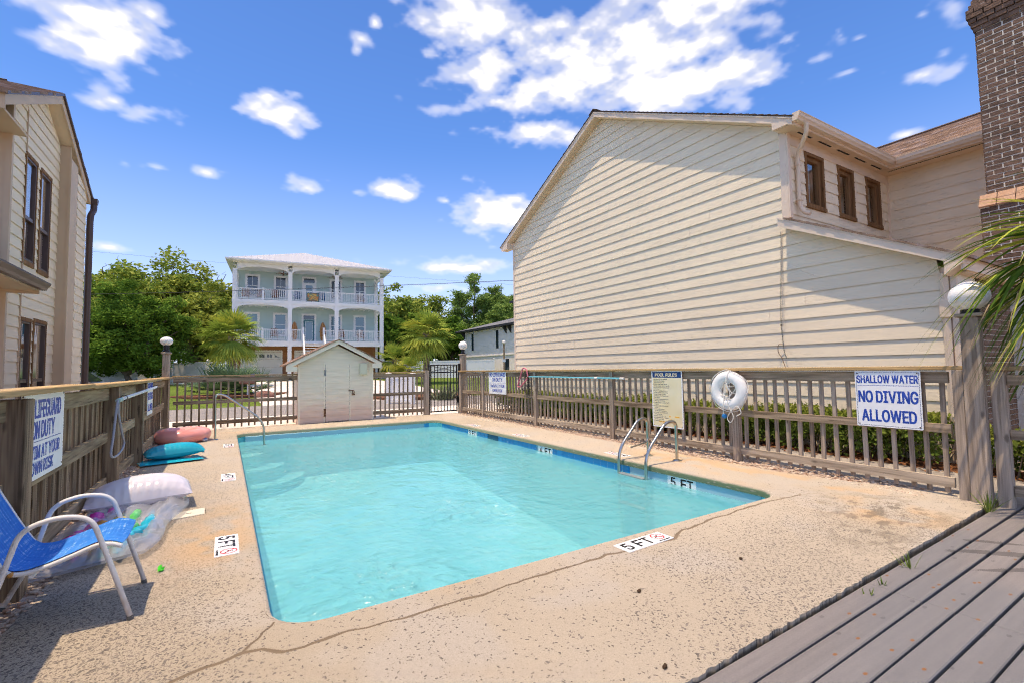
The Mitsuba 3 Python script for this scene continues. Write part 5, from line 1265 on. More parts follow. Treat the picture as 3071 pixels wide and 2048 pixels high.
def vinyl_gate(p, q, z, h, lab):
    k = thing('vinyl_gate', lab, 'gate')
    p, q = np.array(p, float), np.array(q, float); L = np.linalg.norm(q-p); u = (q-p)/L; F = Frame((*p, 0), (*u, 0), (u[1], -u[0], 0))
    for a in (0, L): part(k, 'post', F.box(a-.07, a+.07, z-.1, z+h+.12, -.07, .07), VINYL)
    part(k, 'panel', F.box(.09, L-.09, z+.08, z+h*.80, -.02, .02), VINYL); part(k, 'rail', F.box(.09, L-.09, z+h*.8, z+h*.85, -.035, .035), VINYL); part(k, 'rail', F.box(.09, L-.09, z+h*.95, z+h, -.035, .035), VINYL)
    n = 8
    for i in range(n): c = .12+(L-.24)*(i+.5)/n; part(k, 'picket', F.box(c-.03, c+.03, z+h*.85, z+h*.95, -.015, .015), VINYL)
    part(k, 'hinge', F.box(.06, .16, z+h*.86, z+h*.9, .03, .06), BLACK_METAL); part(k, 'latch', F.box(L-.2, L-.06, z+h*.86, z+h*.89, .03, .07), BLACK_METAL)
    PL = plain('red_plaque', lambda p_, n_, uv: mix((.20, .03, .02), (.55, .30, .03), smoothstep(.55, .7, noise(p_.x*9+p_.y*9, p_.z*11, 1.))), .6)
    c = L/2
    part(k, 'plaque', F.poly([(c-.24, z+h*.5), (c+.24, z+h*.5), (c+.24, z+h*.5+.3), (c+.14, z+h*.5+.38), (c-.14, z+h*.5+.38), (c-.24, z+h*.5+.3)], .02, .05), PL)
vinyl((-9.5, 43.5), (-1.0, 39.3), .50, 1.58, 4, 'white vinyl fence left of the blue house')
vinyl_gate((-.95, 39.28), (.12, 38.75), .50, 1.58, 'white vinyl gate with a red plaque behind the left palm')
vinyl_gate((12.0, 41.7), (13.85, 40.8), .52, 1.62, 'white vinyl gate with a red plaque right of the blue house')
vinyl((13.9, 40.75), (20.5, 37.0), .45, 1.62, 3, 'white vinyl fence running behind the right palm')
k, F_, L_ = vinyl((5.35, 17.95), (6.1, 17.35), .06, 1.0, 1, 'small white vinyl screen panel just beyond the front fence')

# ------------------------------------------------------------------ parked car, wires
SILVER = plain('silver_paint', (.42, .43, .44), .25, .75); TYRE = plain('tyre', (.02, .02, .02), .8); CGLASS = glassmat('car_glass', (.015, .02, .02), .03)
CR = thing('parked_car', 'silver estate car with roof rails parked behind the left house', 'car')
cx, cy, cz = -4.9, 18.4, float(gz(-4.9, 18.4))
def body_pts(side):
    return side
FCAR = Frame((cx, cy-.88, cz), (1, 0, 0), (0, -1, 0))
low = [(-2.3, .35), (2.25, .35), (2.32, .62), (2.28, .92), (1.2, 1.04), (-2.32, 1.04), (-2.36, .7)]
cab = [(-2.25, 1.03), (-2.05, 1.50), (-1.75, 1.64), (-.2, 1.68), (.75, 1.60), (1.15, 1.42), (1.62, 1.03)]
fr = (np.array([[1, 0, 0], [0, 0, 1], [0, 1, 0.]]), (cx, 0, cz))
part(CR, 'body', M().prism(Polygon(low).buffer(.06, quad_segs=4), cy-.9, cy+.9, fr), SILVER, smooth=35)
part(CR, 'cabin', M().prism(Polygon(cab).buffer(.04, quad_segs=4), cy-.80, cy+.80, fr), SILVER, smooth=35)
for pts in ([(-1.95, 1.09), (-1.83, 1.46), (-1.2, 1.53), (-1.2, 1.09)], [(-1.08, 1.09), (-1.08, 1.54), (-.1, 1.57), (.02, 1.09)], [(.14, 1.09), (.04, 1.56), (.62, 1.50), (.92, 1.36), (1.12, 1.09)], ):
    part(CR, 'side_window', M().prism(pts, cy-.853, cy-.842, fr), CGLASS)
part(CR, 'windscreen', M().hexa([[cx+1.20, cy-.72, cz+1.44], [cx+1.22, cy-.72, cz+1.46], [cx+1.22, cy+.72, cz+1.46], [cx+1.20, cy+.72, cz+1.44], [cx+1.66, cy-.75, cz+1.06], [cx+1.68, cy-.75, cz+1.08], [cx+1.68, cy+.75, cz+1.08], [cx+1.66, cy+.75, cz+1.06]]), CGLASS)
for s in (-1, 1): part(CR, 'roof_rail', M().tube(arc_path([(cx-1.7, cy+s*.62, cz+1.68), (cx-1.6, cy+s*.62, cz+1.78), (cx+.55, cy+s*.62, cz+1.74), (cx+.72, cy+s*.62, cz+1.62)], .08), .025, 6), BLACK_METAL)
part(CR, 'mirror', M().blob((cx+.95, cy-1.0, cz+1.10), (.10, .11, .075), 2), SILVER, smooth=True)
for x in (-1.45, 1.45):
    for s in (-1, 1):
        w = numbered(CR+'__wheel'); part(w, 'tyre', M().tube([(cx+x, cy+s*.72, cz+.34), (cx+x, cy+s*.92, cz+.34)], .34, 24), TYRE); part(w, 'rim', M().tube([(cx+x, cy+s*.70, cz+.34), (cx+x, cy+s*.93, cz+.34)], .21, 16), STEEL)
part(CR, 'headlight', M().blob((cx+2.25, cy-.65, cz+.80), (.08, .16, .09), 2), GLASSF, smooth=True)
WIRE = plain('wire', (.03, .03, .03), .6)
def sag(p, q, s, n=24):
    t = np.linspace(0, 1, n)[:, None]; P = np.array(p)*(1-t)+np.array(q)*t; P[:, 2] -= s*4*(t*(1-t))[:, 0]; return P
whole('overhead_wire', M().tube(sag((-30, 50.5, 6.4), (34, 5.2, 6.6), .9), .014, 5), WIRE, 'dark overhead cable crossing in front of the blue house', 'cable', smooth=True)
for dz, lab in ((0, 'faint thin wire high above the trees on the left'), ):
    whole('overhead_wire', M().tube(sag((-60, 84, 18.6), (60, 70, 16.2), .8), .012, 4), WIRE, lab, 'cable', smooth=True)

# ------------------------------------------------------------------ plants
def leafmat(name, a, b, trans=.35, scale=1.2):
    def col(p, n, uv): return mix(a, b, dr.clip(fbm(p.x*scale, p.y*scale, p.z*scale, 2)*1.1-.15+.5*(noise(p.x*17, p.y*17, p.z*17)-.5), 0, 1))
    scene['mat_'+name] = {'type': 'principledthin', 'base_color': mikit.proc(col), 'roughness': .5, 'diff_trans': trans, 'spec_trans': 0., 'eta': 1.4}
    return 'mat_'+name
LEAF_OAK = leafmat('oak_leaf', (0.145, 0.242, 0.042), (0.446, 0.525, 0.105)); LEAF_OAK2 = leafmat('olive_leaf', (0.177, 0.257, 0.046), (0.570, 0.576, 0.125))
LEAF_DARK = leafmat('dark_leaf', (0.081, 0.162, 0.025), (0.230, 0.358, 0.053), .4, .8)
LEAF_PINE = leafmat('pine_needle', (0.150, 0.258, 0.066), (0.419, 0.532, 0.138), .3)
LEAF_HEDGE = leafmat('hedge_leaf', (0.066, 0.120, 0.022), (0.240, 0.300, 0.060), .35, 6.); LEAF_HEDGE2 = leafmat('hedge_tip', (.16, .22, .03), (.33, .34, .07), .4, 6.)
LEAF_PALM = leafmat('palm_leaf', (0.178, 0.282, 0.052), (0.535, 0.620, 0.119), .4, 1.5); LEAF_PALMN = leafmat('near_palm_leaf', (0.039, 0.094, 0.013), (0.132, 0.209, 0.033), .35, 3.)
LEAF_YEL = leafmat('yellow_palm_leaf', (0.345, 0.397, 0.052), (0.632, 0.608, 0.127), .4, 3.); LEAF_DRY = leafmat('dry_leaf', (.40, .28, .13), (.55, .42, .24), .3, 3.)
LEAF_SAW = leafmat('palmetto_leaf', (0.078, 0.150, 0.078), (0.221, 0.299, 0.156), .3, 3.); LEAF_YUCCA = leafmat('yucca_leaf', (.12, .16, .10), (.34, .36, .22), .3, 3.)
GRASS = leafmat('grass_blade', (.07, .13, .02), (.22, .27, .06), .4, 3.)
BARK = bumpy('bark', lambda p, n, uv: mix((.09, .07, .055), (.22, .18, .14), fbm(p.x*8, p.y*8, p.z*2, 3)), lambda p, n, uv: fbm(p.x*12, p.y*12, p.z*3, 3)*.03, .95, 1., .01, .1)
PALMBARK = plain('palm_bark', lambda p, n, uv: mix((.16, .12, .085), (.42, .33, .23), noise(p.x*14, p.y*14, p.z*14)), .9)
def leaves(centres, size, g, aspect=.5, flat=.5, up=.35):
    """one small bent leaf of four triangles at each point"""
    n = len(centres)
    d = g.normal(size=(n, 3)); d[:, 2] *= flat; d /= np.linalg.norm(d, axis=1, keepdims=True)
    nn = g.normal(size=(n, 3)); nn[:, 2] += up*4; s = np.cross(d, nn); s /= np.linalg.norm(s, axis=1, keepdims=True)+1e-9
    up_ = np.cross(s, d)
    L = size*g.uniform(.6, 1.4, (n, 1)); w = L*aspect*.5
    a = centres; b = centres+d*L*.5+up_*L*.08; c = centres+d*L
    V = np.stack([a, b+s*w, c, b-s*w], 1).reshape(-1, 3)
    i = np.arange(n)[:, None]*4
    return V, np.vstack([i+[0, 1, 2], i+[0, 2, 3]])
def crown_points(c, r, n, g, clumps, shell=.6, squash=1.0, hollow=.0, low=-1.):
    """points in leafy clumps spread through an uneven crown"""
    u = g.normal(size=(clumps*3, 3)); u /= np.linalg.norm(u, axis=1, keepdims=True); u = u[u[:, 2] > low][:clumps]
    rad = g.uniform(shell, 1.0, (len(u), 1))*(1+.22*(meshkit.noise(u*2.3+c, 3)-.5)[:, None]*2)
    cc = u*rad*np.array(r)
    cs = g.uniform(.13, .30, (len(u), 1))
    k = g.integers(0, len(u), n)
    q = g.normal(size=(n, 3)); q /= np.linalg.norm(q, axis=1, keepdims=True); q *= g.random((n, 1))**.45
    q[:, 2] *= .62
    return np.array(c)+cc[k]+q*cs[k]*np.mean(r)
def limb(m, p, q, r0, r1, g, bend=.12, n=5):
    p, q = np.array(p, float), np.array(q, float); t = np.linspace(0, 1, n)[:, None]
    P = p*(1-t)+q*t+g.normal(size=(n, 3))*bend*np.linalg.norm(q-p)*(t*(1-t))*2
    m.tube(P, np.linspace(r0, r1, n), 6)
    return P[-1]
def tree(name, x, y, h, r, label, cat, mats, n, leaf, seed, group=None, trunk=.35, base=.35, clumps=70, squash=.8, dead=0, shell=.45):
    g = np.random.default_rng(seed); z0 = float(gz(x, y)) if y < 60 else .56
    k = thing(name, label, cat, group)
    cz_ = z0+h*(1-(1-base)/2); rz = h*(1-base)/2
    m = M(); top = np.array([x+g.normal()*.3, y, z0+h*base*1.1])
    limb(m, (x, y, z0-.2), top, trunk, trunk*.7, g, .05, 6); part(k, 'trunk', m, BARK, smooth=True)
    m = M()
    for q in range(9):
        a = q*2.4+g.random(); e = np.array([x+math.cos(a)*r*.72, y+math.sin(a)*r*.72, cz_+g.uniform(-.2, .75)*rz])
        mid = limb(m, top, top*.45+e*.55+[0, 0, .3], trunk*.5, trunk*.28, g); limb(m, mid, e, trunk*.28, .03, g)
    if dead:
        for q in range(dead):
            a = g.uniform(0, 6.28); s = np.array([x+math.cos(a)*r*.5, y+math.sin(a)*r*.5, cz_+rz*.75]); e = s+np.array([math.cos(a)*g.uniform(.3, 1.4), math.sin(a)*.5, g.uniform(.3, 1.1)])
            limb(m, s, e, .05, .012, g, .25)
    part(k, 'branches', m, BARK, smooth=True, kind='stuff')
    P = crown_points((x, y, cz_), (r, r, rz*1.02), n, g, clumps, shell)
    half = int(n*.6) if len(mats) > 1 else n
    V, F = leaves(P[:half], leaf, g); part(k, 'crown', trimesh.Trimesh(V, F, process=False), mats[0], kind='stuff')
    if len(mats) > 1:
        V, F = leaves(P[half:], leaf, g); part(k, 'crown', trimesh.Trimesh(V, F, process=False), mats[1], kind='stuff')
    return k
# big trees behind, left of the blue house
TL = [(-19.5, 60, 10.1, 5.2), (-14.5, 63, 10.7, 5.4), (-10.2, 60, 11.2, 5.6), (-6.0, 59, 12.2, 5.6), (-1.8, 57.5, 10.9, 4.8), (1.2, 60, 9.9, 4.6), (-12, 52, 7.7, 4.4), (-7.2, 51, 7.2, 4.2), (-2.0, 50.5, 7.5, 4.2), (-16.5, 50, 7.2, 4.0)]
LT = ['tall olive tree at the far left, behind the left house', 'tall olive tree second from the left behind the dark round tree', 'broad olive tree above the dark round tree', 'tallest tree left of the blue house, with bare twigs at its top', 'tall yellowish tree beside the left edge of the blue house', 'tall tree partly hidden by the left side of the blue house', 'lower tree just left of the dark round tree top', 'lower tree behind the dark round tree', 'lower yellowish tree between the left lamp globe and blue house', 'low tree behind the parked car']
for q, ((x, y, h, r), lab) in enumerate(zip(TL, LT)):
    tree('oak_tree', x, y, h, r, lab, 'tree', [LEAF_OAK, LEAF_OAK2] if q not in (4, 8) else [LEAF_OAK2, LEAF_OAK2], 15000, .42, 40+q, 'tall trees behind the left palm', .4, .18, 90, dead=10 if q in (2, 3, 4) else 3)
tree('round_tree', -4.9, 37.6, 6.1, 3.35, 'dense dark green round tree in front of the tall trees on the left', 'tree', [LEAF_DARK], 30000, .22, 60, None, .22, .10, 120, shell=.5)
tree('round_tree', -8.6, 40.5, 5.4, 2.9, 'dark green low tree behind the left house downspout', 'tree', [LEAF_DARK], 14000, .24, 61, None, .2, .1, 80, shell=.5)
# trees behind, right of the blue house
TR = [(15.5, 57, 11.2, 4.4), (19.2, 60, 10.8, 4.6), (22.8, 61, 11.0, 4.4), (26.0, 62, 8.8, 3.8), (18, 50.5, 6.4, 3.2), (22.0, 51.5, 6.6, 3.4), (14.0, 50, 7.0, 3.0)]
LR = ['tall leafy tree right beside the blue house', 'leafy tree second from the right edge of the blue house', 'rounded leafy tree above the right palm', 'lower tree between the leafy trees and the pines', 'dark low tree behind the white fence gate', 'dark low tree behind the right palm trunk', 'low tree at the right back corner of the blue house']
for q, ((x, y, h, r), lab) in enumerate(zip(TR, LR)):
    tree('broadleaf_tree', x, y, h, r, lab, 'tree', [LEAF_OAK, LEAF_OAK2] if q < 4 else [LEAF_DARK], 12000, .42, 80+q, 'trees right of the blue house', .3, .15, 80)
def pine(x, y, h, label, seed):
    g = np.random.default_rng(seed); k = thing('pine_tree', label, 'pine tree', 'pines behind the stucco house')
    m = M(); limb(m, (x, y, .4), (x+g.normal()*.4, y, h*.97), .28, .06, g, .03, 8); part(k, 'trunk', m, BARK, smooth=True)
    P = []; m = M()
    for q in range(36):
        t = g.uniform(.38, 1.0); z = h*t; L = (1.12-t)*h*.34+.5; a = g.uniform(0, 6.28)
        e = np.array([x+math.cos(a)*L, y+math.sin(a)*L, z+g.uniform(.1, .9)])
        limb(m, (x, y, z), e, .07, .02, g, .1, 4)
        nn = int(300*(.5+L/4)); s = np.linspace(.45, 1.05, 4)[g.integers(0, 4, nn)][:, None]
        c = np.array([x, y, z])*(1-s)+e*s
        w = g.normal(size=(nn, 3)); w *= np.array([.42, .42, .24])*(.6+.25*L/2)
        P.append(c+w)
    part(k, 'branches', m, BARK, smooth=True, kind='stuff')
    V, F = leaves(np.vstack(P), .42, g, .35); part(k, 'crown', trimesh.Trimesh(V, F, process=False), LEAF_PINE, kind='stuff')
for q, (x, y, h, lab) in enumerate([(31.4, 62, 14.6, 'tallest pine, with a bare reddish tip, above the gate lamp'), (34.2, 61, 12.6, 'pine right of the tallest pine'), (28.5, 60, 11.2, 'pine left of the tallest pine'), (37.5, 62, 12.6, 'pine at the edge of the cream gable wall'), (32.8, 57, 9.4, 'lower pine in front of the tallest pine')]):
    pine(x, y, h, lab, 120+q)

# fan palms
def fan(g, base, direc, size, nl, droop, V, Fl, rad=2.2, width=.05):
    """a costapalmate leaf: leaflets fanning out from the end of the stalk, each a folded strip that bends down"""
    d = np.array(direc, float); d /= np.linalg.norm(d)
    s = np.cross(d, [0, 0, 1.0]); s /= np.linalg.norm(s)+1e-9; u = np.cross(s, d)
    for q in range(nl):
        a = (q/(nl-1)-.5)*rad*2*.62+g.normal()*.03
        L = size*(1-.28*(abs(a)/(rad*.62))**2)*g.uniform(.85, 1.1)
        e = d*math.cos(a)+s*math.sin(a)+u*g.normal()*.05
        side = np.cross(e, u); side /= np.linalg.norm(side)+1e-9
        t = np.array([0, .35, .7, 1.0]); w = np.array([.35, 1., .7, .05])*width*size*.55
        P = base+e*(t*L)[:, None]+np.array([0, 0, -1])*(droop*L*(t**2.4))[:, None]*g.uniform(.5, 1.3)+u*(.04*L*np.sin(t*3))[:, None]
        k = len(V)
        for p_, w_ in zip(P, w): V.append(p_+side*w_); V.append(p_-side*w_+u*w_*.5)
        for z in range(3): Fl += [[k+2*z, k+2*z+1, k+2*z+3], [k+2*z, k+2*z+3, k+2*z+2]]
def palm(name, x, y, h, R, label, seed, nf=46, mats=(LEAF_PALM, LEAF_YEL), trunk=.17, group=None):
    g = np.random.default_rng(seed); z0 = float(gz(x, y)); k = thing(name, label, 'palm tree', group)
    m = M(); zs_ = np.linspace(0, h, 14)
    m.tube(np.column_stack([x+.04*np.sin(zs_*1.3), y+zs_*0, z0+zs_]), trunk*(1+.12*np.sin(np.arange(14)*2.1)), 12); part(k, 'trunk', m, PALMBARK, smooth=True)
    m = M()
    for q in range(int(h*44)):                       # old leaf boots criss-crossing the trunk
        a = q*2.399; zz = z0+.1+(h-.05)*q/(h*44); r = trunk*1.02
        p = np.array([x+math.cos(a)*r, y+math.sin(a)*r, zz]); o = np.array([math.cos(a), math.sin(a), 0]); tng = np.array([-math.sin(a), math.cos(a), 0])
        for s in (-1, 1): m.beam(p+tng*s*.05, p+o*.055+tng*s*.015+np.array([0, 0, .15]), .045, .02, tng)
    part(k, 'leaf_boots', m, PALMBARK, kind='stuff')
    top = np.array([x, y, z0+h]); groups = [([], []), ([], [])]; st = M()
    for q in range(nf):
        t = (q+.5)/nf; el = math.radians(88-140*t**.9+g.normal()*8); a = q*2.399+g.normal()*.2
        d = np.array([math.cos(a)*math.cos(el), math.sin(a)*math.cos(el), math.sin(el)])
        L = R*g.uniform(.42, .58); b = top+d*L+np.array([0, 0, -.08*L])
        st.tube(np.array([top+[0, 0, -.1], top+d*L*.5+[0, 0, .05*L], b]), [.022, .018, .012], 5)
        V, Fl = groups[1 if (g.random() < .30+.4*(t > .75)) else 0]
        fan(g, b, d+np.array([0, 0, -.12]), R*g.uniform(.50, .64), 18, .10+.30*t, V, Fl, 2.5, .075)
    part(k, 'stalks', st, LEAF_YEL, kind='stuff')
    for (V, Fl), mt, nm in zip(groups, mats, ('crown', 'crown')):
        if V: part(k, nm, trimesh.Trimesh(np.array(V), np.array(Fl), process=False), mt, kind='stuff')
palm('fan_palm', .36, 32.5, 2.85, 1.8, 'fan palm with a rough trunk in front of the left side of the blue house', 200, 70)
palm('fan_palm', 11.24, 29.35, 3.1, 1.8, 'fan palm with a yellowish crown standing behind the black gate', 201, 78)
palm('small_palm', 12.3, 39.6, 1.6, 1.7, 'bright small palm behind the white gate, left one', 202, 40, (LEAF_PALM, LEAF_YEL), .14); palm('small_palm', 12.9, 37.6, .7, 1.5, 'low bright palm in front of the white gate', 203, 34, (LEAF_YEL, LEAF_PALM), .12)
def rosette(name, x, y, n, L, w, mats, label, cat, seed, spread=1.0, fans=False, z=None):
    g = np.random.default_rng(seed); z0 = float(gz(x, y)) if z is None else z; k = thing(name, label, cat); V, Fl = [], []
    for q in range(n):
        a = g.uniform(0, 6.28); el = math.radians(g.uniform(12, 82)); px, py = x+g.normal()*spread*.35, y+g.normal()*spread*.25
        d = np.array([math.cos(a)*math.cos(el), math.sin(a)*math.cos(el), math.sin(el)])
        if fans: fan(g, np.array([px, py, z0])+d*L*g.uniform(.4, .75), d, L*.55, 15, .1, V, Fl, 2.3, .06)
        else:
            s = np.cross(d, [0, 0, 1.]); s /= np.linalg.norm(s)+1e-9; t = np.array([0, .4, .75, 1]); kk = len(V); l = L*g.uniform(.6, 1.1)
            P = np.array([px, py, z0])+d*(t*l)[:, None]+np.array([0, 0, -1])*(.28*l*t**2.2*g.random())[:, None]
            for p_, w_ in zip(P, np.array([.7, 1, .7, .04])*w): V.append(p_+s*w_); V.append(p_-s*w_)
            for zz in range(3): Fl += [[kk+2*zz, kk+2*zz+1, kk+2*zz+3], [kk+2*zz, kk+2*zz+3, kk+2*zz+2]]
    part(k, 'leaves', trimesh.Trimesh(np.array(V), np.array(Fl), process=False), mats, kind='stuff')
    return k
rosette('saw_palmetto', .3, 25.6, 90, 1.35, .03, LEAF_SAW, 'blue-green saw palmetto clump under the left palm', 'shrub', 210, 1.6, True)
rosette('yucca', 7.95, 18.7, 150, .85, .028, LEAF_YUCCA, 'spiky striped yucca clump seen through the black gate', 'shrub', 211, .9)
rosette('yucca', 6.35, 20.5, 60, .55, .02, LEAF_YUCCA, 'small spiky plant on the mulch left of the black gate', 'shrub', 212, .4)
MULCHR = bumpy('red_mulch', lambda p, n, uv: mix((.10, .045, .028), (.22, .11, .07), fbm(p.x*14, p.y*14, 1., 3)), lambda p, n, uv: fbm(p.x*20, p.y*20, 0., 3)*.04, .95, 1., .01, .1)
struct('mulch_bed', M().prism(Polygon([(7.6+2.6*math.cos(t)*(1+.12*math.sin(3*t)), 20.7+1.9*math.sin(t)) for t in np.linspace(0, 2*PI, 30)[:-1]]), .03, .16, (np.eye(3), (0, 0, 0))), MULCHR, 'reddish mulch bed round the yucca outside the gate')
struct('mulch_bed', M().prism(Polygon([(.3+2.3*math.cos(t)*(1+.1*math.sin(3*t)), 25.3+1.7*math.sin(t)) for t in np.linspace(0, 2*PI, 30)[:-1]]), .15, .30, (np.eye(3), (0, 0, 0))), MULCHR, 'dark mulch bed under the saw palmetto')
ROCK = plain('red_rock', lambda p, n, uv: mix((.16, .07, .055), (.32, .18, .14), noise(p.x*6, p.y*6, p.z*6)), .9)
whole('boulder', M().blob((1.5, 23.7, .22), (.42, .3, .26), 2, .12), ROCK, 'dark red boulder beside the saw palmetto', 'boulder', smooth=40)
k = thing('mailbox', 'white mailbox post with a stone-coloured box among the palmetto', 'mailbox')
part(k, 'post', box(.86, .96, 24.3, 24.4, .2, 1.0), WHITE); part(k, 'box', bevelbox(.55, 1.2, 24.15, 24.5, .78, 1.12, .05), ROCK); part(k, 'flag', box(1.0, 1.14, 24.1, 24.13, 1.12, 1.22), SIGNBLUE)
# hedge between the walk and the gable wall
g = np.random.default_rng(300)
HEDGE_LABELS = ['clipped hedge bush nearest the right lamp post', 'hedge bush behind the shallow water sign', 'hedge bush just right of the life ring', 'hedge bush behind the pool rules sign', 'hedge bush behind the blue net pole', 'hedge bush at the far end of the cream wall']
def bush(y0, y1, label, top=.60):
    k = thing('hedge_bush', label, 'hedge', 'hedge bushes along the cream wall')
    n = int(5200*(y1-y0)); P = np.column_stack([g.uniform(7.32, 7.95, n), g.uniform(y0-.06, y1+.06, n), g.uniform(.02, 1., n)**.7*top])
    P[:, 2] *= .82+.36*meshkit.noise(np.column_stack([P[:, 0]*3, P[:, 1]*3.3, P[:, 0]*0]), 4); P[:, 0] -= .10*np.maximum(0, meshkit.noise(P*4.2, 8)-.45)*2
    keep = (meshkit.noise(P*6.5, 5) > .40) | (P[:, 2] > top*.72)
    keep &= ~((P[:, 2] < .18) & (g.random(n) < .6))
    P = P[keep]; tip = P[:, 2] > top*.78*(.85+.3*meshkit.noise(P*3, 9))
    V, F = leaves(P[~tip], .062, g, .55, 1., .3); part(k, 'foliage', trimesh.Trimesh(V, F, process=False), LEAF_HEDGE, kind='stuff')
    V, F = leaves(P[tip], .060, g, .5, 1.2, .3); part(k, 'young_leaves', trimesh.Trimesh(V, F, process=False), LEAF_HEDGE2, kind='stuff')
    m = M()
    for q in range(int((y1-y0)*26)):
        y = g.uniform(y0, y1); x = g.uniform(7.4, 7.9); m.tube([(x, y, -.02), (x+g.normal()*.12, y+g.normal()*.12, g.uniform(.25, .5))], [.008, .003], 4)
    part(k, 'stems', m, BARK, kind='stuff')
ye = [2.35, 3.4, 4.5, 6.3, 8.3, 10.6, 13.1]
for a, b, lab in zip(ye, ye[1:], HEDGE_LABELS): bush(a, b, lab, .58+vary(.03))
bush(.6, 2.0, 'small shrub behind the fence right of the near lamp post', .5)
n = 2600
P = np.column_stack([g.uniform(7.25, 7.95, n)-.12*g.random(n)**3, g.uniform(1., 13, n), np.full(n, -.005)+g.random(n)*.03])
V, F = leaves(P, .075, g, .35, .15, .9)
MULCHLEAF = leafmat('fallen_leaf', (.16, .055, .025), (.38, .19, .09), .2, 9.)
struct('leaf_litter', trimesh.Trimesh(V, F, process=False), MULCHLEAF, 'reddish fallen leaves under the hedge', kind='stuff')
n = 260
P = np.column_stack([g.uniform(5.75, 6.6, n), g.uniform(2., 12, n), np.full(n, .004)])
V, F = leaves(P, .03, g, .4, .1, .9); struct('leaf_litter', trimesh.Trimesh(V, F, process=False), MULCHLEAF, 'scattered dry leaves on the gravel by the right fence', kind='stuff')
# near palm at the right edge: drooping fan leaves reach in front of the lamp globe
g = np.random.default_rng(400); k = thing('fan_palm', 'large drooping fan palm leaves entering at the right edge before the lamp globe', 'palm tree')
top = np.array([6.15, .30, 2.05])
part(k, 'trunk', M().tube([(6.25, .2, -.1), (6.2, .25, 1.0), top], .2, 12), PALMBARK, smooth=True)
sets = {LEAF_PALMN: ([], []), LEAF_YEL: ([], []), LEAF_DRY: ([], [])}
def strip_leaf(P, w, side, mt):
    V, Fl = sets[mt]; kk = len(V); nrm = np.cross(side, P[1]-P[0]); nrm /= np.linalg.norm(nrm)+1e-9
    for p_, w_ in zip(P, w): V += [p_+side*w_+nrm*w_*.35, p_, p_-side*w_+nrm*w_*.35]
    for z in range(len(P)-1):
        for o in (0, 1): Fl += [[kk+3*z+o, kk+3*z+o+1, kk+3*z+o+4], [kk+3*z+o, kk+3*z+o+4, kk+3*z+o+3]]
def big_leaf(hub, direc, L, nl, droop, yel, seed, half=1.25, width=.021):
    g = np.random.default_rng(seed); hub = np.array(hub, float); d = np.array(direc, float); d /= np.linalg.norm(d)
    s = np.cross(d, [0, 0, 1.]); s /= np.linalg.norm(s); u = np.cross(s, d)
    st = smooth_path([top, top*.5+hub*.5+np.array([0, 0, .18]), hub], 5)
    part(k, 'stalk', M().tube(st, .016, 6), LEAF_YEL, smooth=True)
    for q in range(nl):
        a = ((q+.5)/nl-.5)*2*half+g.normal()*.02; e = d*math.cos(a)+s*math.sin(a)*.95+u*g.normal()*.05
        l = L*(1-.22*(a/half)**2)*g.uniform(.82, 1.12); t = np.linspace(0, 1, 9); dr_ = droop*g.uniform(.55, 1.5)
        out = np.minimum(t, .55+.45*t); P = hub+e*(out*l)[:, None]+np.array([0, 0, -1])*(dr_*l*t**2.1)[:, None]+u*(.03*l*np.sin(t*PI))[:, None]
        w = width*np.array([.55, .85, 1., 1., .9, .72, .5, .26, .03])*g.uniform(.8, 1.15)
        side = np.cross(e, u); side /= np.linalg.norm(side)
        r = g.random()
        strip_leaf(P, w, side, LEAF_YEL if r < yel else LEAF_PALMN)
        if g.random() < .35: strip_leaf(P[-3:]+g.normal(size=3)*.01, w[-3:]*.5, side, LEAF_DRY)
big_leaf((5.78, .92, 2.28), (-.75, .62, .22), .98, 24, .42, .42, 1)
big_leaf((5.92, .98, 2.14), (-.42, .80, .0), .92, 24, .72, .22, 2)
big_leaf((6.0, .78, 2.36), (-.6, .55, .42), .95, 20, .30, .25, 3)
big_leaf((5.80, .72, 1.92), (-.55, .55, -.15), .85, 22, .72, .30, 4)
big_leaf((6.05, .95, 1.95), (-.1, .9, -.1), .75, 20, .9, .10, 5)
big_leaf((6.1, .65, 1.80), (-.7, .2, -.1), .9, 18, .62, .35, 6)
big_leaf((6.3, .9, 2.1), (.3, .9, .1), .8, 20, .7, .05, 7)
big_leaf((5.75, .50, 2.3), (-.8, .2, .3), .8, 18, .5, .4, 8)
big_leaf((6.45, .85, 1.6), (.2, .95, -.2), .8, 22, .8, .03, 9)
big_leaf((6.2, .5, 2.75), (.0, .9, .5), 1.0, 18, .35, .1, 10)
for mt, (V, Fl) in sets.items(): part(k, 'leaflets', trimesh.Trimesh(np.array(V), np.array(Fl), process=False), mt, kind='stuff')
# grass tufts growing out of the gap between deck and boardwalk
def tuft(x, y, n, L, label, seed):
    g = np.random.default_rng(seed); V, Fl = [], []
    for q in range(n):
        a = g.uniform(0, 6.28); el = math.radians(g.uniform(45, 88)); d = np.array([math.cos(a)*math.cos(el), math.sin(a)*math.cos(el), math.sin(el)]); s = np.cross(d, [0, 0, 1.]); s /= np.linalg.norm(s)+1e-9
        l = L*g.uniform(.5, 1.1); t = np.array([0, .4, .75, 1.]); kk = len(V); P = np.array([x+g.normal()*.012, y+g.normal()*.008, -.04])+d*(t*l)[:, None]-np.array([0, 0, 1])*(.2*l*t**2*g.random())[:, None]
        for p_, w_ in zip(P, np.array([.8, 1, .7, .05])*.0042): V.append(p_+s*w_); V.append(p_-s*w_)
        for z in range(3): Fl += [[kk+2*z, kk+2*z+1, kk+2*z+3], [kk+2*z, kk+2*z+3, kk+2*z+2]]
    whole('grass_tuft', trimesh.Trimesh(np.array(V), np.array(Fl), process=False), GRASS, label, 'grass tuft', 'grass tufts along the boardwalk edge')
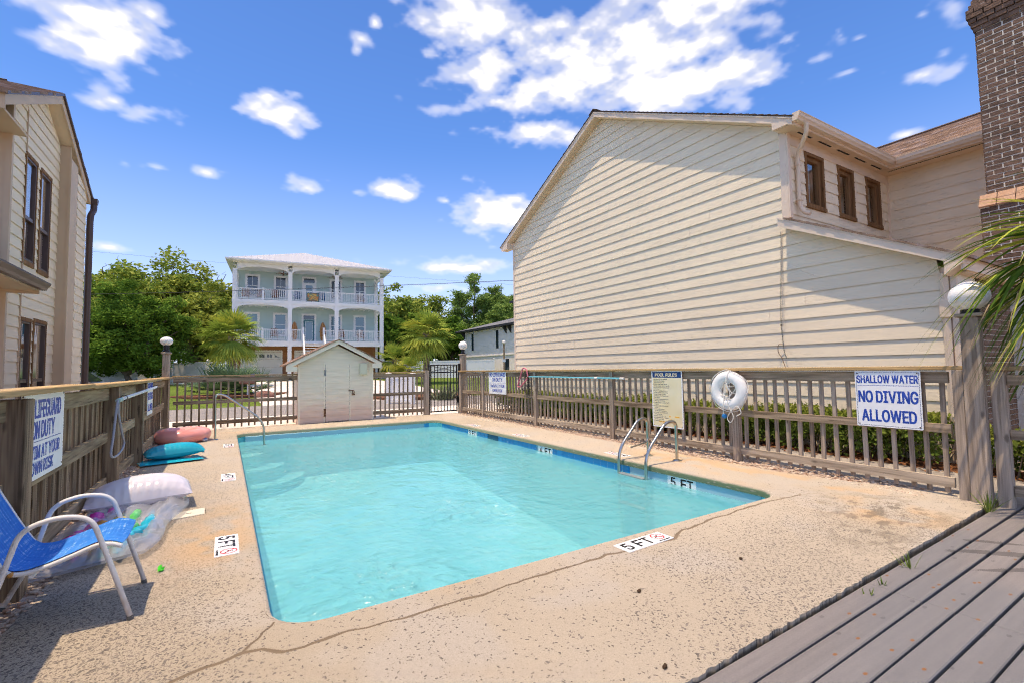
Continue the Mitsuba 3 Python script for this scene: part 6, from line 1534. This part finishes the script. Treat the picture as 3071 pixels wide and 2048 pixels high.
tuft(5.70, 1.45, 22, .26, 'largest grass tuft, at the foot of the near lamp post', 1); tuft(3.74, 1.335, 9, .17, 'grass tuft in the gap midway along the boardwalk edge', 2); tuft(3.32, 1.328, 5, .09, 'small grass tuft left of the midway tuft', 3); tuft(3.11, 1.325, 4, .07, 'smallest grass tuft, nearest the camera along the boardwalk', 4)

# ------------------------------------------------------------------ pool fittings
LD = thing('pool_ladder', 'stainless pool ladder with two curved rails on the right edge of the pool', 'pool ladder')
for y, x0 in ((4.43, 5.28), (4.92, 5.255)):
    pts = arc_path([(x0, y, -.02), (x0, y, .535), (5.08, y, .535), (4.685, y, .14), (4.665, y, -.6), (4.72, y, -1.0)], .16, 9)
    part(LD, 'rail', M().tube(pts, .0215, 14), STEEL, smooth=True)
    part(LD, 'flange', M().lathe([(0, .022), (.03, .022), (.045, .016), (.062, .004), (.062, 0), (0, 0)], (x0, y, .001), 20), STEEL, smooth=40)
part(LD, 'grab_bar', M().tube(arc_path([(5.25, 4.90, .26), (5.18, 4.88, .20), (4.86, 4.86, .165)], .05), .012, 10), STEEL, smooth=True)
for z in (-.165, -.30, -.55): part(LD, 'step', bevelbox(4.64, 4.72, 4.45, 4.90, z-.02, z+.006, .006), plain('ladder_step', (.22, .26, .26), .4) if z == -.165 else 'mat_ladder_step')
HRL = thing('handrail', 'bent stainless handrail at the far left corner of the pool', 'handrail')
part(HRL, 'rail', M().tube(arc_path([(-.14, 10.9, -.02), (-.15, 10.9, .88), (.0, 10.9, .86), (.60, 10.9, .385), (.69, 10.9, .22), (.715, 10.9, -.45)], .15, 9), .0205, 14), STEEL, smooth=True)
part(HRL, 'flange', M().lathe([(0, .02), (.03, .02), (.06, .004), (.06, 0), (0, 0)], (-.14, 10.9, .001), 20), STEEL, smooth=40)
part(HRL, 'flange', M().lathe([(0, .02), (.03, .02), (.06, .004), (.06, 0), (0, 0)], (.713, 10.9, -.19), 20), STEEL, smooth=40)

# life ring on the fence post
RINGW = plain('ring_white', lambda p, n, uv: mi.Color3f(.80, .80, .79)*(.93+.1*noise(p.y*14, p.z*14, p.x*14)), .45)
ROPE = plain('rope', lambda p, n, uv: mi.Color3f(.74, .73, .69)*(.75+.4*noise(p.x*160, p.y*160, p.z*160)), .9)
LR_ = thing('life_ring', 'white life ring with tangled rope hung on a post of the right fence', 'life ring')
rc = np.array([5.855, 4.0, .94])
def ring_at(a, b=0., R=.188, r=.078):
    c = np.array([0, math.cos(a), math.sin(a)])
    return rc + c*(R+r*math.cos(b)) + np.array([-1, 0, 0])*r*.85*math.sin(b)
A, B = np.meshgrid(np.arange(48)*2*PI/48, np.arange(18)*2*PI/18, indexing='ij')
V = np.array([ring_at(a, b) for a, b in zip(A.ravel(), B.ravel())]); i, j = np.meshgrid(np.arange(48), np.arange(18), indexing='ij')
part(LR_, 'ring', M().add(V, np.stack([i*18+j, ((i+1) % 48)*18+j, ((i+1) % 48)*18+(j+1) % 18, i*18+(j+1) % 18], -1).reshape(-1, 4)), RINGW, smooth=True)
for a in (.5, 2.1, 3.7, 5.3):
    m = M(); pts = [ring_at(a+da, b, .192, .071) for da in (-.12, .12) for b in np.linspace(0, 2*PI, 15)[:-1]]
    i = np.arange(14); m.add(pts, np.stack([i, (i+1) % 14, (i+1) % 14+14, i+14], 1)); part(LR_, 'band', m, plain('ring_band', (.66, .67, .72), .6) if a == .5 else 'mat_ring_band', smooth=True)
RP = thing('safety_rope', 'white rope looped over the life ring and hanging below it', 'rope')
g = np.random.default_rng(5)
part(RP, 'strand', M().tube(smooth_path([ring_at(a, .3+.4*math.sin(a*4), .2, .085) for a in np.linspace(.5, 6.6, 24)], 4), .0055, 6), ROPE, smooth=True)
for q in range(7):
    a0, a1 = g.uniform(0, 6.28, 2); p, e = ring_at(a0, .9, .19, .075), ring_at(a1, .9, .19, .075)
    mid = rc+np.array([-.03+g.normal()*.02, g.normal()*.06, -.03+g.normal()*.06])
    part(RP, 'strand', M().tube(smooth_path([p, p*.4+mid*.6, mid, mid*.5+e*.5+[0, 0, -.04], e], 6), .0045, 6), ROPE, smooth=True)
part(RP, 'strand', M().tube(smooth_path([ring_at(1.6, .5), rc+[-.09, -.02, .12], rc+[-.07, -.06, -.05], rc+[-.08, -.02, -.15], rc+[-.07, -.05, -.24], rc+[-.06, -.09, -.34], rc+[-.06, -.04, -.42], rc+[-.06, -.0, -.36], rc+[-.07, -.08, -.25], rc+[-.07, -.16, -.2], rc+[-.06, -.2, -.28], rc+[-.06, -.13, -.33]], 8), .0055, 6), ROPE, smooth=True)
part(RP, 'strand', M().tube(smooth_path([ring_at(1.75, .2, .19, .085), ring_at(1.7, .9, .19, .085), ring_at(1.72, 1.6, .19, .085), ring_at(1.75, 2.6, .19, .085), rc+[-.04, .03, .08], rc+[-.05, .05, -.05], rc+[-.08, .04, -.2], rc+[-.06, .06, -.31]], 6), .006, 6), ROPE, smooth=True)
BALLB = plain('blue_plastic', (.02, .20, .52), .35)
part(RP, 'float_ball', M().mesh(trimesh.creation.icosphere(3, .033)).move(lambda v: v+rc+[-.03, .065, -.345]), BALLB, smooth=True)

# leaf net on its pole, along the right fence
POLE = plain('turquoise_pole', (.16, .48, .56), .35); PINK = plain('pink_frame', (.62, .17, .22), .45); MESHD = plain('black_net', (.018, .018, .018), .9)
NT = thing('leaf_net', 'pool leaf net with a pink frame and turquoise pole hung along the right fence', 'pool net')
part(NT, 'pole', M().tube([(5.895, 9.02, 1.095), (5.90, 6.12, 1.083)], .0155, 10), POLE, smooth=50); part(NT, 'grip', M().tube([(5.90, 6.12, 1.083), (5.90, 6.02, 1.083)], .019, 10), ROPE, smooth=50); part(NT, 'joint', M().tube([(5.899, 6.78, 1.086), (5.899, 6.70, 1.086)], .022, 10), ROPE, smooth=50)
fp = arc_path([(5.86, 9.0, 1.09), (5.86, 9.05, 1.27), (5.86, 9.20, 1.30), (5.84, 9.42, .86), (5.84, 9.30, .85), (5.86, 9.03, 1.05)], .06, 6)
part(NT, 'frame', M().tube(fp, .016, 8), PINK, smooth=True)
m = M()
top_ = [np.array([5.88, 9.08+.26*t, 1.24-.36*t]) for t in np.linspace(0, 1, 9)]
for q, t in enumerate(np.linspace(0, 1, 13)):
    w = .09*math.sin(PI*t)+.03; m.tube(smooth_path([(5.89, 9.02+.05*t, 1.24-.40*t), (5.90, 9.02-w*.3, 1.18-.52*t), (5.89, 9.10, 1.20-.55*t), (5.88, 9.22+.05*t, 1.18-.36*t)], 5), .0045, 4)
for q in range(6): m.tube(smooth_path([(5.89, 9.0+.035*q, 1.22), (5.905, 8.99+.035*q, .92), (5.89, 9.06+.03*q, .68+.03*q), (5.88, 9.2+.02*q, .80)], 6), .0045, 4)
part(NT, 'net_bag', m, MESHD, kind='stuff')
m = M().add([(5.893, 9.0, 1.24), (5.893, 9.16, 1.24), (5.893, 9.26, .90), (5.893, 9.16, .68), (5.893, 9.04, .72), (5.893, 8.97, 1.0)], [[0, 1, 2], [0, 2, 3], [0, 3, 4], [0, 4, 5]])
# life hook pole along the left fence
HK = thing('life_hook', 'white pole with a grey hanging hook loop along the left fence', 'life hook')
part(HK, 'pole', M().tube([(-.955, 6.52, 1.02), (-.955, 9.74, 1.078)], .019, 10), plain('pole_white', (.66, .70, .70), .35), smooth=50)
part(HK, 'sleeve', M().tube([(-.955, 6.42, 1.015), (-.955, 6.60, 1.02)], .023, 10), plain('pole_green', (.30, .48, .45), .4), smooth=50)
lp_ = smooth_path([(-.955, 6.46, 1.02), (-.95, 6.36, 1.0), (-.94, 6.22, .86), (-.93, 6.06, .66), (-.93, 5.98, .53), (-.93, 6.10, .475), (-.93, 6.35, .465), (-.93, 6.58, .49), (-.93, 6.68, .545), (-.935, 6.62, .62), (-.94, 6.50, .76), (-.95, 6.43, .90), (-.955, 6.46, 1.0)], 6)
part(HK, 'hook_loop', M().tube(lp_, .011, 8), plain('grey_tube', (.30, .31, .36), .4), smooth=True)
for y in (6.78, 9.55): part(HK, 'tie', M().tube([np.array([-.955, y, 1.025+(y-6.5)*.018])+.03*np.array([math.cos(a), 0, math.sin(a)]) for a in np.linspace(0, 2*PI, 14)], .004, 5), BLACK_METAL)

# ------------------------------------------------------------------ inflatables
PINKF = plain('pink_vinyl', lambda p, n, uv: mix((.80, .28, .24), (.84, .42, .38), noise(p.x*5, p.y*5, p.z*8)), .18, 0., .5, spec_tint=.2, flatness=.3) if False else plain('pink_vinyl', lambda p, n, uv: mix((.80, .27, .23), (.86, .44, .40), noise(p.x*5, p.y*5, p.z*8)), .18, 0., .5)
def torus(c, R, r, sq=1., nu=48, nv=20, wob=.0, seed=0):
    A, B = np.meshgrid(np.arange(nu)*2*PI/nu, np.arange(nv)*2*PI/nv, indexing='ij')
    rr = r*(1+wob*(meshkit.noise(np.stack([np.cos(A)*3, np.sin(A)*3, np.cos(B)*1.5], -1), seed)-.5))
    V = np.stack([(R+rr*np.cos(B))*np.cos(A), (R+rr*np.cos(B))*np.sin(A), rr*sq*np.sin(B)], -1).reshape(-1, 3)+np.array(c); i, j = np.meshgrid(np.arange(nu), np.arange(nv), indexing='ij')
    return M().add(V, np.stack([i*nv+j, ((i+1) % nu)*nv+j, ((i+1) % nu)*nv+(j+1) % nv, i*nv+(j+1) % nv], -1).reshape(-1, 4))
k = thing('swim_ring', 'pink inflatable swim ring lying in the far left corner of the deck', 'swim ring')
part(k, 'ring', torus((-.66, 11.02, .125), .315, .145, .86, 56, 20, .12), PINKF, smooth=True)
part(k, 'valve', M().tube([(-.62, 10.72, .24), (-.62, 10.715, .262)], .014, 10), PINKF)
TURQ = plain('turquoise_vinyl', lambda p, n, uv: mix((.01, .30, .44), (.02, .42, .56), noise(p.x*6, p.y*6, p.z*9)), .2, 0., .5)
def pillow(c, L, W, H, yaw, puck=.012, n=(44, 26), seed=0, pw=2.6):
    """an inflated pillow: flat welded rim, puckered towards the seam"""
    u, v = np.meshgrid(np.linspace(-1, 1, n[0]), np.linspace(-1, 1, n[1]), indexing='ij')
    hgt = (np.clip(1-np.abs(u)**pw, 0, 1)*np.clip(1-np.abs(v)**pw, 0, 1))**.55
    sh = 1-.10*(np.abs(u)**3)*(1-np.abs(v)**2)-.0; shv = 1-.10*(np.abs(v)**3)*(1-np.abs(u)**2)
    puckx = puck*np.sin(u*38+3*meshkit.noise(np.stack([u*3, v*3, u*0], -1), seed))*np.abs(v)**3*hgt**.5
    pucky = puck*np.sin(v*26)*np.abs(u)**3*hgt**.5
    top = np.stack([u*L*shv, v*W*sh, H*hgt+puckx+pucky], -1); bot = np.stack([u*L*shv, v*W*sh, -H*.6*hgt], -1)
    V = np.vstack([top.reshape(-1, 3), bot.reshape(-1, 3)]); V[:, 2] += .05*H*np.sin(V[:, 0]*5)
    V = rotz(V, yaw)+np.array(c)
    i, j = np.meshgrid(np.arange(n[0]-1), np.arange(n[1]-1), indexing='ij'); a = i*n[1]+j; N = n[0]*n[1]
    f = np.stack([a, a+n[1], a+n[1]+1, a+1], -1).reshape(-1, 4)
    return M().add(V, np.vstack([f, f[:, ::-1]+N]))
k = thing('pool_float', 'turquoise inflatable mattress with a fat pillow lying on the left deck', 'pool float')
part(k, 'pillow', pillow((-.62, 8.70, .13), .36, .20, .13, .22, .009), TURQ, smooth=True)
for q in range(5):
    y = 8.95+q*.105; L = .26-.03*q
    a = np.linspace(-1, 1, 14); pts = np.column_stack([-.74+a*L, y+a*.06, .075+.02*np.sin(a*9+q)]); part(k, 'tube', M().tube(pts, .058*np.clip(1-a**4, .12, 1)*(1+.1*np.sin(a*17+q)), 12), TURQ, smooth=True)
part(k, 'tail', M().prism([(-.98, 8.50), (-.86, 8.62), (-.90, 8.46), (-.99, 8.40), (-1.02, 8.47)], .02, .05, (np.eye(3), (0, 0, 0))), TURQ); part(k, 'corner_flap', M().hexa([[-.33, 8.76, .10], [-.25, 8.78, .07], [-.25, 8.80, .07], [-.33, 8.80, .10], [-.33, 8.76, .115], [-.25, 8.77, .12], [-.25, 8.81, .12], [-.33, 8.80, .115]]), TURQ)
part(k, 'sheet', pillow((-.66, 8.62, .025), .38, .24, .02, .22, .006), TURQ, smooth=True)
scene['mat_clear_vinyl'] = {'type': 'blendbsdf', 'weight': .22, 'a': {'type': 'thindielectric', 'int_ior': 1.5}, 'b': two({'type': 'principled', 'base_color': rgb(.62, .66, .74), 'roughness': .12, 'specular': .6})}
MILKY = plain('milky_vinyl', lambda p, n, uv: mix((.56, .53, .62), (.72, .70, .75), noise(p.x*4, p.y*4, p.z*6)), .16, 0., .5)
def strip_col(p, n, uv):
    u = (p.x+1.08+.10*(p.y-5.2)+.05*(noise(p.x*6, p.y*6, 2.)-.5))/.66
    c = mix((.50, .02, .30), (.62, .07, .40), noise(p.x*9, p.y*9)); c = mix(c, (.62, .36, .08), smoothstep(.22, .30, u)); c = mix(c, (.60, .55, .10), smoothstep(.38, .46, u)); c = mix(c, (.10, .50, .16), smoothstep(.54, .60, u)); c = mix(c, (.03, .40, .55), smoothstep(.68, .75, u)); c = mix(c, (.50, .60, .70), smoothstep(.86, .93, u))
    return c
RAINB = plain('rainbow_vinyl', strip_col, .16, 0., .5)
k = thing('air_mattress', 'half-deflated clear air mattress with rainbow ribs and a white pillow on the left deck', 'air mattress')
part(k, 'pillow', pillow((-.67, 5.80, .13), .40, .25, .19, .10, .012, (60, 30), 3, 2.4), MILKY, smooth=True)
def sheet_mesh(z0, amp, seed, th, inset=0.):
    u, v = np.meshgrid(np.linspace(0, 1, 46), np.linspace(0, 1, 60), indexing='ij')
    x = -1.06+inset+(.76-2*inset-.18*v*v)*u+.03*np.sin(v*9); y = 5.74-1.50*v*(1-.0)-.22*(1-u)*v+.10*u*(1-v)
    w = meshkit.fbm(np.stack([x*7, y*3.2, x*0], -1), 4, seed); rid = np.abs(np.sin(u*19+w*2.4))
    e = np.minimum(np.minimum(u, 1-u), np.minimum(v, 1-v)); z = z0+amp*(w*.6+rid*.35*(.4+w))*np.clip(e*14, 0, 1)
    V = np.stack([x, y, z], -1).reshape(-1, 3); i, j = np.meshgrid(np.arange(45), np.arange(59), indexing='ij'); a = i*60+j
    f = np.stack([a, a+60, a+61, a+1], -1).reshape(-1, 4); B = V.copy(); B[:, 2] -= th
    return M().add(np.vstack([V, B]), np.vstack([f, f[:, ::-1]+len(V)]))
part(k, 'skin', sheet_mesh(.06, .085, 4, .02), 'mat_clear_vinyl', smooth=True)
g = np.random.default_rng(17)
for q, (x, cc) in enumerate(((-.93, (.50, .02, .30)), (-.85, (.56, .10, .38)), (-.77, (.60, .30, .08)), (-.68, (.60, .50, .08)), (-.60, (.10, .46, .12)), (-.50, (.02, .38, .52)))):
    t = np.linspace(0, 1, 26); y1 = 5.60-.04*q; pts = np.column_stack([x-.02*q*t+.03*np.sin(t*7+q)+.02*g.normal(size=26)*.4, y1-(1.15-.0*q)*t-.2*t*(5-q)/5, .045+.03*np.abs(np.sin(t*8+q*1.7))+.012*g.normal(size=26)])
    part(k, 'rib', M().tube(pts, .042*(.55+.6*np.abs(np.sin(t*6.5+q)))*np.clip(np.minimum(t, 1-t)*9, .15, 1), 8), plain(f'rib_colour_{"abcdef"[q]}', cc, .2, 0., .5), smooth=True)
k = thing('green_scrap', 'small crumpled bright green scrap on the near left deck', 'scrap')
part(k, 'scrap', M().blob((-.339, 3.936, .012), (.016, .036, .013), 1, .6), plain('bright_green', (.05, .55, .02), .5))
k = thing('swim_toy', 'small blue and white patterned swim toy beside the pink ring', 'toy')
part(k, 'body', M().blob((-.31, 10.83, .035), (.05, .11, .04), 2, .15), plain('toy_pattern', lambda p, n, uv: mix((.62, .64, .66), (.05, .16, .42), dr.select(noise(p.x*30, p.y*30, p.z*30) > .52, 1., 0.)), .4), smooth=30)

# ------------------------------------------------------------------ sling chair
CHAIRW = plain('white_tube', lambda p, n, uv: mix((.72, .72, .70), (.48, .27, .10), smoothstep(.80, .90, noise(p.x*16, p.y*16, p.z*16))*.7), .3)
LEGM = plain('worn_leg', lambda p, n, uv: mix((.72, .71, .69), (.42, .36, .31), smoothstep(.30, .04, p.z)*(.4+.6*noise(p.x*40, p.y*40, p.z*30))), .4)
def sling_col(p, n, uv):
    a = noise(p.x*14, p.y*190, 1.); b = noise(p.x*190, p.y*14, p.z*60)
    return mix(mix((.010, .12, .50), (.06, .26, .66), a*.55+b*.45), (.30, .46, .72), smoothstep(.64, .80, a*.5+b*.5))
SLING = plain('blue_sling', sling_col, .75, 0., .2, sheen=.4)
CH = thing('sling_chair', 'blue mesh sling chair with a white tube frame at the near left corner', 'chair')
def side_frame(y, dx):
    pts = arc_path([(-.405+dx, y, .012), (-.50+dx, y, .326), (-.575+dx, y, .555), (-.70+dx, y, .582), (-.84+dx, y, .540), (-.92+dx, y, .24), (-1.03+dx, y+.0, .012)], .085, 8)
    part(CH, 'arm_frame', M().tube(pts, .0125, 12), CHAIRW if y > 5 else LEGM, smooth=True)
    part(CH, 'foot_cap', M().tube([(-.405+dx, y, .0), (-.409+dx, y, .022)], .0145, 10), SIGNGREY); part(CH, 'foot_cap', M().tube([(-1.033+dx, y, .0), (-1.028+dx, y, .02)], .0145, 10), SIGNGREY)
side_frame(3.256, 0); side_frame(3.766, 0)
prof = [(-.452, .392), (-.50, .412), (-.56, .414), (-.66, .378), (-.765, .344), (-.835, .333), (-.89, .352), (-.94, .43), (-1.0, .55), (-1.07, .70), (-1.13, .85)]
PS = smooth_path([(x, 0, z) for x, z in prof], 6)
for y in (3.285, 3.737): part(CH, 'seat_rail', M().tube(PS+np.array([0, y, -.012]), .0115, 10), CHAIRW, smooth=True)
for x, z in ((-.53, .398), (-.87, .33)):
    for y0, y1 in ((3.256, 3.29), (3.732, 3.766)): part(CH, 'bracket', M().tube([(x, y0, z+.0), (x, y1, z-.0)], .010, 8), RUST if False else plain('rust_spot', (.45, .22, .06), .7), smooth=True)
part(CH, 'cross_bar', M().tube([(-.80, 3.29, .30), (-.80, 3.73, .30)], .010, 8), CHAIRW)
nv = 19
V = []
for p_ in PS:
    for t in np.linspace(0, 1, nv): V.append([p_[0], 3.285+.452*t, p_[2]+.006-.020*math.sin(PI*t)])
V = np.array(V); i, j = np.meshgrid(np.arange(len(PS)-1), np.arange(nv-1), indexing='ij'); a = i*nv+j; F = np.stack([a, a+nv, a+nv+1, a+1], -1).reshape(-1, 4)
B = V.copy(); B[:, 2] -= .003; B[:, 0] += .001
part(CH, 'sling', M().add(np.vstack([V, B]), np.vstack([F, F[:, ::-1]+len(V)])), SLING, smooth=True)
# small debris on the deck
g = np.random.default_rng(77)
for x, y, lab in ((2.05, 2.02, 'dark seed pod on the near deck'), (1.63, 1.47, 'dry twig by the boardwalk edge'), (2.95, 1.98, 'dark leaf scrap on the near deck right of the seed pod')):
    whole('leaf_scrap', M().blob((x, y, .007), (.018, .010, .007), 1, .35).move(lambda v: rotz(v, .6, (x, y))), plain('scrap_brown', (.05, .03, .015), .9), lab, 'leaf scrap')
